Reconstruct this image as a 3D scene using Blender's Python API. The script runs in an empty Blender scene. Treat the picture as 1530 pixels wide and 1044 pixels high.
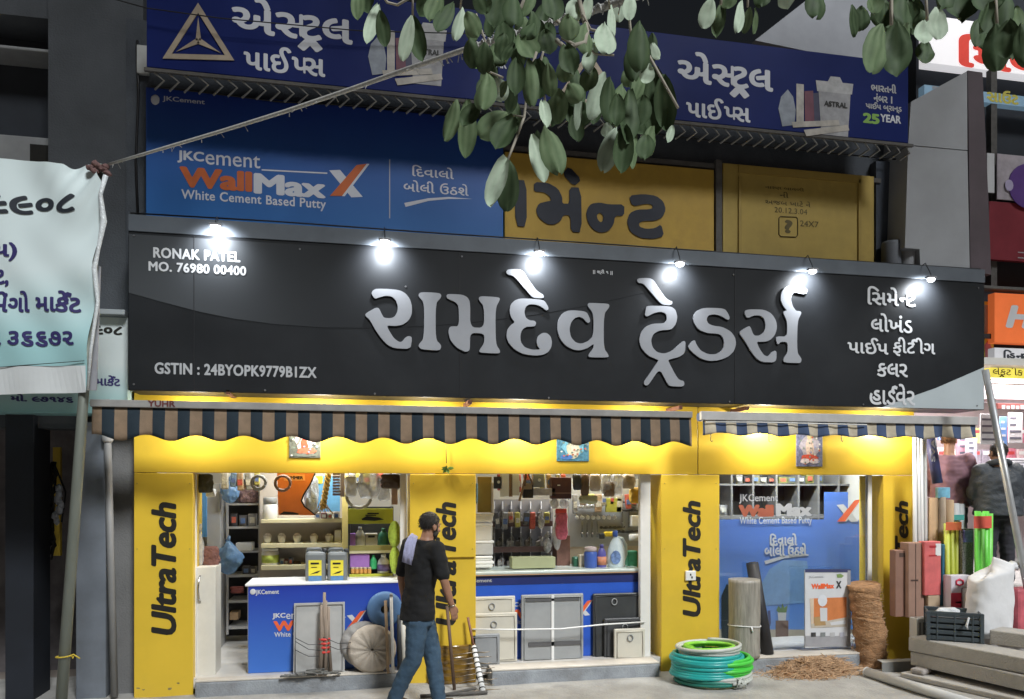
import bpy, bmesh, math, random
from mathutils import Vector, Matrix, noise
random.seed(7)
C = bpy.context.scene.collection
SC = bpy.context.scene
R = math.radians
# ---------------------------------------------------------------- camera, sky, sun, exposure
F, CX, HY, H, D, TH = 1150.0, 765.0, 727.0, 2.0, 7.86, R(11.38)      # focal length, principal column, horizon (photo px), eye height, distance, yaw
sT, cT = math.sin(TH), math.cos(TH)
cam = bpy.data.cameras.new('camera')
cam.sensor_width = 36.0; cam.lens = 36.0 * F / 1530.0
cam.shift_y = (HY - 522.0) / 1530.0; cam.shift_x = 0
cam.clip_start = 0.05; cam.clip_end = 400
camo = bpy.data.objects.new('camera', cam); C.objects.link(camo)
camo.location = (0, -D, H); camo.rotation_euler = (R(90), 0, -TH)
SC.camera = camo
w = bpy.data.worlds.new('World'); SC.world = w; w.use_nodes = True
nt = w.node_tree; bg = nt.nodes['Background']
sky = nt.nodes.new('ShaderNodeTexSky'); sky.sky_type = 'NISHITA'; sky.sun_disc = False
SUN_EL, SUN_AZ = R(42), R(160)       # azimuth clockwise from +Y (seen from above)
sky.sun_elevation = R(-1.5); sky.sun_rotation = SUN_AZ
nt.links.new(sky.outputs[0], bg.inputs[0]); bg.inputs[1].default_value = 0.05
sl = bpy.data.lights.new('street_light', 'SUN'); sl.energy = 2.6; sl.angle = R(12); sl.color = (0.96, 0.99, 1.0)
so = bpy.data.objects.new('street_light', sl); C.objects.link(so)
sdir = Vector((math.sin(SUN_AZ) * math.cos(SUN_EL), math.cos(SUN_AZ) * math.cos(SUN_EL), math.sin(SUN_EL)))
so.rotation_euler = sdir.to_track_quat('Z', 'Y').to_euler()
so.location = (0, -12, 9)
SC.view_settings.view_transform = 'Standard'; SC.view_settings.look = 'None'
SC.view_settings.exposure = 0.35; SC.view_settings.gamma = 1.0; SC.view_settings.use_curve_mapping = False
SC.render.engine = 'CYCLES'; SC.cycles.use_denoising = True; SC.cycles.max_bounces = 6
SC.cycles.diffuse_bounces = 3; SC.cycles.glossy_bounces = 3; SC.cycles.transmission_bounces = 4; SC.cycles.transparent_max_bounces = 8
SC.cycles.sample_clamp_indirect = 4.0; SC.cycles.caustics_reflective = False; SC.cycles.caustics_refractive = False

# ---------------------------------------------------------------- measuring from the photograph
def ray(px, py):
    a = (px - CX) / F
    return Vector((sT + a * cT, cT - a * sT, (HY - py) / F))
def P(px, py, Y):
    d = ray(px, py); t = (Y + D) / d.y
    return Vector((0, -D, H)) + d * t
def G(px, py, z=0.0):
    d = ray(px, py); t = (z - H) / d.z
    return Vector((0, -D, H)) + d * t
def Q(px, py, t):
    return Vector((0, -D, H)) + ray(px, py) * t

# ---------------------------------------------------------------- materials
MATS = {}
def M(name, col, rough=0.6, var=0.12, scale=6.0, metal=0.0, bump=0.0, bscale=60.0, emit=0.0, spec=0.4, alpha=1.0, trans=0.0, dirt=0.0, dcol=(0.12, 0.10, 0.08), coat=0.0, stretch=None):
    if name in MATS: return MATS[name]
    m = bpy.data.materials.new(name); m.use_nodes = True
    n = m.node_tree.nodes; l = m.node_tree.links; b = n['Principled BSDF']
    b.inputs['Roughness'].default_value = rough; b.inputs['Metallic'].default_value = metal
    b.inputs['Specular IOR Level'].default_value = spec
    if coat: b.inputs['Coat Weight'].default_value = coat
    tc = n.new('ShaderNodeTexCoord'); src = tc.outputs['Object']
    if stretch:
        mp = n.new('ShaderNodeMapping'); mp.inputs['Scale'].default_value = stretch; l.new(src, mp.inputs[0]); src = mp.outputs[0]
    nz = n.new('ShaderNodeTexNoise'); nz.inputs['Scale'].default_value = scale; nz.inputs['Detail'].default_value = 5; nz.inputs['Roughness'].default_value = 0.6
    l.new(src, nz.inputs['Vector'])
    cr = n.new('ShaderNodeValToRGB')
    cr.color_ramp.elements[0].position = 0.3; cr.color_ramp.elements[1].position = 0.7
    c0 = [max(0, c * (1 - var)) for c in col[:3]]; c1 = [min(1, c * (1 + var)) for c in col[:3]]
    cr.color_ramp.elements[0].color = (*c0, 1); cr.color_ramp.elements[1].color = (*c1, 1)
    l.new(nz.outputs[0], cr.inputs[0]); out = cr.outputs[0]
    if dirt:
        n2 = n.new('ShaderNodeTexNoise'); n2.inputs['Scale'].default_value = scale * 0.45; n2.inputs['Detail'].default_value = 8; n2.inputs['Roughness'].default_value = 0.7
        l.new(src, n2.inputs['Vector'])
        r2 = n.new('ShaderNodeValToRGB'); r2.color_ramp.elements[0].position = 0.5; r2.color_ramp.elements[1].position = 0.78
        r2.color_ramp.elements[0].color = (0, 0, 0, 1); r2.color_ramp.elements[1].color = (dirt, dirt, dirt, 1)
        l.new(n2.outputs[0], r2.inputs[0])
        mx = n.new('ShaderNodeMix'); mx.data_type = 'RGBA'; mx.inputs[7].default_value = (*dcol, 1)
        l.new(r2.outputs[0], mx.inputs[0]); l.new(out, mx.inputs[6]); out = mx.outputs[2]
    l.new(out, b.inputs['Base Color'])
    rr = n.new('ShaderNodeMapRange'); rr.inputs[3].default_value = max(0.02, rough - 0.12); rr.inputs[4].default_value = min(1, rough + 0.12)
    l.new(nz.outputs[0], rr.inputs[0]); l.new(rr.outputs[0], b.inputs['Roughness'])
    if bump:
        n3 = n.new('ShaderNodeTexNoise'); n3.inputs['Scale'].default_value = bscale; n3.inputs['Detail'].default_value = 4
        l.new(src, n3.inputs['Vector'])
        bp = n.new('ShaderNodeBump'); bp.inputs['Strength'].default_value = bump; bp.inputs['Distance'].default_value = 0.02
        l.new(n3.outputs[0], bp.inputs['Height']); l.new(bp.outputs[0], b.inputs['Normal'])
    if emit:
        l.new(out, b.inputs['Emission Color']); b.inputs['Emission Strength'].default_value = emit
    if trans: b.inputs['Transmission Weight'].default_value = trans
    if alpha < 1: b.inputs['Alpha'].default_value = alpha
    MATS[name] = m
    return m
def m_gradient(name, c0, c1, z0, z1, rough=0.4):
    """printed vertical colour blend (the artwork of the board), in world height"""
    m = bpy.data.materials.new(name); m.use_nodes = True
    n = m.node_tree.nodes; l = m.node_tree.links; b = n['Principled BSDF']; b.inputs['Roughness'].default_value = rough
    g = n.new('ShaderNodeNewGeometry'); s = n.new('ShaderNodeSeparateXYZ'); l.new(g.outputs['Position'], s.inputs[0])
    nz = n.new('ShaderNodeTexNoise'); nz.inputs['Scale'].default_value = 1.1; nz.inputs['Detail'].default_value = 3
    l.new(g.outputs['Position'], nz.inputs['Vector'])
    ad = n.new('ShaderNodeMath'); ad.operation = 'MULTIPLY_ADD'; ad.inputs[1].default_value = (z1 - z0) * 0.35; l.new(nz.outputs[0], ad.inputs[0]); l.new(s.outputs[2], ad.inputs[2])
    mr = n.new('ShaderNodeMapRange'); mr.inputs[1].default_value = z0 + (z1 - z0) * .17; mr.inputs[2].default_value = z1 + (z1 - z0) * .17; l.new(ad.outputs[0], mr.inputs[0])
    mx = n.new('ShaderNodeMix'); mx.data_type = 'RGBA'; mx.inputs[6].default_value = (*c0, 1); mx.inputs[7].default_value = (*c1, 1)
    l.new(mr.outputs[0], mx.inputs[0]); l.new(mx.outputs[2], b.inputs['Base Color'])
    return m
def m_fade(name, c0, c1, x0, x1, rough=0.5):
    """sideways colour blend across a board"""
    m = bpy.data.materials.new(name); m.use_nodes = True
    n = m.node_tree.nodes; l = m.node_tree.links; b = n['Principled BSDF']; b.inputs['Roughness'].default_value = rough; b.inputs['Specular IOR Level'].default_value = .2
    g = n.new('ShaderNodeNewGeometry'); s = n.new('ShaderNodeSeparateXYZ'); l.new(g.outputs['Position'], s.inputs[0])
    mr = n.new('ShaderNodeMapRange'); mr.interpolation_type = 'SMOOTHSTEP'; mr.inputs[1].default_value = x0; mr.inputs[2].default_value = x1; l.new(s.outputs[0], mr.inputs[0])
    mx = n.new('ShaderNodeMix'); mx.data_type = 'RGBA'; mx.inputs[6].default_value = (*c0, 1); mx.inputs[7].default_value = (*c1, 1)
    l.new(mr.outputs[0], mx.inputs[0]); l.new(mx.outputs[2], b.inputs['Base Color'])
    return m
def m_stripes(name, ca, cb, period, x0, rough=0.85):
    m = M(name, ca, rough, 0.15, 12, bump=0.15, bscale=120)
    n = m.node_tree.nodes; l = m.node_tree.links; b = n['Principled BSDF']
    old = b.inputs['Base Color'].links[0].from_socket
    g = n.new('ShaderNodeNewGeometry'); s = n.new('ShaderNodeSeparateXYZ'); l.new(g.outputs['Position'], s.inputs[0])
    a = n.new('ShaderNodeMath'); a.operation = 'SUBTRACT'; a.inputs[1].default_value = x0; l.new(s.outputs[0], a.inputs[0])
    d = n.new('ShaderNodeMath'); d.operation = 'DIVIDE'; d.inputs[1].default_value = period; l.new(a.outputs[0], d.inputs[0])
    f = n.new('ShaderNodeMath'); f.operation = 'FRACT'; l.new(d.outputs[0], f.inputs[0])
    gt = n.new('ShaderNodeMath'); gt.operation = 'GREATER_THAN'; gt.inputs[1].default_value = 0.5; l.new(f.outputs[0], gt.inputs[0])
    mx = n.new('ShaderNodeMix'); mx.data_type = 'RGBA'; mx.inputs[7].default_value = (*cb, 1)
    l.new(gt.outputs[0], mx.inputs[0]); l.new(old, mx.inputs[6]); l.new(mx.outputs[2], b.inputs['Base Color'])
    return m
def m_glass(name, tint=(1, 1, 1), refl=0.12, rough=0.02):
    m = bpy.data.materials.new(name); m.use_nodes = True
    n = m.node_tree.nodes; l = m.node_tree.links
    for x in list(n): n.remove(x)
    o = n.new('ShaderNodeOutputMaterial'); t = n.new('ShaderNodeBsdfTransparent'); t.inputs[0].default_value = (*tint, 1)
    g = n.new('ShaderNodeBsdfGlossy'); g.inputs['Roughness'].default_value = rough
    fr = n.new('ShaderNodeFresnel'); fr.inputs[0].default_value = 1.45
    ad = n.new('ShaderNodeMath'); ad.operation = 'ADD'; ad.inputs[1].default_value = refl * 0.3; l.new(fr.outputs[0], ad.inputs[0])
    mx = n.new('ShaderNodeMixShader'); l.new(ad.outputs[0], mx.inputs[0]); l.new(t.outputs[0], mx.inputs[1]); l.new(g.outputs[0], mx.inputs[2]); l.new(mx.outputs[0], o.inputs[0])
    MATS[name] = m
    return m
def m_plastic(name, col, alpha=0.5, rough=0.25):
    return M(name, col, rough, 0.2, 14, alpha=alpha, bump=0.5, bscale=22, spec=0.6)
def m_emit(name, col, s):
    m = bpy.data.materials.new(name); m.use_nodes = True
    b = m.node_tree.nodes['Principled BSDF']; b.inputs['Base Color'].default_value = (*col, 1)
    b.inputs['Emission Color'].default_value = (*col, 1); b.inputs['Emission Strength'].default_value = s
    MATS[name] = m
    return m

# ---------------------------------------------------------------- objects, parts, labels
def thing(name, label, cat, base, group=None):
    o = bpy.data.objects.new(name, None); C.objects.link(o); o.location = base; o.empty_display_size = 0.1
    o['label'] = label; o['category'] = cat
    if group: o['group'] = group
    return o
def tag(o, label, cat, group=None, kind=None):
    o['label'] = label; o['category'] = cat
    if group: o['group'] = group
    if kind: o['kind'] = kind
    return o
def origin(o):
    v = Vector((0, 0, 0))
    while o is not None: v += o.location; o = o.parent
    return v
def copy_tree(o, parent=None, loc=None, rz=None):
    c = o.copy(); C.objects.link(c)
    if parent is not None: c.parent = parent
    if loc is not None: c.location = loc
    if rz is not None: c.rotation_euler.z = rz
    for ch in list(o.children): copy_tree(ch, c)
    return c
class MB:
    """collects shapes in world coordinates; build() links them as ONE mesh object"""
    def __init__(s): s.b = bmesh.new()
    def _bev(s, g, off):
        es = list({e for f in g for e in f.edges})
        bmesh.ops.bevel(s.b, geom=es, offset=off, segments=2, affect='EDGES', profile=0.5)
    def box(s, x0, x1, y0, y1, z0, z1, bev=0.0, rot=None):
        vs = [s.b.verts.new((x, y, z)) for x in (x0, x1) for y in (y0, y1) for z in (z0, z1)]
        if rot is not None:
            c = Vector(((x0 + x1) / 2, (y0 + y1) / 2, (z0 + z1) / 2))
            for v in vs: v.co = c + rot @ (v.co - c)
        fs = [s.b.faces.new([vs[i] for i in q]) for q in ((0, 1, 3, 2), (4, 6, 7, 5), (0, 4, 5, 1), (2, 3, 7, 6), (0, 2, 6, 4), (1, 5, 7, 3))]
        if bev: s._bev(fs, min(bev, 0.45 * min(abs(x1 - x0), abs(y1 - y0), abs(z1 - z0))))
        return s
    def pbox(s, x0, y0, x1, y1, Y, dep, bev=0.0):
        a = P(x0, y0, Y); c = P(x1, y1, Y)
        return s.box(min(a.x, c.x), max(a.x, c.x), Y, Y + dep, min(a.z, c.z), max(a.z, c.z), bev)
    def tube(s, pts, r, seg=8, cap=True, closed=False):
        pts = [Vector(p) for p in pts]; n = len(pts); rs = r if isinstance(r, (list, tuple)) else [r] * n
        rings = []; up = None
        for i, p in enumerate(pts):
            d = (pts[(i + 1) % n] - pts[i - 1]) if closed else (pts[min(i + 1, n - 1)] - pts[max(i - 1, 0)])
            if d.length < 1e-9: d = Vector((0, 0, 1))
            d.normalize()
            if up is None or abs(d.dot(up)) > 0.98: up = Vector((0, 0, 1)) if abs(d.z) < 0.9 else Vector((1, 0, 0))
            u = d.cross(up).normalized(); v = u.cross(d).normalized(); up = v
            rings.append([s.b.verts.new(p + (u * math.cos(k * 2 * math.pi / seg) + v * math.sin(k * 2 * math.pi / seg)) * rs[i]) for k in range(seg)])
        for i in range(n if closed else n - 1):
            A, B = rings[i], rings[(i + 1) % n]
            for k in range(seg): s.b.faces.new((A[k], A[(k + 1) % seg], B[(k + 1) % seg], B[k])).smooth = True
        if cap and not closed:
            s.b.faces.new(rings[0][::-1]); s.b.faces.new(rings[-1])
        return s
    def lathe(s, c, prof, seg=20, ax=None, sx=1.0, sy=1.0):
        """prof = [(r, h)...] turned round an axis through c"""
        c = Vector(c); q = Matrix.Identity(3) if ax is None else Vector(ax).normalized().to_track_quat('Z', 'Y').to_matrix()
        rings = []
        for r, h in prof:
            rings.append([s.b.verts.new(c + q @ Vector((r * sx * math.cos(k * 2 * math.pi / seg), r * sy * math.sin(k * 2 * math.pi / seg), h))) for k in range(seg)])
        for A, B in zip(rings, rings[1:]):
            for k in range(seg): s.b.faces.new((A[k], A[(k + 1) % seg], B[(k + 1) % seg], B[k])).smooth = True
        s.b.faces.new(rings[0][::-1]); s.b.faces.new(rings[-1])
        return s
    def ball(s, c, rx, ry=None, rz=None, sub=2, rough=0.0, seed=0, rot=None):
        ry = ry or rx; rz = rz or rx
        g = bmesh.ops.create_icosphere(s.b, subdivisions=sub, radius=1.0)['verts']
        for v in g:
            k = 1 + (rough * noise.noise(v.co * 2.2 + Vector((seed * 3.1, seed, 0))) if rough else 0)
            p = Vector((v.co.x * rx, v.co.y * ry, v.co.z * rz)) * k
            v.co = Vector(c) + (rot @ p if rot is not None else p)
        for f in {f for v in g for f in v.link_faces}: f.smooth = True
        return s
    def prism(s, pts, Y, dep):
        """closed outline [(x, z)...] in a facade-parallel plane, pushed back by dep"""
        vs = [s.b.verts.new((x, Y, z)) for x, z in pts]
        f = s.b.faces.new(vs)
        f.normal_update()
        if f.normal.y > 0: f.normal_flip()
        if dep:
            g = bmesh.ops.extrude_face_region(s.b, geom=[f], use_keep_orig=True)
            for v in g['geom']:
                if isinstance(v, bmesh.types.BMVert): v.co.y += dep
        return s
    def slab(s, a, b, c, d, n):
        """a flat four-cornered board a-b-c-d with thickness vector n"""
        top = [s.b.verts.new(Vector(p)) for p in (a, b, c, d)]; bot = [s.b.verts.new(Vector(p) + Vector(n)) for p in (a, b, c, d)]
        s.b.faces.new(top); s.b.faces.new(bot[::-1])
        for i in range(4): s.b.faces.new((top[i], bot[i], bot[(i + 1) % 4], top[(i + 1) % 4]))
        return s
    def build(s, name, mat, parent=None, smooth=False):
        bmesh.ops.recalc_face_normals(s.b, faces=s.b.faces[:])
        me = bpy.data.meshes.new(name)
        if parent is None:
            xs = [v.co for v in s.b.verts]
            o0 = Vector(((min(v.x for v in xs) + max(v.x for v in xs)) / 2, (min(v.y for v in xs) + max(v.y for v in xs)) / 2, min(v.z for v in xs)))
        else: o0 = origin(parent)
        for v in s.b.verts: v.co -= o0
        if smooth:
            for f in s.b.faces: f.smooth = True
        s.b.to_mesh(me); s.b.free()
        me.materials.append(mat)
        o = bpy.data.objects.new(name, me); C.objects.link(o)
        if parent is not None: o.parent = parent
        else: o.location = o0
        return o
def part(name, mat, parent, x0, y0, x1, y1, Y, dep, bev=0.0):
    return MB().pbox(x0, y0, x1, y1, Y, dep, bev).build(name, mat, parent)

# ---------------------------------------------------------------- lettering
_tc = {}
def run_mesh(s, bold=0.0):
    k = s
    if k in _tc: return _tc[k]
    c = bpy.data.curves.new('t', 'FONT'); c.body = s; c.resolution_u = 3; c.space_character = 1.0 if s.isascii() and len(s) < 10 else 1.06 if s.isascii() else 1.02
    o = bpy.data.objects.new('t', c); me = bpy.data.meshes.new_from_object(o)
    vs = [v.co.copy() for v in me.vertices]; fs = [list(p.vertices) for p in me.polygons]
    bpy.data.objects.remove(o); bpy.data.curves.remove(c); bpy.data.meshes.remove(me)
    _tc[k] = (vs, fs)
    return _tc[k]
def stroke2(bm, pts, wd, z):
    for (x0, y0), (x1, y1) in zip(pts, pts[1:]):
        d = Vector((x1 - x0, y1 - y0)); 
        if d.length < 1e-6: continue
        d.normalize(); n = Vector((-d.y, d.x)) * wd / 2; e = d * wd * 0.25
        bm.faces.new([bm.verts.new((p[0], p[1], z)) for p in ((x0 - e.x + n.x, y0 - e.y + n.y), (x0 - e.x - n.x, y0 - e.y - n.y), (x1 + e.x - n.x, y1 + e.y - n.y), (x1 + e.x + n.x, y1 + e.y + n.y))]); z += 0.0004
    return z
def text_bm(tokens, bold=0.02, shear=0.0):
    """a flat bmesh (x right, y up) of a line of writing; tokens: 'run', ('half', ch), ('under',), ('hook',)"""
    if isinstance(tokens, str): tokens = [tokens]
    bm = bmesh.new(); x = 0.0; last = (0, 0, 0); z = 0.0
    for t in tokens:
        if isinstance(t, str):
            s = t.lstrip(' '); x += 0.28 * (len(t) - len(s)); trail = len(s) - len(s.rstrip(' ')); s = s.rstrip(' ')
            vs, fs = run_mesh(s, bold)
            if not vs: continue
            x0 = min(v.x for v in vs); x1 = max(v.x for v in vs); 
            nv = [bm.verts.new((v.x - x0 + x, v.y, z)) for v in vs]
            for f in fs:
                try: bm.faces.new([nv[i] for i in f])
                except ValueError: pass
            last = (x, x + x1 - x0, max(v.y for v in vs)); x += x1 - x0 + 0.07 + 0.28 * trail
        elif t[0] == 'half':
            b2 = bmesh.new(); vs, fs = run_mesh(t[1], bold); x0 = min(v.x for v in vs); x1 = max(v.x for v in vs)
            nv = [b2.verts.new((v.x - x0, v.y, 0)) for v in vs]
            for f in fs:
                try: b2.faces.new([nv[i] for i in f])
                except ValueError: pass
            cut = (x1 - x0) * t[2]
            bmesh.ops.bisect_plane(b2, geom=b2.verts[:] + b2.edges[:] + b2.faces[:], plane_co=(cut, 0, 0), plane_no=(1, 0, 0), clear_outer=True)
            mp = {v: bm.verts.new((v.co.x + x, v.co.y, z)) for v in b2.verts}
            for f in b2.faces: bm.faces.new([mp[v] for v in f.verts])
            b2.free(); last = (x, x + cut, 0.5); x += cut + 0.0
        elif t[0] == 'under':
            c = (last[0] + last[1]) / 2 - 0.02; wd = 0.075 + 2 * bold
            z = stroke2(bm, [(c - 0.17, -0.23), (c, -0.02), (c + 0.17, -0.23)], wd, z + 0.0006)
        elif t[0] == 'hook':
            c = last[1] - 0.06; wd = 0.07 + 2 * bold; y = 0.56
            z = stroke2(bm, [(c, y - .05), (c - .06, y + .08), (c - .03, y + .17), (c + .06, y + .2), (c + .14, y + .17)], wd, z + 0.0006)
        z += 0.0004
    if shear:
        for v in bm.verts: v.co.x += shear * v.co.y
    # put every island on its own layer so that no two faces share a plane
    bm.verts.ensure_lookup_table(); seen = set(); k = 0
    for v in bm.verts:
        if v in seen: continue
        st = [v]; seen.add(v); isl = []
        while st:
            u = st.pop(); isl.append(u)
            for e in u.link_edges:
                o = e.other_vert(u)
                if o not in seen: seen.add(o); st.append(o)
        for u in isl: u.co.z = (k % 6) * 0.0003
        k += 1
    if bold > 0.004:           # heavier weight: the same outlines thickened outwards, each on its own thin layer
        src = [(f, [v.co.copy() for v in f.verts]) for f in bm.faces]; nd = 10
        for i in range(nd):
            a = i * 2 * math.pi / nd; dx, dy = bold * 1.25 * math.cos(a), bold * math.sin(a); mp = {}
            for f, cs in src:
                vs = []
                for v, c in zip(f.verts, cs):
                    if v not in mp: mp[v] = bm.verts.new((c.x + dx, c.y + dy, c.z - 0.00002 * (i + 1)))
                    vs.append(mp[v])
                try: bm.faces.new(vs)
                except ValueError: pass
    return bm
def letter(tokens, x0, y0, x1, y1, Y, mat, parent, bold=0.02, shear=0.0, up=False, name='lettering', fn=None, thick=0.0):
    """writing fitted to the box from photo pixel (x0,y0) top-left to (x1,y1) bottom-right on the facade-parallel plane Y"""
    bm = text_bm(tokens, bold, shear)
    if up:
        for v in bm.verts: v.co.x, v.co.y = -v.co.y, v.co.x
    X0 = min(v.co.x for v in bm.verts); X1 = max(v.co.x for v in bm.verts); Y0 = min(v.co.y for v in bm.verts); Y1 = max(v.co.y for v in bm.verts)
    a = P(x0, y0, Y); c = P(x1, y1, Y); o0 = origin(parent)
    for v in bm.verts:
        q = Vector((a.x + (v.co.x - X0) / (X1 - X0) * (c.x - a.x), Y - 0.003 - v.co.z, c.z + (v.co.y - Y0) / (Y1 - Y0) * (a.z - c.z)))
        if fn: q = fn(q)
        v.co = q - o0
    if thick:
        g = bmesh.ops.extrude_face_region(bm, geom=bm.faces[:], use_keep_orig=True)
        for v in g['geom']:
            if isinstance(v, bmesh.types.BMVert): v.co.y -= thick
    bmesh.ops.recalc_face_normals(bm, faces=bm.faces[:])
    for f in bm.faces:
        f.normal_update()
        if not thick and f.normal.y > 0: f.normal_flip()
    me = bpy.data.meshes.new(name); bm.to_mesh(me); bm.free(); me.materials.append(mat)
    o = bpy.data.objects.new(name, me); C.objects.link(o); o.parent = parent
    return o
def chaikin(p, it=2):
    for _ in range(it):
        q = []
        for a, b in zip(p, p[1:] + p[:1]):
            q += [(a[0] * .8 + b[0] * .2, a[1] * .8 + b[1] * .2), (a[0] * .2 + b[0] * .8, a[1] * .2 + b[1] * .8)]
        p = q
    return p
def outline(name, loops, mat, parent, Y, dep, it=2, bev=0.0):
    """cut-out letters from photo-pixel outlines on plane Y, standing dep proud of it; each loop may be (outer, hole)"""
    cu = bpy.data.curves.new('o', 'CURVE'); cu.dimensions = '2D'; cu.fill_mode = 'BOTH'; cu.extrude = dep / 2; cu.bevel_depth = bev; cu.bevel_resolution = 1
    for lp in loops:
        pts = [P(x, y, Y) for x, y in chaikin(lp, it)]
        sp = cu.splines.new('POLY'); sp.points.add(len(pts) - 1); sp.use_cyclic_u = True
        for q, v in zip(sp.points, pts): q.co = (v.x, v.z, 0, 1)
    o = bpy.data.objects.new('o', cu); me = bpy.data.meshes.new_from_object(o); bpy.data.objects.remove(o); bpy.data.curves.remove(cu)
    o0 = origin(parent)
    for v in me.vertices: v.co = Vector((v.co.x, Y - dep / 2 - 0.004 - v.co.z, v.co.y)) - o0
    me.name = name; me.materials.clear(); me.materials.append(mat)
    o = bpy.data.objects.new(name, me); C.objects.link(o); o.parent = parent
    return o
# ================================================================ setting and large structure
asph = M('pavement_dust', (0.385, 0.375, 0.355), 0.9, 0.20, 3.0, bump=0.5, bscale=40, dirt=0.55, dcol=(0.22, 0.205, 0.19))
def ground():
    bm = bmesh.new(); nx, ny = 150, 60
    V = [[None] * (ny + 1) for _ in range(nx + 1)]
    for i in range(nx + 1):
        for j in range(ny + 1):
            x = -6 + 18 * i / nx; y = -8.5 + 9.5 * j / ny
            z = 0.012 * noise.noise(Vector((x * 1.3, y * 1.3, 0))) + 0.006 * noise.noise(Vector((x * 6, y * 6, 3)))
            V[i][j] = bm.verts.new((x, y, z))
    for i in range(nx):
        for j in range(ny): bm.faces.new((V[i][j], V[i + 1][j], V[i + 1][j + 1], V[i][j + 1])).smooth = True
    me = bpy.data.meshes.new('pavement'); bm.to_mesh(me); bm.free(); me.materials.append(asph)
    o = bpy.data.objects.new('pavement', me); C.objects.link(o); o['kind'] = 'structure'
    e = MB().box(-150, 150, -90, 150, -0.3, -0.03).build('ground', M('ground_dust', (0.28, 0.24, 0.21), 0.95, 0.2, 0.8)); e['kind'] = 'structure'
ground()

yel = M('yellow_cladding', (0.71, 0.48, 0.040), 0.38, 0.05, 2.0, dirt=0.4, dcol=(0.48, 0.33, 0.06), spec=0.5)
yel_s = M('yellow_cladding_side', (0.65, 0.455, 0.048), 0.42, 0.06, 2.0, spec=0.5)
blk = M('black_vinyl', (0.015, 0.014, 0.012), 0.5, 0.2, 20)
dkwall = M('dark_plaster', (0.075, 0.085, 0.10), 0.85, 0.25, 2.2, bump=0.3, dirt=0.6, dcol=(0.03, 0.035, 0.045))
roomw = M('room_paint', (0.62, 0.60, 0.56), 0.7, 0.06, 3)
tile = M('floor_tile', (0.62, 0.60, 0.57), 0.35, 0.08, 4, dirt=0.4, dcol=(0.4, 0.36, 0.32))
led = M('ledge_cement', (0.30, 0.32, 0.345), 0.85, 0.25, 5, bump=0.4, dirt=0.7, dcol=(0.16, 0.15, 0.14))
ledtop = M('ledge_stone', (0.62, 0.57, 0.50), 0.6, 0.12, 4, dirt=0.5, dcol=(0.38, 0.33, 0.28))
alu = M('white_aluminium', (0.74, 0.73, 0.70), 0.35, 0.05, 6)
FZ = 0.15
LZ = P(640, 707.3, 0).z                                              # lintel height
XL, XR = P(200, 900, 0).x, P(1368, 900, 0).x
b = thing('shop_building', 'two storey hardware shop with yellow clad columns and open front under the black name board', 'building', (2, 1.5, 0))
# rooms behind the front
MB().box(XL, XR + .1, 0.02, 3.2, FZ - 0.1, FZ).build('room_floor', tile, b)
MB().box(XL, XR + .1, 2.6, 2.7, FZ, 3.0).build('back_wall', roomw, b)
MB().box(XL - .02, XL + .1, 0.45, 2.6, FZ, 3.0).build('side_wall', roomw, b)
MB().box(XR - .05, XR + .05, 0.45, 2.6, FZ, 3.0).build('side_wall', roomw, b)
MB().box(XL, XR + .1, 0.06, 2.7, 2.9, 3.0).build('ceiling', roomw, b)
MB().box(P(655, 900, .5).x - .04, P(655, 900, .5).x + .04, 0.46, 2.6, FZ, 2.9).build('partition_wall', roomw, b)
MB().box(P(1030, 900, .5).x - .04, P(1030, 900, .5).x + .04, 0.46, 2.6, FZ, 2.9).build('partition_wall', roomw, b)
# columns, each with its vertical lettering
def column(x0, x1, lx0, ly0, lx1, ly1, zb=0.0):
    a = P(x0, 900, 0).x; c = P(x1, 900, 0).x
    o = MB().box(a, c, 0, 0.44, zb - .04, LZ - .004, 0.006).build('column', yel, b)
    letter('UltraTech', lx0, ly0, lx1, ly1, 0, blk, o, bold=0.034, shear=0.2, up=True)
    return o
column(200, 288.5, 226, 750, 264, 948)
o2 = MB().box(P(613, 900, 0).x, P(711, 900, 0).x, 0, 0.44, -.04, LZ - .004, 0.006).build('column', yel, b)
letter('Ultra', 651, 838, 682, 934, 0, blk, o2, bold=0.034, shear=0.2, up=True)
column(988, 1075, 1020, 748, 1047, 921)
column(1320, 1369, 1337, 748, 1357, 910)
# raised upper half of the second column cladding
o = MB().pbox(612.5, 709, 710, 832, -0.03, 0.028, 0.004).build('column_cover', yel, b)
letter('Tech', 651, 750, 682, 829, -0.03, blk, o, bold=0.034, shear=0.2, up=True)

# fascia panels between lintel and sign
SY = -0.35
Zs0 = P(192, 583, SY).z; Zs1 = P(190, 320, SY).z
seam = P(1043, 680, 0).x
MB().box(XL, seam - .006, 0, 0.06, LZ, 3.15, 0.004).build('fascia_panel', yel, b)
MB().box(seam + .006, XR - .02, 0, 0.06, LZ, 3.15, 0.004).build('fascia_panel', yel, b)
MB().box(XL + .02, XR - .04, 0.065, 0.44, LZ + .01, 3.1).build('lintel', yel_s, b)
MB().box(seam - .006, seam + .006, 0.02, 0.05, LZ, 3.1).build('seam_strip', blk, b)
# upper storey wall and soffit
MB().box(XL - 0.1, XR + .25, 0.12, 0.4, 3.16, 6.5).build('upper_wall', dkwall, b)
# raised cement steps
def step(x0, x1, ytop, ybot_l, yf=-0.16):
    a = P(x0, 1000, yf).x; c = P(x1, 1000, yf).x
    s = MB().box(a, c, yf, 0.35, -0.05, FZ - 0.012, 0.015).build('step', led, b)
    MB().box(a, c, yf + .004, 0.02, FZ - 0.012 + .001, FZ + .006, 0.004).build('step_top', ledtop, b)
step(291, 603, 0, 0, -0.11); step(735, 986, 0, 0, -0.23)
step(1078, 1322, 0, 0, -0.24)
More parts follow.
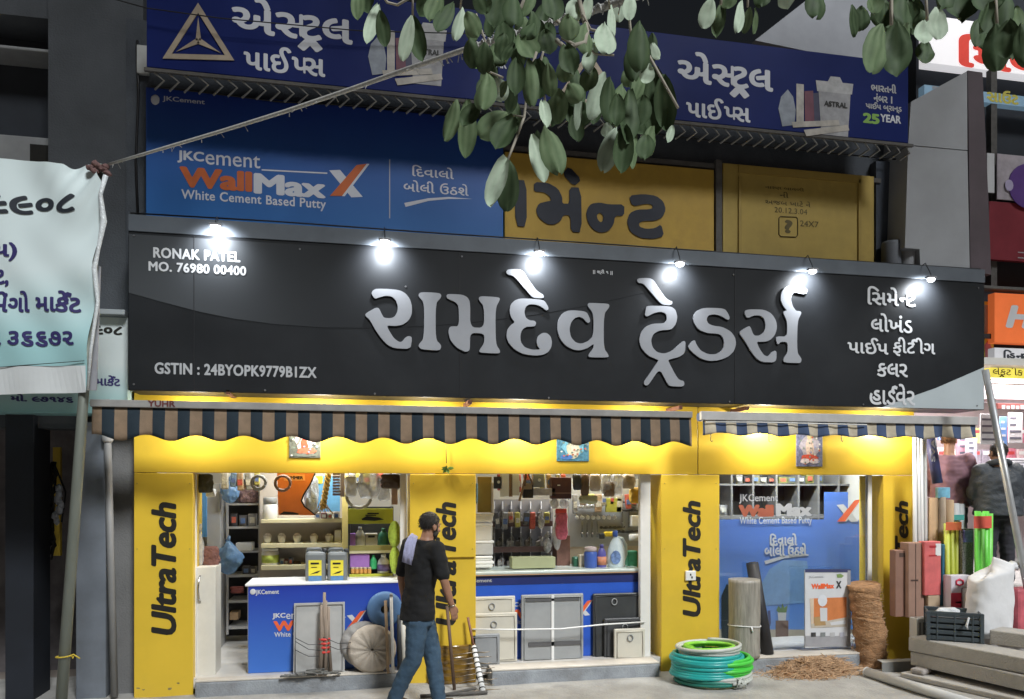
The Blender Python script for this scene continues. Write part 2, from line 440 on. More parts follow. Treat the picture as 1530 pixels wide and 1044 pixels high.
# window of bay two: counter shelf, white frame
white = M('white_paint', (0.74, 0.73, 0.70), 0.45, 0.05, 5)
MB().pbox(957, 708, 972, 1000, 0.1, 0.07, 0.004).build('window_frame', alu, b)
MB().pbox(598, 708, 607, 1010, 0.12, 0.06, 0.004).build('door_frame', alu, b)
MB().pbox(289, 708, 293, 1018, 0.1, 0.05, 0.003).build('door_frame', alu, b)
MB().pbox(1297, 709, 1303, 985, 0.08, 0.05, 0.004).build('window_frame', alu, b)
gl = m_glass('shop_glass', (0.93, 0.96, 0.98), 0.12)
wg = MB().pbox(1076, 710, 1297, 972, 0.10, 0.008).build('window_glass', gl, b)

# ---------------------------------------------------------------- the long black name board
sgn = M('black_board', (0.014, 0.0155, 0.018), 0.5, 0.2, 1.2, spec=0.2, bump=0.25, bscale=1.6, dirt=.25, dcol=(.03, .031, .033))
sgn2 = M('charcoal_board', (0.024, 0.028, 0.034), 0.5, 0.10, 1.2, spec=0.2)
sgnw = M('pale_wedge', (0.42, 0.47, 0.49), 0.4, 0.06, 2, spec=0.35)
silver = M('silver_letters', (0.30, 0.31, 0.335), 0.5, 0.04, 6, metal=0.0, spec=0.25)
wht = M('white_letters', (0.60, 0.61, 0.63), 0.5, 0.03, 6)
ltg = M('grey_letters', (0.42, 0.43, 0.45), 0.5, 0.05, 6)
xs0 = P(191.5, 450, SY).x; xs1 = P(1471, 500, SY).x
s = thing('name_board', 'long black shop name board with big silver cut-out lettering across the front', 'sign', ((xs0 + xs1) / 2, SY, Zs0))
MB().box(xs0, xs1, SY, 0.1, Zs0, Zs1, 0.008).build('board', sgn, s)
MB().box(xs0 + .004, xs1 - .004, SY - .012, SY - .0005, Zs1 - .15, Zs1 - .001, 0.003).build('top_trim', M('trim_grey', (0.10, 0.115, 0.135), 0.5, 0.15, 3), s)
def flat(name, pts, Y, mat, par, dep=0.002):
    q = [P(x, y, Y) for x, y in pts]
    return MB().prism([(v.x, v.z) for v in q], Y, dep).build(name, mat, par)
flat('grey_swoosh', [(192.5, 349), (192.5, 437), (235, 449), (300, 466), (350, 476), (410, 484), (480, 489), (560, 490), (640, 487), (720, 480), (800, 470), (880, 456), (960, 438), (1010, 418), (1010, 401)], SY - .003, m_fade('swoosh_fade', (.055, .060, .066), (.0145, .016, .0185), P(230, 450, SY).x, P(560, 450, SY).x), s)  # paler grey at the left end, fading rightwards into the board colour
flat('pale_wedge', [(1318, 608), (1400, 579), (1470, 548.5), (1470, 611.5)], SY - .003, sgnw, s)
for x in (687, 1098, 290):
    a = P(x, 500, SY).x; MB().box(a - .0025, a + .0025, SY - .0055, SY - .0012, Zs0 + .01, Zs1 - .16).build('panel_joint', M('joint', (0.012, 0.012, 0.014), 0.6), s)
def z1(*p): return [(540 + x / 7.458, 395 + y / 7.458) for x, y in p]
def z2(*p): return [(720 + x / 6.96, 395 + y / 6.96) for x, y in p]
def z3(*p): return [(940 + x / 5.8, 405 + y / 5.8) for x, y in p]
def z4(*p): return [(1015 + x / 7.2, 415 + y / 7.2) for x, y in p]
g = []
g.append(z1((150,390),(110,330),(125,295),(165,275),(300,278),(420,290),(490,325),(540,390),(563,470),(560,560),(525,630),(460,675),(380,690),(280,682),(310,745),(360,825),(420,868),(450,865),(490,815),(525,800),(558,810),(560,850),(545,945),(370,937),(290,900),(220,825),(160,740),(90,615),(45,580),(45,550),(160,485),(195,490),(225,555),(250,600),(330,603),(370,585),(400,530),(405,470),(385,405),(340,360),(270,352),(200,370)))
g.append(z1((635,335),(660,315),(770,315),(870,325),(890,350),(880,380),(825,440),(825,840),(885,900),(885,935),(865,962),(670,950),(635,920),(640,890),(695,830),(700,435),(640,365)))
g.append(z1((945,350),(965,333),(1120,340),(1180,370),(1210,430),(1208,705),(1365,710),(1362,470),(1305,400),(1305,375),(1330,357)) + z2((170,345),(187,365),(137,460),(140,830),(187,900),(180,930)) + z1((1315,985),(1310,960),(1365,880),(1367,772),(1207,765),(1207,940),(1190,970),(1150,977),(1060,930),(990,850),(967,760),(975,710),(1000,692),(1085,695),(1082,470),(1050,425),(955,385)))
g.append(z2((400,357),(535,362),(640,375),(665,410),(688,450),(685,475),(665,483),(610,440),(560,420),(490,418),(450,445),(437,500),(450,555),(490,585),(545,588),(562,615),(545,648),(460,650),(415,680),(395,740),(400,810),(440,865),(520,890),(605,888),(575,850),(563,800),(580,745),(625,715),(670,715),(710,750),(725,810),(715,870),(680,920),(620,945),(540,950),(430,935),(340,890),(275,820),(250,750),(260,680),(300,630),(340,605),(300,555),(283,490),(295,420),(340,375)))
g.append(z2((248,85),(260,60),(300,53),(390,55),(430,80),(470,150),(560,270),(600,300),(630,315),(640,335),(636,356),(530,352),(480,300),(340,135),(310,118),(265,110)))
g.append(z2((905,478),(1080,490),(1115,560),(1122,595),(1105,612),(1085,605),(1050,565),(1010,545),(960,560),(920,610),(905,680),(920,760),(970,815),(1030,828),(1100,800),(1155,745),(1157,515),(1100,440),(1097,415),(1110,402),(1310,412),(1320,430),(1315,455),(1262,520),(1260,870),(1312,945),(1310,970),(1110,968),(1100,945),(1155,870),(1157,825),(1100,870),(1020,897),(950,890),(870,850),(810,780),(780,690),(785,590),(830,510)))
g.append(z3((62,85),(75,65),(170,63),(205,80),(240,135),(310,235),(345,258),(370,265),(365,290),(345,298),(285,294),(250,265),(140,135),(115,110),(75,105)))
g.append(z3((150,302),(350,306),(395,335),(412,400),(400,460),(360,510),(260,515),(205,545),(183,600),(195,660),(235,705),(300,718),(370,690),(430,635),(465,605),(483,615),(478,710),(430,745),(340,768),(332,780),(400,910),(430,945),(470,955),(472,990),(450,1003),(345,998),(320,965),(258,845),(170,975),(150,995),(125,985),(122,960),(180,880),(250,775),(240,768),(160,735),(100,670),(80,600),(95,535),(140,480),(200,458),(300,455),(322,420),(315,370),(270,353),(210,365),(150,397),(130,385),(140,325)))
g.append(z4((260,325),(475,332),(515,385),(533,430),(525,455),(500,450),(440,412),(370,395),(310,403),(282,445),(300,495),(360,520),(450,530),(540,575),(590,640),(602,710),(580,790),(520,850),(420,890),(310,897),(220,870),(140,810),(80,745),(140,675),(160,675),(175,720),(220,785),(300,825),(380,825),(440,795),(475,740),(470,660),(430,605),(290,597),(200,560),(150,490),(140,420),(180,355)))
g.append(z4((690,380),(705,350),(760,342),(900,345),(980,385),(1030,460),(1042,540),(1018,620),(960,680),(880,692),(820,688),(850,760),(900,835),(945,850),(985,800),(1020,785),(1038,800),(1030,913),(880,908),(820,870),(760,790),(690,670),(640,605),(645,575),(735,522),(755,530),(790,625),(850,625),(900,590),(920,520),(905,440),(860,408),(800,405),(720,440)))
g.append(z4((1028,648),(1045,633),(1150,635),(1150,470),(1108,380),(1115,362),(1150,355),(1110,310),(1080,240),(1085,170),(1120,110),(1180,82),(1270,92),(1350,115),(1370,140),(1350,180),(1300,175),(1230,158),(1200,185),(1190,240),(1210,310),(1245,360),(1290,362),(1305,380),(1260,470),(1255,805),(1303,870),(1300,905),(1285,920),(1115,913),(1108,875),(1155,805),(1155,692),(1080,690),(1055,720),(1040,705)))
for lp in g: outline('letter', [lp], silver, s, SY - .002, 0.016, 2, 0.0)
letter('RONAK PATEL', 229, 369, 359, 392, SY - .004, wht, s, 0.028)
letter('MO. 76980 00400', 222, 390, 368, 412, SY - .004, wht, s, 0.028)
letter('GSTIN : 24BYOPK9779B1ZX', 231, 541, 473, 565, SY - .004, ltg, s, 0.03)
letter('|| શ્રી ૧ ||', 886, 402, 915, 411, SY - .004, wht, s, 0.02)
letter(['િસમે', ('half', 'ન', .72), 'ટ'], 1296, 427, 1368, 459, SY - .004, wht, s, 0.018)
letter('લોખંડ', 1301, 467, 1363, 498, SY - .004, wht, s, 0.018)
letter('પાઈપ', 1266, 503, 1327, 530, SY - .004, wht, s, 0.018)
letter(['ફીટ', ('hook',), 'ીગ'], 1334, 503, 1397, 534, SY - .004, wht, s, 0.018)
letter('કલર', 1310, 542, 1356, 564, SY - .004, wht, s, 0.018)
letter(['હાડ', ('hook',), 'વેર'], 1299, 572, 1367, 606, SY - .004, wht, s, 0.018)
# spot lamps along the top of the board
lens = m_emit('lamp_lens', (0.93, 0.97, 1.0), 16)
blkmet = M('black_metal', (0.02, 0.02, 0.022), 0.45, 0.2, 20)
lampinfo = [(322, 341, 'leftmost sign lamp, above the phone number on the black name board', .7), (575, 363, 'second sign lamp from the left, above the first big silver letter', 1.15), (806, 380, 'third sign lamp from the left, beside the tall slanted stroke of the silver lettering', 1.1),
            (1016, 396, 'fourth sign lamp from the left, above the gap between the two silver words', 1.0), (1214, 407, 'fifth sign lamp from the left, above the hooked last silver letter', 1.1), (1391, 419, 'rightmost sign lamp, above the column of small white words', 1.0)]
for px, py, lab, k in lampinfo:
    p = P(px, py, SY - .145)
    t = thing('sign_lamp', lab, 'lamp', (p.x, SY, p.z), 'spot lamps on arms along the top of the name board')
    MB().tube([(p.x, SY + .02, Zs1 - .01), (p.x, SY - .06, Zs1 + .012), (p.x, SY - .14, p.z + .075), (p.x, p.y, p.z + .05)], 0.005, 6).build('arm', blkmet, t)
    MB().box(p.x - .055, p.x + .055, p.y - .03, p.y + .03, p.z + .022, p.z + .045, 0.008).build('housing', M('lamp_grey', (.25, .25, .26), .5, .1, 10), t)
    MB().ball((p.x, p.y, p.z + .012), .044, .03, .028).build('lens', lens, t)
    l = bpy.data.lights.new('sign_lamp_light', 'SPOT'); l.energy = 40 * k; l.color = (0.90, 0.95, 1.0); l.shadow_soft_size = 0.03; l.spot_size = R(150); l.spot_blend = 0.6
    lo = bpy.data.objects.new('sign_lamp_light', l); C.objects.link(lo); lo.parent = t
    q = Vector((p.x, p.y + .01, p.z - .022)); lo.location = q - origin(t); lo.rotation_euler = Vector((0, -0.85, 0.42)).to_track_quat('Z', 'Y').to_euler()

# ---------------------------------------------------------------- lamps under the awning, behind the valance
tubem = m_emit('tube_glow', (1.0, 0.93, 0.80), 6)
def awning_lamp(px, lab, e):
    x = P(px, 640, -0.18).x; z = Zs0 - .145
    t = thing('bulb_lamp', lab, 'lamp', (x, -0.18, z), 'bulbs hidden behind the awning valance')
    MB().lathe((x, -.18, z + .02), [(.016, 0), (.022, .02), (.022, .05)], 12).build('socket', white, t)
    MB().ball((x, -.18, z - .01), .03, .03, .035).build('bulb', tubem, t)
    l = bpy.data.lights.new('bulb_light', 'POINT'); l.energy = e * 2.1; l.color = (1.0, 0.94, 0.84); l.shadow_soft_size = 0.04
    lo = bpy.data.objects.new('bulb_light', l); C.objects.link(lo); lo.parent = t; lo.location = Vector((x, -.18, z - .06)) - origin(t)
awning_lamp(292, 'bulb behind the valance over the first yellow column', 7)
awning_lamp(480, 'bulb behind the valance beside the red framed picture', 12)
awning_lamp(640, 'bulb behind the valance over the second yellow column', 8)
awning_lamp(778, 'bulb behind the valance left of the blue picture', 13)
awning_lamp(960, 'bulb behind the valance near the end of the left awning', 9)
awning_lamp(1150, 'bulb under the rolled awning left of the tall framed picture', 16)
awning_lamp(1330, 'bulb under the rolled awning over the rightmost yellow column', 14)

# ---------------------------------------------------------------- awnings
tan, navy = (0.235, 0.165, 0.11), (0.016, 0.028, 0.040)
aw_grey = M('awning_bar_paint', (0.30, 0.29, 0.28), 0.5, 0.15, 6)
YA = -0.62
x0 = P(134, 600, YA).x; x1 = P(1035, 620, YA).x; zt = P(134, 596, YA).z; zb = P(134, 607, YA).z; zc = P(260, 649, YA).z; zd = P(255, 659, YA).z
per = (P(540, 640, YA).x - P(255, 640, YA).x) / 4
t = thing('striped_awning', 'long awning with scalloped navy and tan striped valance over the left two bays', 'awning', ((x0 + x1) / 2, YA, zb))
MB().box(x0, x1, YA, YA + .06, zb, zt, 0.006).build('front_bar', aw_grey, t)
def valance(x0, x1, zt, zm, amp, per, ph, Y, name, mat, par, bulge=0.012):
    n = int((x1 - x0) / 0.018); bm = bmesh.new(); rows = 6; V = []
    for i in range(n + 1):
        x = x0 + (x1 - x0) * i / n
        zz = zm - amp * (1 + .25 * noise.noise(Vector((x * 1.1, 7, 0)))) * math.cos((x - ph) / per * 2 * math.pi + .35 * noise.noise(Vector((x * .8, 2, 5)))) + .012 * noise.noise(Vector((x * .9, 1, 1)))
        col = []
        for j in range(rows + 1):
            f = j / rows
            y = Y + bulge * math.sin((x - ph) / per * 4 * math.pi + 1.0) * f + 0.02 * noise.noise(Vector((x * 1.7, f, 4))) * f - 0.02 * f
            col.append(bm.verts.new((x, y, zt + (zz - zt) * f)))
        V.append(col)
    for i in range(n):
        for j in range(rows): bm.faces.new((V[i][j], V[i][j + 1], V[i + 1][j + 1], V[i + 1][j])).smooth = True
    g = bmesh.ops.extrude_face_region(bm, geom=bm.faces[:], use_keep_orig=True)
    for v in g['geom']:
        if isinstance(v, bmesh.types.BMVert): v.co.y += 0.003
    m = MB(); m.b.free(); m.b = bm
    return m.build(name, mat, par)
ph = P(255, 640, YA).x
valance(x0 + .01, x1 - .005, zb + .004, (zc + zd) / 2, (zd - zc) / -2 * .9, per, ph, YA + .03, 'valance', m_stripes('awning_stripes', tan, navy, per / 2, ph - per / 8), t)
MB().tube([(x0 + .02, YA + .10, zb - .03), (x1 - .02, YA + .10, zb - .03)], .045, 12).build('fabric_roll', MATS['awning_stripes'], t)
MB().tube([(x0, YA + .03, zt - .03), (x0 + .01, -.02, zt + .06)], .014, 8).build('end_arm', aw_grey, t)
letter('YUHR', 221, 598, 262, 608, YA - .001, M('maroon_print', (0.12, 0.03, 0.03), .6), t, 0.03)
YB = -0.5
x0 = P(1048, 620, YB).x; x1 = P(1462, 632, YB).x; zt = P(1048, 614, YB).z; zb = P(1048, 627, YB).z; zm = P(1048, 647, YB).z
t = thing('rolled_awning', 'rolled up striped awning with short wavy valance over the right bay', 'awning', ((x0 + x1) / 2, YB, zb))
MB().box(x0, x1, YB, YB + .05, zb, zt, 0.006).build('front_bar', M('awning_bar_light', (0.46, 0.45, 0.44), .5, .12, 6), t)
valance(x0 + .03, x1 - .01, zb, zm - .01, 0.014, .44, x0, YB + .03, 'valance', m_stripes('awning_stripes_pale', (0.50, 0.44, 0.34), (0.06, 0.09, 0.17), .235, x0 + .05), t, 0.02)
MB().tube([(x0 + .02, YB + .12, zb + .04), ((x0 + x1) / 2, YB + .13, zb + .03), (x1 - .02, YB + .12, zb + .04)], .045, 12).build('fabric_roll', MATS['awning_stripes_pale'], t)
for px in (1062, 1149, 1257):
    a = P(px, 655, YB + .1); MB().tube([(a.x, a.y, zb), (a.x, a.y, a.z + .02), (a.x, a.y, a.z - .02), (a.x + .012, a.y, a.z - .035), (a.x + .022, a.y, a.z - .02)], .004, 6).build('hook', blkmet, t)
MB().tube([(x0 + .05, YB, zb - .02), (x0 + .7, YB - .01, zb - .015), (x0 + 1.9, YB - .012, zb - .022)], .007, 6).build('crank_rod', alu, t)
for px, py in ((347, 590), (697, 604), (1003, 612), (1100, 613)):
    a = P(px, py, -0.1); MB().box(a.x - .02, a.x + .02, -.35, 0, a.z - .02, a.z + .02, .003).build('bracket', M('rust', (0.12, 0.05, 0.03), .8, .3, 20), s)

# ---------------------------------------------------------------- pictures on the fascia
def picture(x0, y0, x1, y1, lab, cols, bgc, seed):
    random.seed(seed)
    a = P(x0, y0, -.012); c = P(x1, y1, -.012)
    t = thing('framed_picture', lab, 'picture', ((a.x + c.x) / 2, -.012, c.z))
    MB().box(a.x, c.x, -.012, -.001, c.z, a.z, .002).build('backing', M('pic_bg_%d' % seed, bgc, .4, .5, 30), t)
    W, Hh = c.x - a.x, a.z - c.z; mx = (a.x + c.x) / 2
    # a generic seated, garlanded figure in flat printed shapes
    def blob(nm, cx, cz, rx, rz, col, k):
        pts = [(mx + cx * W + rx * W * math.cos(i * .4488) * (1 + .15 * math.sin(i * 2.1 + k)), c.z + cz * Hh + rz * Hh * math.sin(i * .4488)) for i in range(14)]
        MB().prism(pts, -.0145 - .0004 * k, .0002).build(nm, M('pic_%s_%d' % (nm, k + seed * 20), col, .4, .25, 40), t)
    for k, (nm, cx, cz, rx, rz, col) in enumerate(cols): blob(nm, cx, cz, rx, rz, col, k)
    for k in range(26):
        cx = random.uniform(-.44, .44); cz = random.uniform(.06, .94)
        blob('printed_fleck', cx, cz, .035, .03, random.choice([(.7, .68, .6), (.3, .35, .5), (.55, .15, .08), (.2, .25, .2)]), 10 + k % 8 + .03 * k if False else 10 + k)
picture(432, 641, 479, 684, 'red and white picture of a seated figure on the fascia, half under the valance', [('halo', 0, .6, .3, .35, (.4, .42, .4)), ('robe', -.03, .55, .26, .4, (.75, .55, .5)), ('shawl', -.02, .42, .12, .3, (.55, .10, .05)), ('lap', .06, .24, .32, .12, (.62, .16, .09)), ('base', 0, .1, .42, .06, (.2, .22, .18))], (.16, .17, .13), 1)
picture(832, 651, 880, 689, 'blue and teal picture on the fascia under the middle of the valance', [('halo', 0, .55, .33, .36, (.20, .48, .60)), ('robe', 0, .45, .2, .36, (.65, .62, .45)), ('shawl', .03, .5, .09, .22, (.75, .70, .55)), ('base', -.2, .16, .2, .1, (.08, .2, .5))], (.08, .22, .30), 2)
picture(1190, 646, 1229, 697, 'tall picture of a figure over red petals on the right bay fascia', [('halo', 0, .6, .36, .34, (.42, .38, .42)), ('robe', 0, .55, .15, .33, (.68, .52, .42)), ('crown', 0, .87, .1, .07, (.7, .6, .3)), ('lap', 0, .26, .34, .1, (.65, .10, .06)), ('petal', -.18, .16, .18, .08, (.7, .6, .6)), ('petal_r', .18, .16, .18, .08, (.7, .6, .6))], (.17, .18, .27), 3)

# ---------------------------------------------------------------- billboards of the upper storey
navyb = M('navy_board', (0.007, 0.017, 0.12), 0.45, 0.10, 1.5, spec=.12)
greyw = M('grey_board_letters', (0.62, 0.64, 0.70), 0.5, 0.05, 5)
YP = -0.55
def pipe_board(x0, x1, lab, tri, a1, a2, prod, yr):
    zt = P(1281, 85, YP).z; zb = P(900, 172, YP).z + .03
    X0 = P(x0, 100, YP).x; X1 = P(x1, 100, YP).x
    t = thing('pipe_billboard', lab, 'billboard', ((X0 + X1) / 2, YP, zb), 'navy pipe billboards along the top')
    MB().box(X0, X1, YP, YP + .06, zb, zt, .004).build('board', navyb, t)
    letter(['એ', ('half', 'સ', .78), 'ટ', ('under',), 'લ'], *a1, YP, greyw, t, 0.026)
    letter(['પાઈ', ('half', 'પ', .74), 'સ'], *a2, YP, greyw, t, 0.024)
    em = M('emblem_bronze', (0.40, 0.33, 0.25), .45, .15, 8, metal=.2)
    if tri:
        A, B, Cc = tri; m = MB()
        cen = ((A[0] + B[0] + Cc[0]) / 3, (A[1] + B[1] + Cc[1]) / 3)
        def inn(p, k): return (cen[0] + (p[0] - cen[0]) * k, cen[1] + (p[1] - cen[1]) * k)
        for u, v in ((A, B), (B, Cc), (Cc, A)):
            q = [P(*z, YP - .01) for z in (u, v, inn(v, .74), inn(u, .74))]
            m.prism([(k.x, k.z) for k in q], YP - .012, .01)
        m.build('emblem', em, t); m = MB()
        for u in (A, B, Cc):
            q = inn(u, .62); d = (-(q[1] - cen[1]) * .12, (q[0] - cen[0]) * .12)
            w_ = [P(*z, YP - .008) for z in ((cen[0] + d[0], cen[1] + d[1]), q, (cen[0] - d[0], cen[1] - d[1]))]
            m.prism([(k.x, k.z) for k in w_], YP - .009, .006)
        m.build('emblem_star', em, t)
    x, y, sc = prod     # printed product group: bucket, fittings, pipes (flat print built as thin layers)
    def pr(nm, pts, col, k): flat(nm, [(x + u * sc, y + v * sc + u * sc * .1) for u, v in pts], YP - .004 - .0006 * k, M('print_%s' % nm, col, .5, .25, 8), t, .0005)
    pr('bucket_print', [(60, 5), (108, 5), (104, 72), (64, 72)], (.34, .34, .36), 0)
    pr('lid_print', [(56, -8), (74, -8), (78, -16), (92, -16), (96, -8), (112, -8), (110, 8), (58, 8)], (.46, .46, .47), 1)
    letter('ASTRAL', x + 68 * sc, y + 24 * sc + 4, x + 103 * sc, y + 35 * sc + 5, YP - .006, blk, t, .03)
    pr('fitting_print', [(0, 40), (4, 22), (14, 10), (22, 20), (26, 40), (24, 62), (6, 66)], (.26, .29, .34), 2)
    pr('white_box_print', [(27, 0), (38, 0), (38, 60), (27, 60)], (.45, .43, .40), 3)
    pr('red_box_print', [(39, 10), (52, 8), (54, 58), (40, 60)], (.16, .05, .08), 4)
    pr('dark_box_print', [(52, 12), (60, 10), (62, 52), (54, 54)], (.05, .05, .10), 5)
    pr('pipe_print', [(20, 58), (90, 48), (92, 56), (22, 66)], (.45, .42, .38), 6)
    pr('pipe_print', [(38, 68), (104, 54), (106, 62), (42, 77)], (.50, .47, .43), 7)
    x, y, sc = yr
    letter('ભારતની', x, y, x + 38 * sc, y + 18 * sc, YP, ltg, t, .03)
    letter('નંબર 1', x + 4 * sc, y + 17 * sc, x + 32 * sc, y + 33 * sc, YP, ltg, t, .03)
    letter('પાઈપ બ્રાન્ડ', x - 8 * sc, y + 29 * sc, x + 46 * sc, y + 48 * sc, YP, ltg, t, .03)
    letter('25', x - 12 * sc, y + 46 * sc, x + 13 * sc, y + 64 * sc, YP, M('lime_print', (.22, .42, .08), .5), t, .05)
    letter('YEAR', x + 14 * sc, y + 48 * sc, x + 45 * sc, y + 63 * sc, YP, greyw, t, .03)
    return t
pipe_board(219, 742, 'left navy pipe billboard with bronze triangle emblem', ((296, 4), (243, 87), (350, 90)), (346, -8, 527, 84), (364, 64, 486, 116), (550, 42, 1.05), (712, 40, 1.0))
pipe_board(744, 1357, 'right navy pipe billboard, its left half behind the hanging leaves', ((880, 75), (828, 152), (932, 158)), (1012, 74, 1155, 152), (1025, 142, 1121, 184), (1163, 122, 1.0), (1301, 122, 1.0))
# row of angle brackets under the billboards
zb = P(900, 172, YP).z + .03
iron = M('angle_iron', (0.10, 0.095, 0.09), 0.8, 0.25, 12)
fr = thing('bracket_frame', 'iron bracket frame running under the navy billboards', 'frame', (2, YP, zb - .15))
Xa, Xb = P(215, 130, YP).x, P(1365, 230, YP).x
MB().box(Xa, Xb, YP + .0, YP + .03, zb - .035, zb - .006).build('front_rail', iron, fr)
MB().box(Xa, Xb, -.02, .1, zb - .22, zb - .17).build('wall_rail', iron, fr)
n = 62
for i in range(n):
    x = Xa + .08 + (Xb - Xa - .16) * i / (n - 1)
    MB().tube([(x, YP + .02, zb - .035), (x + .075, YP + .05, zb - .085), (x - .015, YP + .10, zb - .15)], .011, 4).build('bracket', M('bracket_grey', (.26, .26, .25), .7, .2, 12), fr)

# blue putty billboard
YW = -0.06
a = P(218, 130, YW); c = P(752, 362, YW)
t = thing('putty_billboard', 'blue wall putty billboard with an orange X above the left of the name board', 'billboard', ((a.x + c.x) / 2, YW, c.z))
blueg = m_gradient('blue_board', (0.025, 0.15, 0.44), (0.018, 0.045, 0.26), c.z, a.z)
MB().box(a.x, c.x, YW, .11, c.z, a.z, .004).build('board', blueg, t)
orange = M('orange_print', (0.55, 0.13, 0.035), 0.5, 0.1, 6)
def putty_art(t, ox, oy, s, Y, shear_y=0.0, only=None, tag2=True, wh=None, og=None, hide=()):
    """the putty lettering: ox, oy = photo pixel of the first small word's top left; s = scale; slope = photo pixels down per pixel right"""
    wh = wh or greyw; og = og or orange
    def L(tok, x0, y0, x1, y1, m, bold, **k): letter(tok, ox + x0 * s, oy + y0 * s + shear_y * x0 * s, ox + x1 * s, oy + y1 * s + shear_y * x1 * s, Y, m, t, bold, **k)
    if 'head' not in hide:
        L('JKC', 0, 0, 40, 19, wh, .03); L('ement', 42, 0, 124, 19, wh, .005)
    if 'wall' not in hide: L('Wall', 3, 24, 112, 55, og, .042)
    if 'max' not in hide: L('Max', 114, 26, 222, 57, wh, .04)
    if 'line' not in hide: flat('rule_line', [(ox + x * s, oy + (y + shear_y * x) * s) for x, y in ((126, 19.5), (224, 17.5), (224, 19.5), (126, 21.5))], Y - .003, wh, t, .0005)
    if 'white' not in hide: L('White Cement Based Putty', 6, 58, 222, 76, wh, .015)
    q = lambda pts, k, m, nm: flat(nm, [(ox + x * s, oy + (y + shear_y * x) * s) for x, y in pts], Y - .003 - k * .0008, m, t, .0005)
    q([(227, 14), (243, 12), (277, 50), (260, 52)], 0, wh, 'x_stroke'); q([(228, 52), (268, 3), (283, 0), (246, 51)], 1, og, 'x_slash'); q([(283, 0), (287, 0), (250, 51), (246, 51)], 1, wh, 'x_edge')
putty_art(t, 265, 224, 1.0, YW, 0.072)
letter('JKCement', 243, 143, 306, 158, YW, greyw, t, .012)
MB().ball((P(232, 149, YW).x, YW - .003, P(232, 149, YW).z), .04, .003, .05, 2).build('logo_dot', greyw, t)
flat('divider_line', [(581.5, 238), (583, 238), (583, 326), (581.5, 326)], YW - .003, ltg, t, .0005)
letter('િદવાલો', 616, 246, 678, 268, YW, greyw, t, .012); letter('બોલી ઉઠશે', 603, 268, 700, 293, YW, greyw, t, .012)
flat('underline', [(604, 303), (640, 296), (670, 294), (706, 297), (670, 297), (640, 300), (606, 309)], YW - .003, greyw, t, .0005)

# yellow cement sign board and yellow panel beside it
ybd = M('yellow_board', (0.50, 0.32, 0.055), 0.6, 0.12, 2.5, dirt=0.55, dcol=(0.24, 0.15, 0.04))
YY = -0.04
a = P(754, 226, YY); c = P(1067, 384, YY)
t = thing('cement_signboard', 'old yellow board with heavy black lettering above the name board', 'sign', ((a.x + c.x) / 2, YY, c.z))
MB().box(a.x, c.x, YY, .11, c.z - .1, a.z, .008).build('board', ybd, t)
ink = M('navy_ink', (0.016, 0.02, 0.035), 0.55, 0.25, 6)
def z6(*p): return [(745 + x / 4.636, 230 + y / 4.636) for x, y in p]
for lp in ([(110,180),(192,184),(195,505),(116,500)], [(245,195),(340,200),(410,240),(440,300),(440,345),(490,345),(487,230),(570,235),(575,545),(500,540),(495,425),(445,425),(430,465),(380,492),(330,485),(275,440),(258,390),(275,345),(330,330),(365,325),(350,290),(310,265),(243,262)], [(485,85),(575,180),(520,225),(440,140)],
           [(900,290),(1000,278),(1090,290),(1140,330),(1157,385),(1135,440),(1080,465),(1000,465),(970,480),(975,505),(1020,520),(1080,515),(1125,487),(1145,570),(1070,590),(980,582),(910,540),(887,470),(905,410),(960,385),(1040,385),(1068,375),(1060,352),(1020,345),(925,365)]):
    outline('letter', [z6(*lp)], ink, t, YY - .002, .004, 1)
outline('letter', [z6((640,345),(700,337),(760,350),(870,350),(868,430),(805,430),(795,490),(760,535),(710,547),(660,530),(620,480),(605,420),(615,375)), z6((700,405),(725,430),(720,465),(705,475),(685,455),(678,425))], ink, t, YY - .002, .004, 1)
a = P(1080, 243, YY); c = P(1306, 402, YY)
t = thing('yellow_signboard', 'dull yellow framed panel with small hand lettering at the right of the upper wall', 'sign', ((a.x + c.x) / 2, YY, c.z))
MB().box(a.x, c.x, YY, .11, c.z - .1, a.z, .006).build('board', M('yellow_board_dull', (0.42, 0.30, 0.075), .65, .14, 2.5, dirt=.5, dcol=(0.22, .15, .05)), t)
rim = MB(); yr_ = M('yellow_rim', (0.36, 0.25, 0.06), .6, .1, 3)
rim.pbox(1104, 257, 1287, 262, YY - .02, .018).pbox(1104, 262.6, 1108, 396, YY - .02, .018).pbox(1283, 268, 1287, 400, YY - .02, .018)
rim.build('raised_rim', yr_, t)
ol = M('olive_ink', (0.10, 0.075, 0.02), .6)
letter('નારણ બાવળી', 1143, 276, 1201, 287, YY, ol, t, .01); letter('ની', 1165, 286, 1178, 296, YY, ol, t, .01); letter('અજબ ખાટે ને', 1143, 296, 1211, 310, YY, ol, t, .01)
letter('20.12.3.04', 1157, 309, 1206, 321, YY, ol, t, .01); letter('24X7', 1195, 329, 1223, 340, YY, ol, t, .01); letter('?', 1172, 328, 1184, 349, YY, ol, t, .05)
m = MB(); q = [P(x, y, YY - .006) for x, y in ((1166, 323), (1190, 324), (1192, 327), (1192, 351), (1189, 354), (1167, 353), (1164, 350), (1164, 326))]
m.tube([(v.x, YY - .004, v.z) for v in q], .006, 6, closed=True).build('rounded_box', ol, t)
m = MB().pbox(1070, 238, 1079, 396, -.06, .05).build('wall_post', iron, b)
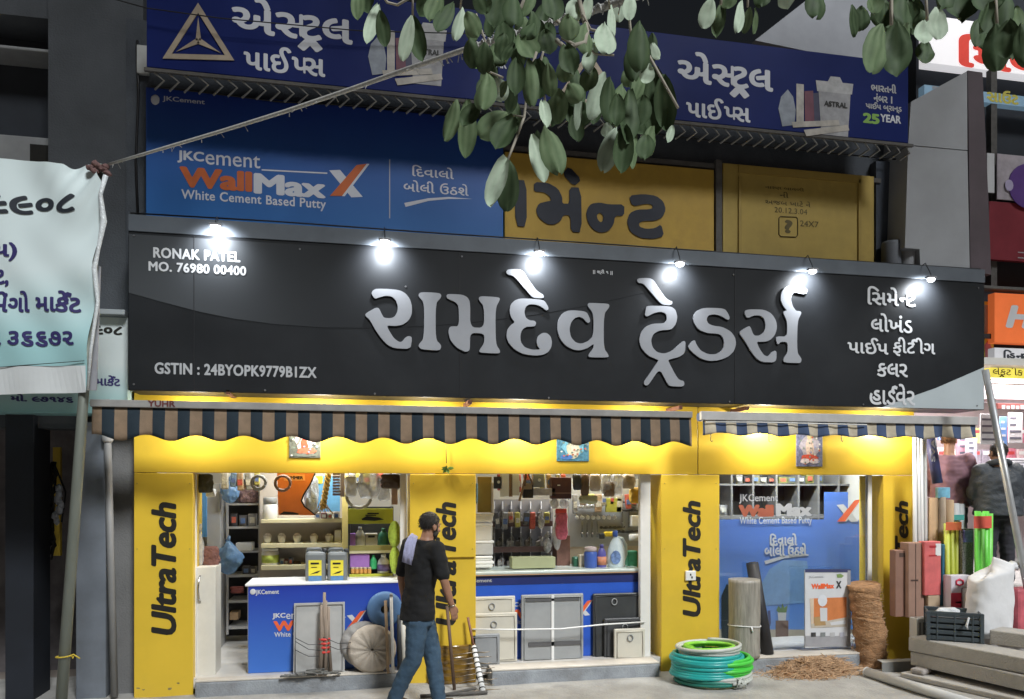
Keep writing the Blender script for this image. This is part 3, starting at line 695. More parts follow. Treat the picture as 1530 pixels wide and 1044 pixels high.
# dark post, conduits, barrel stubs at the right of the yellow panel
m = MB().pbox(1309, 240, 1351, 402, 0.0, .11).build('dark_pier', M('dark_pier_paint', (0.05, 0.06, 0.08), .8, .2, 3), b)
for px, w_, lab in ((1309, 24, 'dark grey drum standing behind the right end of the name board'), (1332, 26, 'pale grey drum standing behind the right end of the name board')):
    a = P(px, 366 + (px - 1309) * .0, .0); c = P(px + w_, 400, .0)
    cx = (a.x + c.x) / 2; r = (c.x - a.x) / 2
    o = MB().lathe((cx, -.12, Zs1 - .05), [(r * .96, 0), (r, .02), (r, a.z - Zs1 + .02), (r * .96, a.z - Zs1 + .05), (r * .6, a.z - Zs1 + .052)], 20).build('drum', M('drum_%d' % px, (.13, .14, .16) if px < 1320 else (.33, .34, .36), .6, .1, 5)); tag(o, lab, 'drum')

# grey pier with brown flank at the right end of the upper storey
YG = -0.3
pier = thing('facade_pier', 'tall pale grey clad pier with brown flank right of the navy billboards', 'pier', (P(1400, 300, YG).x, YG, Zs1))
gp = M('grey_cladding', (0.33, 0.34, 0.36), .6, .08, 2.0, dirt=.25, dcol=(.22, .22, .23))
def poly(nm, pts, Y, dep, mat, par): 
    q = [P(x, y, Y) for x, y in pts]; return MB().prism([(v.x, v.z) for v in q], Y, dep).build(nm, mat, par)
poly('cladding', [(1361, 152), (1445, 106), (1445.5, 224), (1357, 216)], YG, .5, gp, pier)
poly('cladding', [(1357, 217.5), (1445.5, 225.5), (1449, 404), (1375, 398), (1374, 372), (1352, 370)], YG, .5, gp, pier)
poly('brown_flank', [(1446, 105), (1468, 108), (1477, 300), (1481, 410), (1450, 405)], YG + .01, .5, M('brown_paint', (.085, .065, .075), .7, .15, 3), pier)

# pale slanted roof slab seen above the right billboard
poly2 = MB(); q = [P(x, y, .9) for x, y in ((1128, 60), (1205, 0), (1260, -30), (1440, -30), (1440, 110), (1370, 110))]
poly2.prism([(v.x, v.z) for v in q], .9, .3); o = poly2.build('stair_wall', M('pale_wall', (.30, .31, .34), .8, .15, 1.5)); tag(o, 'pale slanted stair wall showing above the right navy billboard', 'wall')

# screws of the name board, chips at the column feet, loose cables
m_sc = M('screw_head', (.20, .20, .21), .4, .1, 30, metal=.6)
for k, (px, py) in enumerate([(200, 352), (200, 574), (396, 583), (560, 588), (820, 594), (1090, 600), (1290, 604), (1460, 606), (606, 428), (448, 372), (690, 383), (1096, 410), (1462, 430)]):
    q = P(px, py, SY - .006); MB().lathe(q, [(.010, 0), (.008, .004)], 8, ax=(0, -1, 0)).build('screw', m_sc, s)
chip = M('bare_patch', (.30, .24, .10), .9, .4, 30, bump=.4)
random.seed(31)
def chips(px0, px1, py, n, sd):
    random.seed(sd)
    for k in range(n):
        q = P(random.uniform(px0 + 4, px1 - 6), py - abs(random.gauss(0, 5)), -.001); r = random.uniform(.010, .028)
        MB().prism([(q.x + r * random.uniform(.5, 1.2) * math.cos(i * .785), max(.012, q.z + r * .55 * random.uniform(.4, 1.2) * math.sin(i * .785))) for i in range(8)], -.0016, .0008).build('bare_patch', chip, b)
chips(200, 288, 1035, 4, 1); chips(988, 1075, 1006, 3, 2)
for col in ((200, 288.5), (613, 711), (988, 1075)):
    for px in (col[0] + 5, col[1] - 5):
        for py in (722, 820):
            q = P(px, py, -.034 if col[0] == 613 else -.001); MB().lathe(q, [(.007, 0), (.006, .003)], 8, ax=(0, -1, 0)).build('rivet', M('rivet_head', (.45, .33, .06), .4, .1, 20), b)
def cable(lab, pts, r=.006):
    o = MB().tube(pts, r, 6).build('service_wire', blkmet); tag(o, lab, 'wire')
cable('thin dark wire sagging across the left navy billboard', [P(140, -10, -.65), P(220, 12, -.66), P(330, 27, -.67), P(440, 37, -.67), P(540, 46, -.66), P(700, 50, -.64), P(900, 50, -.62)], .005)
cable('wire hanging down the dark pier beside the left navy billboard', [P(205, 60, .08), P(207, 140, .09), P(203, 240, .1), P(206, 318, .1)], .012)
cable('wire running along the top of the name board', [P(195, 318, SY + .05), P(420, 331, SY + .03), P(640, 347, SY + .05), P(900, 364, SY + .02), P(1200, 385, SY + .05), P(1465, 402, SY + .04)], .007)
cable('slack wire along the wall under the navy billboards', [P(225, 128, -.1), P(420, 152, -.1), P(640, 163, -.1), P(900, 190, -.1), P(1100, 215, -.1), P(1340, 238, -.1)], .008)
o = MB().pbox(204, 66, 222, 110, .06, .05, .006).build('junction_box', M('pale_box', (.50, .51, .50), .5, .1, 8)); tag(o, 'pale junction box on the dark pier at the left end of the navy billboard', 'box')
# ================================================================ left neighbour
lb = thing('left_building', 'dark grey plastered building at the left edge with deep unlit openings', 'building', (-3.4, .5, 0))
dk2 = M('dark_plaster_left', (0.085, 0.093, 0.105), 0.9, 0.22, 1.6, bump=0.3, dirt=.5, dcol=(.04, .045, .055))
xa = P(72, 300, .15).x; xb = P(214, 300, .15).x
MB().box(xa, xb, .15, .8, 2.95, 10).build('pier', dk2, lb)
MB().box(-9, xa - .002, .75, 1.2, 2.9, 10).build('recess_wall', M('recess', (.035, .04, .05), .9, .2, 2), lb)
pale = M('pale_ledge', (.30, .31, .32), .8, .15, 3)
for y0, y1 in ((66, 78), (200, 246)):
    a = P(0, y0, .4); c = P(70, y1, .4); MB().box(-9, xa - .004, .4, .74, c.z, a.z, .01).build('ledge', pale, lb)
a = P(46, 216, .39); c = P(69, 246, .39); MB().box(a.x, xa - .006, .37, .398, c.z, a.z).build('duct_opening', blk, lb)
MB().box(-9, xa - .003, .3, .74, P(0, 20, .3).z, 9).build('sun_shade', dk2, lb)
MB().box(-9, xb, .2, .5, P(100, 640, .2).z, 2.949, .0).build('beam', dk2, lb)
a = P(113, 640, .05); c = P(160, 1040, .05)
MB().box(a.x, P(158, 900, .05).x, .05, .4, -.03, P(120, 630, .05).z, .01).build('shutter_jamb', M('blue_grey_paint', (.16, .18, .21), .6, .18, 2.5, dirt=.5, dcol=(.09, .095, .10)), lb)
MB().box(P(158, 900, .05).x + .002, XL - .004, .18, .5, -.03, P(120, 630, .05).z, .01).build('side_wall', M('side_plaster', (.17, .17, .17), .9, .15, 2.5, bump=.3, dirt=.5, dcol=(.10, .10, .10)), lb)
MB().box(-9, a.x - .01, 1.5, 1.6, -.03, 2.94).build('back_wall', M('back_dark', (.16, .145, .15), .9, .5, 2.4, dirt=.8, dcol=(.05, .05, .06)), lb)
MB().box(P(8, 900, .1).x, P(50, 900, .1).x, .1, .5, -.03, 2.94).build('front_pillar', M('black_pillar', (.012, .015, .022), .7, .3, 2), lb)
MB().pbox(79, 668, 90, 830, .9, .05).build('yellow_post', yel_s, lb)
a = P(160, 655, -.02); c = P(171, 1030, -.02)
t = thing('drain_pipe', 'grey vertical pipe standing against the wall left of the first yellow column', 'pipe', (c.x, -.02, 0))
MB().tube([(P(161, 655, .0).x, .0, P(161, 655, 0).z), (P(171, 1028, 0).x, 0, .02)], .032, 10).build('tube', M('pipe_grey', (.22, .22, .22), .55, .1, 4), t)
MB().lathe((P(161, 655, .0).x, 0, P(161, 658, 0).z - .02), [(.036, 0), (.05, .02), (.05, .09), (.036, .10)], 12).build('cap', M('pipe_cap', (.36, .36, .36), .6), t)
# hanging cable bundle in the dark passage
t = thing('cable_bundle', 'black tangled cables with clear plastic hanging in the dark left passage', 'cables', P(78, 830, .6))
m = MB(); random.seed(5)
for k in range(9):
    p = P(70 + random.uniform(-6, 16), 690, .6); pts = []
    for j in range(8): pts.append(P(74 + random.uniform(-5, 8) + (8 - j) * random.uniform(-1, 1), 690 + j * 20 * random.uniform(.85, 1.05), .6 + random.uniform(-.04, .04)))
    m.tube(pts, .012, 5)
m.build('cable', blk, t)
m = MB()
for k in range(7): m.ball(P(88 + random.uniform(-6, 6), 730 + k * 8, .55), .035, .03, .05, 1, .6, k)
m.build('plastic_wrap', M('grey_film', (.45, .46, .5), .3, .3, 20, bump=.6), t)
o = MB().tube([P(70, 700, .8), P(80, 690, .75), P(98, 735, .7), P(92, 780, .75)], .01, 5).build('hooked_rod', blkmet); tag(o, 'thin bent rod in the dark passage behind the cables', 'rod')

# teal board of the left shop
YL = -.12
a = P(-70, 462, YL); c = P(192, 622, YL)
tealg = m_gradient('teal_board', (0.22, .42, .43), (.62, .68, .68), P(190, 620, YL).z, P(190, 545, YL).z)
t = thing('teal_signboard', 'white and teal signboard behind the cloth banner, left of the black name board', 'sign', ((a.x + c.x) / 2, YL, c.z))
MB().box(a.x, P(191, 500, YL).x, YL, .2, P(150, 618, YL).z, P(190, 474, YL).z, .005).build('board', tealg, t)
MB().box(a.x, P(191, 500, YL).x, YL - .1, .2, P(190, 473.5, YL).z, P(190, 466, YL).z, .005).build('top_ledge', M('zinc_ledge', (.33, .36, .38), .5, .1, 4), t)
inkb = M('violet_ink', (0.035, 0.03, 0.13), .6, .15, 10)
letter('૯૦૮', 140, 486, 183, 501, YL, blk, t, .04); letter(['માકે', ('hook',), 'ટ'], 143, 560, 180, 577, YL, inkb, t, .03); letter('મો. ૯૭૧૪૬', 16, 588, 110, 602, YL, inkb, t, .04)

# ---------------------------------------------------------------- cloth banner on a leaning pole
TB = 6.0
pole_top, pole_bot = Q(150, 246, TB), Q(87, 1108, TB)
pole_bot = G(87, 1110, -.02)
t = thing('leaning_pole', 'greenish steel pole leaning right at the left edge, carrying the cloth banner', 'pole', pole_bot)
MB().tube([pole_bot, pole_bot.lerp(pole_top, .5), pole_top], [.043, .039, .034], 14).build('tube', M('pole_steel', (.21, .23, .20), .5, .25, 3, metal=.25, dirt=.5, dcol=(.12, .10, .07), stretch=(1, 1, .3)), t)
p = pole_bot.lerp(pole_top, .148)
MB().tube([p + Vector((.06 * math.cos(k), .06 * math.sin(k), .004 * k)) for k in [i * .5 for i in range(14)]] + [p + Vector((.12, -.03, .0))], .006, 5).build('yellow_tie', M('yellow_tie', (.6, .45, .05), .6), t)
dv = ray(765, 600); fw = Vector((sT, cT, 0)); rt = Vector((cT, -sT, 0))
def wrinkle(u, v):
    """how far the cloth stands off its plane, towards the street; u right in m from the pole, v down in m"""
    k = math.exp(-((u + .05) ** 2) / .06)
    w_ = .016 * math.sin(u * 5.2 + v * 3.4) + .010 * math.sin(u * 13 - v * 5 + 2 * math.sin(v * 3)) + .018 * noise.noise(Vector((u * 2.3 + v * 1.2, v * 1.0, 1)))
    w_ += .03 * k * math.sin(v * 11 + u * 9) * math.exp(-v * .3) + .02 * math.exp(-(u * u + v * v) / .12) * math.sin(u * 40 + v * 26)
    w_ += .014 * math.sin((u * .8 - v * .6) * 14) * math.exp(-((u + .35) ** 2) / .1 - ((v - .3) ** 2) / .3)
    return w_
bw = P
bx = thing('cloth_banner', 'pale teal cloth banner with dark blue regional lettering tied to the leaning pole', 'banner', Q(60, 590, TB))
def bpt(px, py, off=0.0):
    q = Q(px, py, TB); u = (px - 158) * TB / F; v = (py - 246) * TB / F
    return q - fw * (wrinkle(u, v) + off + .05)
bm = bmesh.new(); nx, ny = 84, 110; V = []
def edge_r(y):    # right edge of the cloth in photo columns
    pts = [(246, 158), (262, 152), (275, 158), (300, 157), (340, 158), (375, 150), (395, 146), (430, 148), (470, 143), (520, 137), (587, 132)]
    for (a, b_), (c, d) in zip(pts, pts[1:]):
        if y <= c: return b_ + (d - b_) * (y - a) / (c - a)
    return 132
for i in range(nx + 1):
    row = []
    for j in range(ny + 1):
        f = i / nx; g_ = j / ny
        yb = 594 - 10 * f; yt = 245 + 3 * math.sin(f * 9) + (6 * math.exp(-((f - .86) / .03) ** 2))
        y = yt + (yb - yt) * g_; xr = edge_r(min(y, 586)); x = -160 + (xr + 160) * f
        row.append(bm.verts.new(bpt(x, y)))
    V.append(row)
for i in range(nx):
    for j in range(ny): bm.faces.new((V[i][j], V[i][j + 1], V[i + 1][j + 1], V[i + 1][j])).smooth = True
m = MB(); m.b.free(); m.b = bm
zt_, zb_ = Q(0, 400, TB).z, Q(0, 520, TB).z
cl = m_gradient('banner_cloth', (.34, .58, .60), (.66, .76, .77), zb_, zt_, .45)
cloth = m.build('cloth', cl, bx)
q0 = Q(0, 565, TB)
bm = bmesh.new()
for i in range(40):
    xs = [-160 + 293 * (i + k) / 40 for k in (0, 1)]
    bm.faces.new([bm.verts.new(bpt(x, y, .004)) for x, y in ((xs[0], 550 - .02 * xs[0]), (xs[0], 591 - .03 * xs[0]), (xs[1], 591 - .03 * xs[1]), (xs[1], 550 - .02 * xs[1]))])
m = MB(); m.b.free(); m.b = bm; m.build('white_strip', M('white_strip', (.66, .69, .70), .5, .05, 4), bx)
def bletter(tok, x0, y0, x1, y1, mat, bold):
    bt = text_bm(tok, bold)
    bmesh.ops.triangulate(bt, faces=bt.faces[:]); bmesh.ops.subdivide_edges(bt, edges=[e for e in bt.edges if e.calc_length() > .08], cuts=3)
    X0 = min(v.co.x for v in bt.verts); X1 = max(v.co.x for v in bt.verts); Y0 = min(v.co.y for v in bt.verts); Y1 = max(v.co.y for v in bt.verts)
    for v in bt.verts:
        v.co = bpt(x0 + (v.co.x - X0) / (X1 - X0) * (x1 - x0), y1 + (v.co.y - Y0) / (Y1 - Y0) * (y0 - y1), .006 + v.co.z)
    for f in bt.faces:
        f.normal_update()
        if f.normal.dot(fw) > 0: f.normal_flip()
    m = MB(); m.b.free(); m.b = bt; 
    o0 = origin(bx); me = bpy.data.meshes.new('lettering')
    for v in bt.verts: v.co -= o0
    bt.to_mesh(me); bt.free(); me.materials.append(mat); o = bpy.data.objects.new('lettering', me); C.objects.link(o); o.parent = bx
ink2 = M('banner_black', (.025, .03, .04), .6, .15, 10)
bletter('૨૯૯૦૮', -48, 294, 121, 322, ink2, .03)
bletter('ય)', -8, 364, 31, 392, inkb, .028)
bletter('ટ,', -4, 404, 18, 430, inkb, .028)
bletter(['મેંગો માકે', ('hook',), 'ટ'], -2, 437, 126, 469, inkb, .028)
bletter('રોડ ૩૬૬૭૨', -60, 497, 119, 520, inkb, .028) if False else bletter('પ ૩૬૬૭૨', -12, 497, 119, 520, inkb, .028)
# wrapped cloth corner, maroon rag knot, white flex tied down the pole
m = MB(); random.seed(3)
for k in range(9): m.ball(Q(136 + k * 3 + random.uniform(-3, 3), 247 + random.uniform(-4, 9) + k * .6, TB - .06), .03, .03, .022, 2, .7, k)
m.build('rag_knot', M('maroon_rag', (.16, .09, .085), .9, .4, 20, bump=.6), bx)
m = MB(); m.tube([Q(x, y, TB - .07) for x, y in ((158, 262), (150, 290), (155, 330), (147, 372), (141, 400), (146, 450), (136, 520), (131, 583))], [.02, .016, .024, .014, .02, .014, .012, .01], 8)
m.build('twisted_edge', M('white_film', (.62, .66, .68), .25, .12, 10, bump=.5, spec=.7), bx)
m = MB(); m.slab(Q(146, 396, TB + .03), Q(150, 398, TB + .03), Q(144, 583, TB + .03), Q(133, 583, TB + .03), fw * .01); m.build('back_strip', M('grey_strip', (.34, .34, .37), .6), bx)
m = MB().tube([bpt(-160, 552, .01), bpt(0, 551, .012), bpt(60, 547, .012), bpt(133, 541, .014)], .003, 5).build('cord', blk, bx)
# white cord from the banner corner up into the tree
t = thing('white_line', 'white fuzzy cord stretched from the banner corner up into the leaves', 'cord', Q(160, 245, TB))
pts = [(160, 246, 5.95), (235, 224, 5.6), (330, 196, 5.2), (430, 165, 4.8), (530, 131, 4.4), (620, 99, 4.0), (700, 72, 3.7), (790, 45, 3.4), (860, 24, 3.15), (935, 0, 2.9), (1010, -26, 2.7)]
rope = M('cord_fibre', (.52, .52, .50), .9, .2, 60, bump=.6, bscale=200)
m = MB().tube([Q(*p) for p in pts], [.010, .0115, .012, .0125, .0125, .0125, .013, .014, .014, .014, .014], 8); m.build('cord', rope, t)
m = MB(); random.seed(11)
for k in range(60):
    i = min(int(random.random() ** .7 * 10), 9); f = random.random(); p = Q(*pts[i]).lerp(Q(*pts[i + 1]), f)
    m.tube([p, p + Vector((random.uniform(-.03, .03), random.uniform(-.02, .02), -random.uniform(.012, .05)))], .0022, 4)
for k in range(150):       # winding round the cord
    pass
m.build('loose_fibres', rope, t)
m = MB()
A = Q(700, 72, 3.7); B = Q(935, 0, 2.9)
m.tube([A.lerp(B, i / 150) + Vector((0, .017 * math.cos(i * .9), .017 * math.sin(i * .9))) for i in range(151)], .004, 5); m.build('winding', rope, t)

# ---------------------------------------------------------------- overhanging tree
bark = M('bark', (.16, .12, .085), .9, .3, 12, bump=.6)
twig = M('twig_bark', (.36, .33, .27), .8, .25, 20)
def m_leaf(name, c, vein, rough):
    m = M(name, c, rough, .3, 9, spec=.18)
    n = m.node_tree.nodes; l = m.node_tree.links; b_ = n['Principled BSDF']
    old = b_.inputs['Base Color'].links[0].from_socket
    at = n.new('ShaderNodeAttribute'); at.attribute_name = 'vein'
    mx = n.new('ShaderNodeMix'); mx.data_type = 'RGBA'; mx.inputs[7].default_value = (*vein, 1)
    l.new(at.outputs['Fac'], mx.inputs[0]); l.new(old, mx.inputs[6]); l.new(mx.outputs[2], b_.inputs['Base Color'])
    return m
Lp = m_leaf('leaf_underside', (.42, .52, .40), (.52, .60, .48), .72)
Ld = m_leaf('leaf_top', (.045, .075, .035), (.10, .14, .075), .62)
Lm = m_leaf('leaf_mid', (.10, .15, .075), (.19, .25, .14), .68)
tr = thing('overhanging_tree', 'leafy tree hanging in from above with rounded two lobed leaves', 'tree', (-4.2, -7.6, 0))
LB = {'p': bmesh.new(), 'd': bmesh.new(), 'm': bmesh.new()}
def lobe(kind, base, tip, wd, face, cup, curl, seed, res=9):
    bm = LB[kind]; va = bm.verts.layers.float.get('vein') or bm.verts.layers.float.new('vein')
    ax = tip - base; ln = ax.length; ax.normalize(); side = ax.cross(face).normalized(); nr = side.cross(ax).normalized()
    rows = []
    for i in range(res + 1):
        v = .5 - .5 * math.cos(math.pi * i / res)
        prof = max(.05, 1 - abs((v - .56) / (.56 if v < .56 else .45)) ** (1.75 if v < .56 else 2.2)) ** .62
        row = []
        for j in range(7):
            u = j / 3 - 1
            p = base + ax * ln * v + side * (u * wd / 2 * prof) + nr * (cup * wd * (u * u * .5) - curl * ln * (v * v) * .6 + .012 * wd / .08 * noise.noise(Vector((u * 1.5 + seed, v * 3, seed))))
            vt = bm.verts.new(p); row.append(vt)
            vt[va] = max(0.0, (1 - abs((u * 3) % 1 - .5) * 2) * .0 + (1.0 if j in (1, 3, 5) else 0.0) * (.8 - .5 * v))
        rows.append(row)
    for a_, b_ in zip(rows, rows[1:]):
        for j in range(6): bm.faces.new((a_[j], a_[j + 1], b_[j + 1], b_[j])).smooth = True
def leafpx(kind, x0, y0, x1, y1, wpx, t, seed):
    random.seed(seed)
    a = Q(x0, y0, t); c = Q(x1, y1, t + random.uniform(-.05, .05)); back = -(fw.copy())
    ang = random.uniform(-.6, .6); face = (back * math.cos(ang) + rt * math.sin(ang) + Vector((0, 0, random.uniform(-.15, .35)))).normalized()
    lobe(kind, a, c, wpx * t / F * .95, face, random.uniform(-.45, .5), random.uniform(-.2, .3), seed)
def Z2(k, x0, y0, x1, y1, w_): return (k, 510 + x0 / 2.982, y0 / 2.982, 510 + x1 / 2.982, y1 / 2.982, w_ / 2.982)
def Z3(k, x0, y0, x1, y1, w_): return (k, 1020 + x0 / 2.982, y0 / 2.982, 1020 + x1 / 2.982, y1 / 2.982, w_ / 2.982)
leaves = [Z2('m',80,-60,70,75,70), Z2('d',130,-40,120,60,80), Z2('p',165,20,112,185,66), Z2('d',175,45,198,208,72), Z2('p',315,68,272,272,70), Z2('d',320,70,362,275,84), Z2('d',400,-40,350,70,90), Z2('m',440,-30,390,90,90), Z2('d',500,10,420,140,80), Z2('p',540,30,505,172,60), Z2('m',560,50,612,165,90),
 Z2('d',600,-50,650,60,90), Z2('d',700,-40,680,110,120), Z2('d',770,-30,780,100,110), Z2('m',850,-40,800,60,90), Z2('d',570,170,575,305,90), Z2('d',640,185,640,328,90), Z2('m',650,325,625,482,118), Z2('p',690,345,715,450,90), Z2('m',740,360,700,430,60), Z2('d',770,190,720,270,70), Z2('m',800,170,860,260,110),
 Z2('d',780,260,775,420,90), Z2('m',830,255,830,445,90), Z2('d',870,262,880,440,110), Z2('m',920,280,930,430,80), Z2('d',905,130,930,240,100), Z2('d',860,100,820,170,80),
 Z2('m',510,440,470,632,86), Z2('m',560,445,560,692,96), Z2('d',620,470,540,560,100), Z2('m',740,500,615,608,120), Z2('d',770,520,690,668,120), Z2('d',790,540,700,600,100), Z2('p',742,705,655,912,112), Z2('d',745,712,742,935,112), Z2('p',850,598,905,812,84), Z2('m',905,560,972,772,118), Z2('d',870,580,910,660,70),
 Z2('p',895,450,918,552,60), Z2('m',965,392,975,555,104), Z2('m',1010,370,1060,450,90), Z2('p',1062,380,1048,582,40), Z2('p',1175,320,1108,535,92), Z2('m',1120,300,1090,400,90), Z2('d',1200,340,1190,560,90), Z2('p',1225,565,1170,752,96), Z2('p',1185,545,1180,610,60),
 Z2('d',1330,90,1340,300,120), Z2('d',1280,200,1300,340,80), Z2('p',1385,190,1420,262,60), Z2('p',1370,280,1345,370,80), Z2('d',1400,300,1395,600,120), Z2('d',1440,330,1450,580,110), Z2('d',1280,400,1270,640,110), Z2('d',1260,560,1250,765,100), Z2('m',1310,560,1290,755,60), Z2('d',1345,420,1330,560,100), Z2('m',1390,560,1380,695,90), Z2('p',1475,560,1455,632,40), Z2('d',1360,600,1350,700,90), Z2('d',1230,420,1225,560,80),
 Z2('p',1205,20,1212,165,50), Z2('p',1240,-20,1240,90,60), Z2('p',1285,-30,1282,80,66), Z2('m',1090,100,1090,240,100), Z2('p',1170,100,1180,250,110), Z2('p',1130,180,1100,320,80), Z2('m',1010,60,1020,180,100), Z2('p',1050,-20,1040,70,90), Z2('p',1110,-30,1090,90,60), Z2('m',1000,260,1000,365,90), Z2('d',1000,200,1030,320,100), Z2('d',930,-40,950,90,110),
 Z3('p',130,-10,92,128,80), Z3('m',180,10,150,165,66), Z3('p',265,0,262,120,56), Z3('m',300,30,275,150,50), Z3('m',320,35,325,150,60), Z3('p',460,-40,470,42,80), Z3('d',600,-50,600,65,110), Z3('m',210,-50,200,40,80), Z3('d',360,-60,350,30,80),
 Z3('m',890,105,830,330,140), Z3('d',950,100,950,345,140), Z3('m',1000,100,990,280,110), Z3('p',1075,90,1070,200,90), Z3('d',1085,180,1065,292,90), Z3('m',830,-40,850,65,110), Z3('d',900,10,900,112,100), Z3('d',980,-30,990,110,110), Z3('p',1130,30,1130,180,130), Z3('d',1240,-50,1240,105,150), Z3('d',1360,10,1330,150,90), Z3('d',1395,105,1400,318,120), Z3('d',1450,90,1440,250,110), Z3('m',1480,30,1495,140,90), Z3('d',1510,100,1530,300,90), Z3('d',1150,-60,1150,40,130), Z3('d',1320,-60,1380,60,150), Z3('d',1420,-60,1420,110,120)]
random.seed(21); depth = [random.uniform(2.45, 3.0) for _ in leaves]
for i, lf in enumerate(leaves): leafpx(*lf, depth[i], 100 + i)
random.seed(77)           # further small leaves behind, filling the clump
for k in range(60):
    cx, cy, sx, sy = random.choice([(880, 60, 60, 50), (960, 120, 35, 70), (800, 20, 60, 20), (900, 150, 50, 40), (760, 100, 40, 40), (1330, 5, 60, 15), (1480, 30, 40, 25)])
    x = cx + random.gauss(0, sx * .6); y = cy + random.gauss(0, sy * .6); L_ = random.uniform(28, 52)
    leafpx(random.choice('ddddm'), x, y, x + random.uniform(-10, 10), y + L_, random.uniform(22, 34), random.uniform(3.05, 3.5), 400 + k)
# unseen crown added above to shade the upper storey from the street light
random.seed(5)
for k in range(4600):
    py_ = random.uniform(-4.8, -3.2); p = Vector((random.uniform(-7.5, 11.5), py_, 4.0 + random.gauss(0, .25) - .96 * py_ + random.random() * 4.2))
    d = Vector((random.gauss(0, .5), random.gauss(0, .5), -1)).normalized(); L_ = random.uniform(.13, .22)
    fc = Vector((random.gauss(0, .6) - .4, -1, random.gauss(.5, .5))).normalized()
    lobe(random.choice('ddmp'), p, p + d * L_, random.uniform(.12, .2), fc, random.uniform(-.2, .2), .05, k, 3)
for kk, mm, nm in (('d', Ld, 'leaves_dark'), ('m', Lm, 'leaves_green'), ('p', Lp, 'leaves_pale')):
    m = MB(); m.b.free(); m.b = LB[kk]
    for v in m.b.verts: v.co -= origin(tr)
    me = bpy.data.meshes.new('foliage'); m.b.to_mesh(me); m.b.free(); me.materials.append(mm); o = bpy.data.objects.new('foliage', me); C.objects.link(o); o.parent = tr
m = MB(); m.tube([(-4.2, -7.6, -.1), (-4.1, -7.5, 2), (-4.2, -7.2, 4.6), (-3.6, -6.2, 7.0), (-2.4, -4.8, 9.4)], [.22, .17, .15, .11, .07], 12)
m.tube([(-3.6, -6.2, 7.0), (-.6, -5.6, 6.4), (1.4, -5.6, 5.6), Q(1330, -60, 2.75)], [.09, .06, .04, .015], 8)
m.tube([(-3.6, -6.2, 7.0), (-1.4, -5.6, 6.2), (-.1, -5.3, 5.2), Q(900, -60, 2.75)], [.08, .06, .035, .014], 8)
m.tube([(-4.2, -7.2, 4.6), (-2.4, -6.4, 5.2), Q(640, -80, 2.75)], [.06, .03, .012], 8)
m.tube([(-2.4, -4.8, 9.4), (2, -4.2, 9.6), (7, -4.1, 9.6)], [.07, .05, .02], 8)
m.build('trunk', bark, tr)
m = MB()
def tw(pts, r=.006, t=2.72): m.tube([Q(510 + x / 2.982, y / 2.982, t + .05 * math.sin(i)) for i, (x, y) in enumerate(pts)], r, 6)
tw([(1100, -120), (1060, 0), (1075, 60), (1095, 140), (1085, 190), (1000, 215), (960, 180)], .009); tw([(1075, 60), (1110, 130), (1200, 155)], .005); tw([(1085, 190), (1130, 240), (1215, 245)], .004)
tw([(930, -60), (940, 40), (960, 90), (1000, 130), (985, 170), (1040, 200)], .006); tw([(870, 230), (840, 330), (825, 430), (815, 520), (770, 640), (742, 710)], .005); tw([(815, 520), (760, 512)], .003)
tw([(150, -70), (205, 10), (250, 22), (320, -20)], .005); tw([(318, -40), (318, 70)], .004); tw([(540, -60), (530, 40)], .004); tw([(820, -20), (790, 60), (775, 80)], .006)
tw([(1280, 60), (1290, 150), (1340, 190), (1400, 300), (1500, 480)], .005); tw([(1190, -30), (1195, 40)], .004); tw([(600, 60), (640, 180), (660, 320), (720, 345)], .004); tw([(900, 230), (880, 300), (930, 560)], .004)
def tw3(pts, r=.006, t=2.72): m.tube([Q(1020 + x / 2.982, y / 2.982, t) for x, y in pts], r, 6)
tw3([(930, -120), (930, 40), (930, 110)], .006); tw3([(1080, -80), (1090, 90)], .005); tw3([(180, -80), (170, 20)], .005); tw3([(290, -60), (290, 30)], .004); tw3([(1390, -80), (1400, 110)], .006)
m.build('twig', twig, tr)

# ================================================================ right neighbour
rb = thing('right_shop', 'brightly lit cluttered shop at the right edge with a raised floor', 'building', (8, 1, 0))
PL = .9; X6 = 6.44
MB().box(X6, 14, -.8, 3, -.04, PL, .01).build('plinth', M('plinth_cement', (.36, .34, .33), .85, .2, 3, bump=.3), rb)
MB().box(X6 - .01, 14, 2.4, 2.5, PL, 3.4).build('back_wall', M('pinkish_wall', (.60, .50, .52), .7, .1, 2), rb)
MB().box(X6 - .02, X6 + .05, .45, 2.4, PL, 3.4).build('side_wall', roomw, rb)
MB().box(X6 - .02, 14, -.2, 2.5, 3.42, 3.5).build('ceiling', roomw, rb)
MB().box(X6 + .35, 14, .5, .7, 3.5, 11).build('upper_wall', M('neighbour_wall', (.03, .035, .045), .9, .2, 2), rb)
def npart(nm, x0, y0, x1, y1, Y, mat, dep=.05, par=None, bev=.003): return part(nm, mat, par or rb, x0, y0, x1, y1, Y, dep, bev)
t = thing('orange_signboard', 'orange shop sign with a white slanted H and grey strip at the right edge', 'sign', P(1520, 540, .0))
a0 = P(1486, 450, 0)
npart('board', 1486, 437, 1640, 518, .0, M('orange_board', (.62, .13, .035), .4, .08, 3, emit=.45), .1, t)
letter('Hi', 1502, 455, 1556, 492, .0, wht, t, .05, shear=.25)
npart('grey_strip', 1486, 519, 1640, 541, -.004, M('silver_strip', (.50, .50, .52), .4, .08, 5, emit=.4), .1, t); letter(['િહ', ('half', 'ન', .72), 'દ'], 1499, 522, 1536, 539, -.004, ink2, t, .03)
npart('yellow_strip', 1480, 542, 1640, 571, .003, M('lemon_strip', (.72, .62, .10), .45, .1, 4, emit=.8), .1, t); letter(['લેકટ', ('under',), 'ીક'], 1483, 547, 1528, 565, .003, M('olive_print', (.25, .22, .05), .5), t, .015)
npart('frame', 1470, 430, 1640, 436, -.02, iron, .14, t)
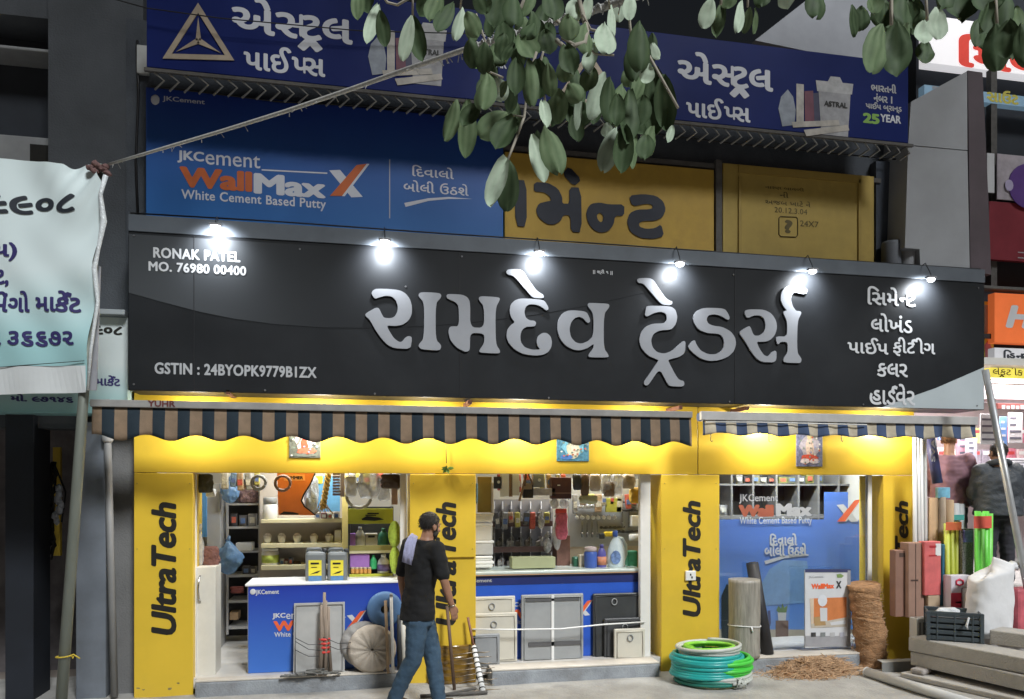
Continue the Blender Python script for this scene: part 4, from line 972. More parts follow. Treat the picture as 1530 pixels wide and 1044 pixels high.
t = thing('side_poster', 'yellow poster with a pink blotch between the name board and the orange sign', 'poster', P(1478, 560, .1))
npart('sheet', 1471, 450, 1485, 562, .12, M('poster_yellow', (.72, .58, .10), .5, .2, 8), .01, t); flat('pink_blotch', [(1471, 515), (1477, 508), (1482, 520), (1481, 540), (1473, 548)], .118, M('pink_print', (.62, .2, .22), .5), t); flat('grey_figure', [(1471, 455), (1479, 456), (1481, 490), (1474, 498), (1471, 496)], .117, M('grey_print', (.4, .38, .36), .5), t)
MB().pbox(1470, 498, 1487, 506, .05, .02).build('bracket', blkmet, rb)
npart('soffit_panel', 1476, 574, 1640, 600, .05, M('pink_soffit', (.62, .52, .54), .5, .06, 3), .4)
t = thing('red_header', 'dull red header strip with pale lettering over the right shop opening', 'sign', P(1510, 612, .04))
npart('board', 1491, 602, 1640, 614, .03, M('red_header', (.34, .10, .09), .5, .15, 6), .05, t); [part('pale_mark', wht, t, 1497 + k * 7, 605 + (k % 2), 1502 + k * 7, 611, .027, .002) for k in range(6)]
l = bpy.data.lights.new('shop_tube_light', 'AREA'); l.energy = 130; l.size = 1.6; l.color = (1, .97, .96)
t = thing('ceiling_tube', 'white tube lamp under the ceiling of the right shop', 'lamp', (8.0, .6, 3.36))
MB().box(7.2, 8.8, .56, .64, 3.34, 3.40, .01).build('tube', m_emit('white_tube', (1, .98, .97), 8), t); lo = bpy.data.objects.new('shop_tube_light', l); C.objects.link(lo); lo.parent = t; lo.location = (0, 0, -.06)
# upper signs of the neighbour
t = thing('red_letter_signboard', 'backlit white sign with big red letters at the top right corner behind leaves', 'sign', P(1460, 115, .2))
npart('board', 1386, 22, 1640, 125, .3, m_emit('backlit_white', (.86, .84, .86), .5), .15, t)
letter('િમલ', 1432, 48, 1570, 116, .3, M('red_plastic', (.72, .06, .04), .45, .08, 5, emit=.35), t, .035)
t = thing('blue_signboard', 'blue strip sign with yellow letters under the red lettered sign', 'sign', P(1460, 165, .25))
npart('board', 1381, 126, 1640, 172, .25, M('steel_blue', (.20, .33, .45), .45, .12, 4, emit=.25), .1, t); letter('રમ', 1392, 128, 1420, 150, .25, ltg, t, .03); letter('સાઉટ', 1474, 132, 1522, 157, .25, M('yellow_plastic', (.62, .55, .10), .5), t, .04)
t = thing('maroon_hoarding', 'maroon hoarding with white posters and a violet disc at the right edge', 'billboard', P(1510, 400, .1))
npart('board', 1478, 300, 1640, 398, .18, M('maroon_board', (.20, .018, .03), .5, .15, 3), .06, t)
npart('white_poster', 1475, 228, 1486, 288, .17, wht, .02, t); npart('white_poster', 1490, 229, 1640, 310, .16, M('pale_poster', (.42, .38, .42), .5, .2, 8), .02, t)
cc = P(1535, 278, .15); r_ = (P(1535, 245, .15) - cc).length
MB().prism([(cc.x + r_ * math.cos(i * .2618), cc.z + r_ * math.sin(i * .2618)) for i in range(24)], .145, .01).build('violet_disc', M('violet_print', (.10, .04, .22), .5, .15, 6), t)
c2 = P(1507, 277, .15); MB().prism([(c2.x + .06 * math.cos(i * .5236), c2.z + .07 * math.sin(i * .5236)) for i in range(12)], .14, .004).build('pale_emblem', M('lilac_print', (.45, .40, .58), .5), t)
[part('pale_mark', ltg, t, 1521, 376 + k * 8, 1545, 379 + k * 8, .177, .002) for k in range(2)]
npart('dark_edge', 1481, 100, 1490, 430, .26, iron, .08)
# things on show inside the right shop
for i, (x0, y0, x1, y1, Y, col, lab) in enumerate([(1465, 618, 1490, 664, .5, (.72, .74, .76), 'white printed chart hanging beside the leaning steel pole in the right shop'), (1494, 622, 1505, 668, .7, (.16, .30, .62), 'narrow blue chart hanging in the right shop'), (1507, 616, 1528, 662, .7, (.74, .72, .74), 'white chart with rows of print at the far right of the shop'),
    (1432, 648, 1452, 694, 1.0, (.68, .36, .44), 'pink packet card hanging between the two shoppers'), (1446, 655, 1460, 690, .9, (.55, .56, .66), 'lilac grey packet hanging between the two shoppers'), (1500, 684, 1535, 702, 1.4, (.68, .68, .72), 'white carton on the upper shelf at the right edge'), (1505, 712, 1540, 735, 1.4, (.60, .60, .66), 'pale carton on the lower shelf at the right edge')]):
    a = P(x0, y0, Y); c = P(x1, y1, Y)
    o = thing('hanging_chart' if i < 3 else ('hanging_packet' if i < 5 else 'carton'), lab, 'chart' if i < 3 else ('packet' if i < 5 else 'box'), ((a.x + c.x) / 2, Y, c.z))
    MB().box(a.x, c.x, Y, Y + (.012 if i < 3 else .05 if i < 5 else .25), c.z, a.z, .004).build('sheet' if i < 3 else 'body', M('chart_%d' % i, col, .5, .12, 14), o)
    m = MB(); random.seed(i)
    for k in range(4):
        zz = c.z + (a.z - c.z) * (k + .6) / 4.6; m.box(a.x + .02, a.x + .02 + (c.x - a.x - .04) * random.uniform(.5, 1), Y - .003, Y - .0008, zz, zz + (a.z - c.z) * .07)
    m.build('printed_line', M('chart_print_%d' % i, (.16, .16, .2) if i != 1 else (.7, .7, .75), .5), o)
MB().pbox(1485, 703, 1640, 708, 1.3, .5).build('shelf', alu, rb); MB().pbox(1485, 736, 1640, 741, 1.3, .5).build('shelf', alu, rb)
MB().pbox(1432, 700, 1470, 735, 1.2, .3, .01).build('counter_box', M('maroon_box', (.16, .07, .08), .5, .2, 6), rb)
# leaning steel pole and thin prop at the right edge
a, c = Q(1472, 552, 8.1), G(1560, 1010, 0)
t = thing('steel_prop', 'grey steel pole leaning against the right end of the name board', 'pole', c)
MB().tube([c, a], .035, 10).build('tube', M('galvanised', (.46, .47, .48), .4, .12, 6, metal=.4), t)

random.seed(41); ords = ['first', 'second', 'third', 'fourth', 'fifth', 'sixth', 'seventh', 'eighth', 'ninth']
pc_ = [((.62, .60, .64), 'white'), ((.55, .18, .24), 'rose'), ((.20, .30, .55), 'blue'), ((.60, .42, .44), 'pink'), ((.55, .50, .18), 'yellow'), ((.25, .22, .26), 'grey')]
for r_, (y0, y1, rn) in enumerate([(636, 662, 'top'), (668, 700, 'middle'), (706, 742, 'bottom')]):
    for k in range(9):
        x0_ = 1384 + k * 17 + random.uniform(-2, 2); col, cn = random.choice(pc_); Yk = 1.7 + .06 * random.random()
        o = thing('blister_pack', 'small %s pack, %s from the left in the %s row on the right shop wall' % (cn, ords[k], rn), 'packet', P(x0_ + 6, y1, Yk), 'packs hung on the right shop wall')
        part('card', M('pack_%s' % cn, col, .45, .3, 25), o, x0_, y0 + random.uniform(0, 4), x0_ + 13, y1 - random.uniform(0, 6), Yk, .03, .003); part('print', M('pack_print_%d' % (k % 3), [(.1, .1, .3), (.5, .06, .06), (.7, .7, .68)][k % 3], .5), o, x0_ + 2, y0 + 6, x0_ + 11, y0 + 11, Yk - .003, .002)
# ================================================================ inside the shop
plate = m_emit('tube_white', (1.0, .98, .95), 9)
def ceiling_tube(x, y, e, lab):
    t = thing('tube_lamp', lab, 'lamp', (x, y, 2.86))
    MB().box(x - .6, x + .6, y - .03, y + .03, 2.84, 2.896, .008).build('batten', white, t); MB().tube([(x - .58, y, 2.82), (x + .58, y, 2.82)], .014, 8).build('tube', plate, t)
    l = bpy.data.lights.new('tube_light', 'AREA'); l.shape = 'RECTANGLE'; l.size = 1.2; l.size_y = .12; l.energy = e; l.color = (.93, .97, 1.0)
    lo = bpy.data.objects.new('tube_light', l); C.objects.link(lo); lo.parent = t; lo.location = (0, 0, -.07)
ceiling_tube(-.3, .75, 34, 'tube lamp on the ceiling of the left bay, nearest the door'); ceiling_tube(2.6, .7, 30, 'tube lamp on the ceiling of the middle bay'); ceiling_tube(5.2, .47, 95, 'tube lamp on the ceiling of the glazed right bay')
creamy = M('cream_shelf', (.72, .66, .42), .5, .06, 5); steel = M('rack_steel', (.42, .42, .42), .45, .12, 6, metal=.3); cardb = M('cardboard', (.40, .27, .16), .8, .15, 6)
grey = M('grey_plastic', (.30, .31, .32), .45, .12, 5); dgrey = M('dark_plastic', (.05, .052, .055), .4, .2, 6); offw = M('off_white_plastic', (.66, .64, .58), .4, .06, 6, dirt=.25, dcol=(.45, .42, .36))
limec = M('lime_net', (.40, .52, .06), .7, .25, 30, bump=.6, bscale=120); bluep = m_plastic('blue_bag_film', (.16, .30, .52), .78); clearp = m_plastic('clear_bag_film', (.62, .62, .62), .5)
wood = M('worn_wood', (.30, .19, .11), .75, .25, 5, stretch=(1, 1, .15), bump=.2); red = M('red_tape', (.62, .06, .05), .4, .2, 20); white2 = M('white_plastic', (.78, .78, .77), .35, .05, 6)
def base_of(x0, y1, x1, Y): a = P(x0, y1, Y); c = P(x1, y1, Y); return ((a.x + c.x) / 2, Y, a.z)
def boxthing(name, lab, cat, x0, y0, x1, y1, Y, dep, mat, bev=.006, group=None):
    t = thing(name, lab, cat, base_of(x0, y1, x1, Y), group); part('body', mat, t, x0, y0, x1, y1, Y, dep, bev); return t
def bag(name, lab, x0, y0, x1, y1, Y, mat, seed, cat='bag', fold=.28, n=3, neck=True):
    a = P(x0, y0, Y); c = P(x1, y1, Y); w_, h_ = c.x - a.x, a.z - c.z
    t = thing(name, lab, cat, ((a.x + c.x) / 2, Y, c.z))
    m = MB(); b_ = m.b; g_ = bmesh.ops.create_icosphere(b_, subdivisions=4, radius=1)['verts']
    for v in g_:
        p = v.co.copy(); q = p * 2.0 + Vector((seed * 2.7, seed, 0)); f = 1 + fold * noise.noise(q) + fold * .5 * noise.noise(q * 2.6)
        tz = (p.z + 1) / 2; sq = 1.0 if not neck else (1 - .72 * max(0, tz - .62) / .38)
        if not neck and fold > .15:      # pillow shaped packet rather than a ball
            mxx = max(abs(p.x), abs(p.z), 1e-6); k_ = ((abs(p.x) ** 5 + abs(p.z) ** 5 + abs(p.y) ** 2.4) ** (-.22)); p = p * min(k_, 1.5); tz = (p.z + 1) / 2
        v.co = Vector(((a.x + c.x) / 2 + p.x * w_ / 2 * f * sq, Y + p.y * min(w_, h_) * .35 * f, c.z + max(0, min(1.05, tz)) * h_))
    for f in b_.faces: f.smooth = True
    m.build('body', mat, t)
    if neck: MB().tube([((a.x + c.x) / 2 - .01, Y, a.z - .02), ((a.x + c.x) / 2 + .01, Y, a.z + .05)], [.03, .012], 8).build('tied_neck', mat, t)
    return t
def coil(name, lab, px, py, rpx, Y, r, n, mat, cat='coil', tilt=(0, -1, 0), spread=.05):
    c = P(px, py, Y); Rr = rpx * (Y + D) / F
    t = thing(name, lab, cat, c); random.seed(int(px)); m = MB(); q = Vector(tilt).normalized().to_track_quat('Z', 'Y').to_matrix()
    pts = []
    for i in range(n * 18):
        an = i * 2 * math.pi / 18; k = Rr * (1 + spread * math.sin(i * .31)); pts.append(c + q @ Vector((k * math.cos(an), k * math.sin(an), .012 * math.sin(i * .17) + .004 * i / 18)))
    m.tube(pts, r, 6); m.build('loops', mat, t); return t
# --- left bay: half door, rack, shelves
t = boxthing('half_door', 'off-white half door with a steel pull handle just inside the first column', 'door', 293, 847, 322, 1013, .14, .32, offw)
MB().tube([P(299, 860, .13), P(297, 866, .09), P(296, 880, .085), P(297, 893, .09), P(299, 899, .13)], .009, 8).build('handle', M('chrome', (.6, .6, .62), .2, .05, 5, metal=1), t)
bag('brown_sack', 'maroon brown sack standing on the half door', 303, 816, 327, 847, .35, M('brown_sack', (.17, .075, .06), .7, .3, 14, bump=.5), 3, 'sack', neck=False)
bag('clear_bag', 'crumpled clear plastic bag beside the brown sack on the half door', 293, 790, 305, 847, .3, clearp, 4)
for (x0, y0, x1, y1, Y, mat, nm, lab, cat) in [(293, 735, 309, 802, 1.2, M('sky_blue_card', (.10, .30, .62), .5, .15, 5), 'blue_poster', 'blue poster on the side wall inside the first bay', 'poster'), (309, 722, 329, 816, 1.4, M('grey_cupboard', (.40, .40, .40), .5, .08, 4), 'grey_cupboard', 'tall grey cupboard left of the steel rack', 'cupboard')]:
    a = P(x0, y0, Y); c = P(x1, y1, Y); o = MB().box(a.x, c.x, Y, Y + (.02 if 'poster' in nm else .4), (c.z if 'poster' in nm else FZ), a.z, .005).build('body' if 0 else nm, mat); tag(o, lab, cat)
bag('black_pouch', 'dark olive folded sacking hung at the top left of the first bay', 293, 708, 318, 736, .3, M('olive_sacking', (.09, .085, .055), .9, .2, 30, bump=.4), 6, 'sacking', neck=False)
bag('white_rag', 'white crumpled packet under the olive sacking', 308, 730, 322, 742, .5, white2, 7, 'packet', neck=False)
rk = thing('steel_rack', 'grey steel shelf rack at the back of the left bay', 'rack', base_of(338, 940, 390, 1.6))
YR = 1.6
for px in (338, 386): MB().pbox(px, 716, px + 3.2, 948, YR, .03).build('post', steel, rk)
for y in (752, 787, 823, 859, 897, 936): MB().pbox(341, y, 386, y + 2.6, YR + .005, .42).build('shelf', steel, rk)
MB().pbox(339, 716, 389, 948, YR + .44, .01).build('back_panel', M('rack_back', (.06, .06, .065), .7, .2, 4), rk)
random.seed(9)
def goods(name, lab, cat, x0, y0, x1, y1, Y, n, cols, seed, group=None):
    """a row of small packets standing on one shelf; each is a thing"""
    random.seed(seed); x = x0
    for k in range(n):
        w_ = (x1 - x0) / n * random.uniform(.78, .96); hh = (y1 - y0) * random.uniform(.65, 1)
        t = boxthing(name, lab[k] if isinstance(lab, (list, tuple)) else lab, cat, x, y1 - hh, x + w_, y1, Y + random.uniform(0, .05), .12, M('goods_%d_%d' % (seed, k % len(cols)), cols[k % len(cols)], .45, .3, 20), .004, group)
        part('label', M('goods_l_%d_%d' % (seed, k % 3), [(.6, .58, .5), (.5, .12, .08), (.12, .2, .4)][(k + seed) % 3], .5, .2, 30), t, x + w_ * .2, y1 - hh * .75, x + w_ * .8, y1 - hh * .3, Y - .003, .002)
        x += (x1 - x0) / n
dk = [(.08, .08, .09), (.16, .15, .15), (.25, .25, .26)]
goods('dark_packet', ['small dark packet left on the second shelf of the steel rack', 'small dark packet in the middle of the second shelf of the steel rack', 'small dark packet right on the second shelf of the steel rack'], 'packet', 344, 766, 384, 787, YR + .06, 3, dk, 1)
boxthing('white_carton', 'low white carton on the third shelf of the steel rack', 'box', 352, 811, 377, 823, YR + .05, .2, white2)
bag('maroon_bundle', 'clear bag of maroon fittings on the top shelf of the steel rack', 356, 724, 386, 752, YR + .1, M('maroon_mesh', (.28, .18, .19), .5, .5, 40, bump=.6), 8, neck=False)
goods('small_packet', ['small grey packet on the fourth shelf of the steel rack', 'small dark tin on the fourth shelf of the steel rack'], 'packet', 362, 846, 385, 859, YR + .06, 2, dk, 2)
bag('red_bundle', 'reddish cloth bundle on the fifth shelf of the steel rack', 345, 876, 364, 886, YR + .05, M('red_cloth', (.32, .10, .09), .8, .2, 10), 9, 'bundle', neck=False)
boxthing('tan_carton', 'small tan carton near the bottom of the steel rack', 'box', 343, 915, 356, 926, YR + .05, .2, cardb)
bag('blue_bag', 'blue plastic bag hanging in front of the top shelf of the rack', 331, 717, 357, 752, YR - .25, bluep, 11)
bag('blue_bag', 'bigger blue plastic bag bulging out in front of the middle rack shelves', 322, 807, 361, 858, YR - .4, bluep, 12)
boxthing('white_sheet', 'white cards pinned above the steel rack', 'card', 330, 700, 388, 716, 1.5, .02, white2, .002)
# --- wall shelves behind the counter
YS2 = 1.15
us = thing('wall_shelves', 'wall panel with cream edged shelves behind the blue counter', 'shelves', base_of(388, 872, 512, YS2))
MB().pbox(388, 700, 520, 905, YS2 + .3, .05).build('back_panel', M('beige_panel', (.50, .45, .41), .6, .08, 3), us)
for y in (776, 812.5, 845): MB().pbox(390, y, 512, y + 4.5, YS2, .29, .003).build('shelf', creamy, us)
MB().pbox(511, 710, 520, 905, YS2 - .1, .4, .003).build('side_post', M('pale_yellow_post', (.62, .52, .20), .5, .08, 4), us)
def jar(name, lab, px, y0, y1, rpx, Y, mat, lidm=None, cat='jar', labm=None, lid=.16, group=None):
    c = P(px, y1, Y); h_ = P(px, y0, Y).z - c.z; r = rpx * (Y + D) / F
    t = thing(name, lab, cat, c, group); hb = h_ * (1 - lid)
    MB().lathe(c, [(r * .93, 0), (r, .01), (r, hb * .9), (r * .85, hb)], 18).build('body', mat, t)
    if lidm: MB().lathe(c + Vector((0, 0, hb)), [(r * .92, 0), (r * .95, h_ * lid * .8), (r * .85, h_ * lid)], 18).build('lid', lidm, t)
    if labm:
        MB().lathe(c + Vector((0, 0, hb * .22)), [(r * 1.012, 0), (r * 1.012, hb * .5)], 18).build('label', labm, t)
    return t
jar('storage_jar', 'white jar with a grey lid on the top wall shelf', 403.5, 743, 776, 10, YS2 + .12, white2, grey, lid=.3)
for k, px in enumerate((400, 421, 444, 469, 492)):
    c = P(px, 812, YS2 + .12); r = 6 * (YS2 + D) / F
    t = thing('cup', ['white cup standing leftmost on the middle wall shelf', 'white cup second from the left on the middle wall shelf', 'white cup standing centrally on the middle wall shelf', 'white cup second from the right on the middle wall shelf', 'white cup standing rightmost on the middle wall shelf'][k], 'cup', c, 'cups on the middle shelf')
    MB().lathe(c, [(r * .7, 0), (r, .09), (r * .92, .09), (r * .65, .012)], 16).build('body', white2, t); MB().lathe(c + Vector((0, 0, .09)), [(r * .9, 0), (r * .5, .025), (.002, .03)], 14).build('lid', M('frosted', (.7, .66, .66), .3, .05, 6), t)
jar('paint_tub', 'white tub with a lime green label on the bottom wall shelf', 404, 818, 845, 12, YS2 + .12, white2, white2, 'tub', M('lime_label', (.45, .55, .10), .5, .25, 12))
boxthing('brown_tape', 'small brown roll lying on the bottom wall shelf', 'tape', 438, 838, 449, 845, YS2 + .1, .08, M('brown_tape_roll', (.10, .06, .03), .4), .02)
boxthing('white_cards', 'stack of white cards at the right end of the middle wall shelf', 'cards', 500, 792, 510, 812, YS2 + .1, .15, white2)
goods('sachet', ['small striped sachet on the top wall shelf, leftmost', 'small striped sachet on the top wall shelf beside the rope', 'small dark sachet on the top wall shelf', 'pale sachet at the right end of the top wall shelf'], 'packet', 470, 765, 508, 776, YS2 + .05, 4, [(.5, .45, .4), (.2, .1, .1), (.45, .42, .3)], 5)
# orange hanging sheet
YO = .75
t = thing('orange_sheet', 'orange printed hanging sheet with a concave right edge above the wall shelves', 'poster', base_of(414, 770, 470, YO))
def polyp(nm, pts, Y, dep, mat, par): q = [P(x, y, Y) for x, y in pts]; return MB().prism([(v.x, v.z) for v in q], Y, dep).build(nm, mat, par)
polyp('sheet', [(414, 706), (470, 706), (463, 722), (453, 738), (449, 748), (454, 757), (470, 769.5), (416, 769.5)], YO, .012, M('orange_sheet', (.68, .19, .045), .4, .1, 5), t)
polyp('dark_edge', [(470, 706), (472, 706), (465, 723), (455, 739), (451.5, 748), (456, 756), (473, 769.5), (470, 769.5), (454, 757), (449, 748), (453, 738), (463, 722)], YO - .002, .012, blk, t)
letter('MMER', 434, 711, 453, 716, YO - .001, blk, t, .04); polyp('name_box', [(424, 708.5), (455, 708.5), (456, 718), (424, 718)], YO - .0015, .001, M('orange_pale', (.75, .32, .12), .4), t)
polyp('tool_print', [(418, 768), (424, 764), (438, 765), (446, 767), (446, 769), (418, 769)], YO - .002, .002, blk, t)
bag('fabric_bag', 'grey blue packet hanging right of the orange sheet', 455, 712, 475, 768, YO + .1, M('grey_blue_film', (.42, .46, .52), .35, .2, 12, bump=.5), 15, neck=False)
boxthing('blue_card', 'blue card with a yellow top strip behind the twisted rope', 'card', 470, 711, 508, 764, 1.05, .02, M('card_blue', (.12, .32, .55), .5, .2, 6), .002)
part('strip', M('card_yellow', (.7, .6, .05), .5), bpy.data.objects[-1] if False else [o for o in C.objects if o.name.startswith('blue_card')][0], 470, 711, 482, 722, 1.045, .004)
coil('wire_coil', 'small grey wire coil hanging under the header, left of the orange sheet', 387, 721, 9.5, .5, .016, 3, M('coil_grey', (.30, .30, .29), .5))
coil('wire_coil', 'brown wire coil hanging in front of the orange sheet', 423, 722, 10.5, .5, .015, 3, M('coil_brown', (.25, .15, .10), .5))
coil('cable_ring', 'big translucent pipe ring hanging left of the display rack', 537, 740, 18, .45, .014, 4, m_plastic('ring_film', (.42, .38, .28), .8))
t = thing('twisted_rope', 'gold twisted rope hanging between the orange sheet and the dark stack', 'rope', P(490, 760, .6)); m = MB()
for ph_ in (0, 2.1, 4.2):
    m.tube([P(491 - i * .15, 706 + i * .9, .6) + Vector((.022 * math.cos(i * .3 + ph_), .022 * math.sin(i * .3 + ph_), 0)) for i in range(60)], .014, 6)
m.build('strands', M('gold_rope', (.45, .30, .09), .7, .2, 30), t)
m = MB(); random.seed(2)
for k in range(8): m.tube([P(484, 757, .6), P(478 + k * 1.6, 752 + random.uniform(-5, 10), .58), P(470 + k * 4, 762 + random.uniform(0, 6), .58)], .006, 5)
m.build('frayed_end', MATS['gold_rope'], t)
t = thing('dark_stack', 'dark mauve stack of strips hanging right of the gold rope', 'strips', base_of(497, 742, 515, .6)); m = MB()
for k in range(8): m.pbox(497, 706 + k * 4.4, 509 if k > 5 else 508, 709.6 + k * 4.4, .6, .06, .003)
m.build('strips', M('mauve_strip', (.13, .09, .11), .5, .2, 12), t); part('backing', M('mauve_backing', (.20, .16, .17), .5), t, 508.5, 705, 515, 742, .61, .05)
for k, (x0, y0, x1, y1, lab) in enumerate([(536, 706, 566, 745, 'clear bag hanging above the pipe ring'), (564, 712, 582, 748, 'second clear bag hanging above the display rack'), (516, 712, 532, 742, 'white packet hanging left of the clear bags')]): bag('hanging_bag', lab, x0, y0, x1, y1, .42, clearp if k < 2 else white2, 20 + k, neck=False)
bag('dark_pouch', 'dark brown pouch hanging at the top right of the door opening', 570, 708, 598, 730, .3, M('dark_brown_pouch', (.09, .06, .04), .6, .3, 14), 25, 'pouch', neck=False)
boxthing('carton_strip', 'pinkish cardboard strip hanging beside the door frame', 'card', 585, 728, 594, 754, .4, .04, M('pink_card', (.50, .34, .27), .7))
# display rack
YD = .55
t = thing('display_rack', 'lime and black display rack of chemicals on the counter', 'rack', base_of(520, 870, 588, YD))
lime = M('lime_panel', (.46, .48, .05), .45, .12, 6)
MB().pbox(520, 757, 588, 869, YD + .33, .01).build('back_panel', dgrey, t)
MB().pbox(520, 757, 523, 869, YD + .02, .3).build('side_panel', dgrey, t); MB().pbox(585.5, 757, 588, 869, YD + .02, .3).build('side_panel', dgrey, t)
o = MB().pbox(520, 760, 587, 782, YD, .02, .003).build('header', lime, t); part('header_mark', blk, o, 549, 766, 566, 768, YD - .003, .002); part('header_mark', blk, o, 546, 769, 562, 770.5, YD - .003, .002); polyp('header_print', [(540, 775), (548, 771), (566, 773), (574, 776), (560, 778), (541, 777)], YD - .003, .002, blk, o)
MB().pbox(522, 822, 587, 826, YD, .3, .002).build('shelf', creamy, t); MB().pbox(522, 815, 587, 822, YD - .005, .01, .002).build('shelf_lip', M('olive_lip', (.34, .30, .10), .5, .1, 6), t)
o = MB().pbox(522, 858, 587, 867, YD - .01, .03, .002).build('base_panel', lime, t); polyp('base_print', [(525, 862), (584, 862), (584, 864), (525, 864)], YD - .013, .002, blk, o)
pur = M('purple_box', (.36, .17, .50), .5, .12, 8)
boxthing('purple_carton', 'small purple carton on the upper shelf of the display rack', 'box', 522, 797, 531, 816, YD + .1, .1, pur); boxthing('purple_carton', 'long purple carton on the lower level of the display rack', 'box', 523, 828, 552, 848, YD + .03, .15, pur)
def bottle(name, lab, px, y0, y1, rpx, Y, mat, capm, cat='bottle', labm=None, sx=1.0, handle=False):
    c = P(px, y1, Y); h_ = P(px, y0, Y).z - c.z; r = rpx * (Y + D) / F; t = thing(name, lab, cat, c)
    MB().lathe(c, [(r * .9, 0), (r, .012), (r, h_ * .5), (r * .9, h_ * .66), (r * .5, h_ * .82), (r * .36, h_ * .86)], 16, sy=.62).build('body', mat, t)
    MB().lathe(c + Vector((0, 0, h_ * .86)), [(r * .4, 0), (r * .42, h_ * .12), (r * .3, h_ * .14)], 12).build('cap', capm, t)
    if labm: MB().lathe(c + Vector((0, 0, h_ * .12)), [(r * 1.015, 0), (r * 1.015, h_ * .36)], 16, sy=.64).build('label', labm, t)
    if handle: MB().tube([c + Vector((r * .45, 0, h_ * .84)), c + Vector((r * 1.0, 0, h_ * .78)), c + Vector((r * 1.05, 0, h_ * .5)), c + Vector((r * .95, 0, h_ * .4))], r * .14, 8).build('handle', mat, t)
    return t
grn = M('green_bottle', (.05, .42, .16), .35, .15, 8); dgrn = M('dark_green', (.03, .12, .07), .4, .2, 8)
bottle('bottle', 'pale grey bottle on the upper shelf of the display rack', 538, 787, 816, 7, YD + .12, M('pale_bottle', (.42, .40, .35), .4), grey); boxthing('tool_case', 'pale case with a handle cutout in the middle of the display rack', 'case', 546, 797, 564, 816, YD + .12, .1, M('case_grey', (.40, .37, .32), .5)); part('slot', blk, [o for o in C.objects if o.name.startswith('tool_case')][0], 550, 800, 560, 803, YD + .117, .004)
bottle('bottle', 'dark green bottle at the right of the upper rack shelf', 573, 789, 816, 8, YD + .12, dgrn, dgrn)
bottle('bottle', 'bright green bottle on the lower level of the display rack', 558, 829, 850, 5, YD + .06, grn, grn); bottle('bottle', 'white pot right of the bright green bottle', 573, 828, 856, 9, YD + .05, white2, white2, 'tub', M('violet_label', (.2, .15, .35), .5, .3, 12))
for k in range(5): jar('small_jar', ['orange jar leftmost in the front row of the rack', 'orange jar second from left in the front row of the rack', 'orange jar in the middle of the front row of the rack', 'orange jar second from right in the front row of the rack', 'orange jar rightmost in the front row of the rack'][k], 527 + k * 6.2, 847, 857, 2.9, YD - .0 + .03, M('orange_jar', (.60, .30, .08), .4, .2, 10), M('cream_lid', (.6, .5, .35), .5), lid=.25, group='orange jars in the rack front row')
bag('lime_net_bag', 'lime green netted sponge bundle hanging right of the display rack', 580, 778, 599, 818, .28, limec, 31, 'bundle', .12, neck=False); bag('lime_net_bag', 'lower lime green netted bundle hanging right of the display rack', 582, 816, 598, 857, .28, limec, 32, 'bundle', .12, neck=False)
# --- counter
YC = .12
t = thing('counter', 'blue printed counter with white top in the left bay', 'counter', base_of(360, 1010, 640, YC))
a = P(371, 876, YC); c = P(606, 1009, YC)
cblue = m_gradient('counter_blue', (.055, .19, .62), (.015, .04, .36), c.z, a.z)
MB().box(a.x, c.x, YC, YC + .03, FZ + .004, a.z).build('front_panel', cblue, t); MB().box(a.x - .006, a.x - .002, YC, YC + .5, FZ + .004, a.z).build('side_panel', M('counter_side', (.30, .28, .27), .5, .1, 4), t)
MB().box(a.x - .03, c.x, YC - .01, YC + .55, a.z + .001, a.z + .022, .004).build('top', white2, t)
letter('JKCement', 382, 881, 417, 889, YC, wht, t, .02); MB().ball((P(378, 884, YC).x, YC - .003, P(378, 884, YC).z), .03, .003, .03, 2).build('logo_dot', wht, t)
org = M('bright_orange_print', (.80, .13, .04), .5, .06, 6)
putty_art(t, 407, 916, .49, YC, -.03, wh=wht, og=org)
def jerry(x0, x1, lab):
    y0, y1, Y = 825, 871, .26; a = P(x0, y0, Y); c = P(x1, y1, Y); t = thing('jerrycan', lab, 'jerrycan', ((a.x + c.x) / 2, Y, c.z), 'grey jerrycans on the counter')
    MB().box(a.x, c.x, Y, Y + .2, c.z, a.z, .03).build('body', M('jerry_grey', (.17, .185, .19), .4, .1, 5), t)
    mx = (a.x + c.x) / 2; MB().tube([(mx - .09, Y + .06, a.z - .01), (mx - .08, Y + .06, a.z + .03), (mx + .05, Y + .06, a.z + .03), (mx + .06, Y + .06, a.z - .01)], .014, 8).build('handle', MATS['jerry_grey'], t)
    MB().lathe((mx + .09, Y + .06, a.z - .01), [(.025, 0), (.025, .035), (.02, .04)], 12).build('cap', dgrey, t)
    l_ = part('label', M('jerry_yellow', (.72, .62, .05), .45, .08, 8), t, x0 + 5, y0 + 12, x1 - 6, y0 + 35, Y - .003, .002); part('label_foot', M('jerry_blue', (.10, .22, .42), .45, .2, 14), t, x0 + 5, y0 + 35.3, x1 - 6, y0 + 43, Y - .003, .002)
    part('label_title', blk, t, x0 + 8, y0 + 15.5, x1 - 10, y0 + 18, Y - .0045, .001); polyp('label_print', [(x0 + 7, y0 + 33), (x0 + 16, y0 + 29), (x1 - 7, y0 + 27), (x1 - 12, y0 + 31)], Y - .0045, .001, blk, t); part('label_line', blk, t, x0 + 9, y0 + 22, x1 - 13, y0 + 23, Y - .0045, .001)
jerry(456, 486.5, 'left grey jerrycan with yellow label on the counter'); jerry(489, 519, 'right grey jerrycan with yellow label, touching the display rack')

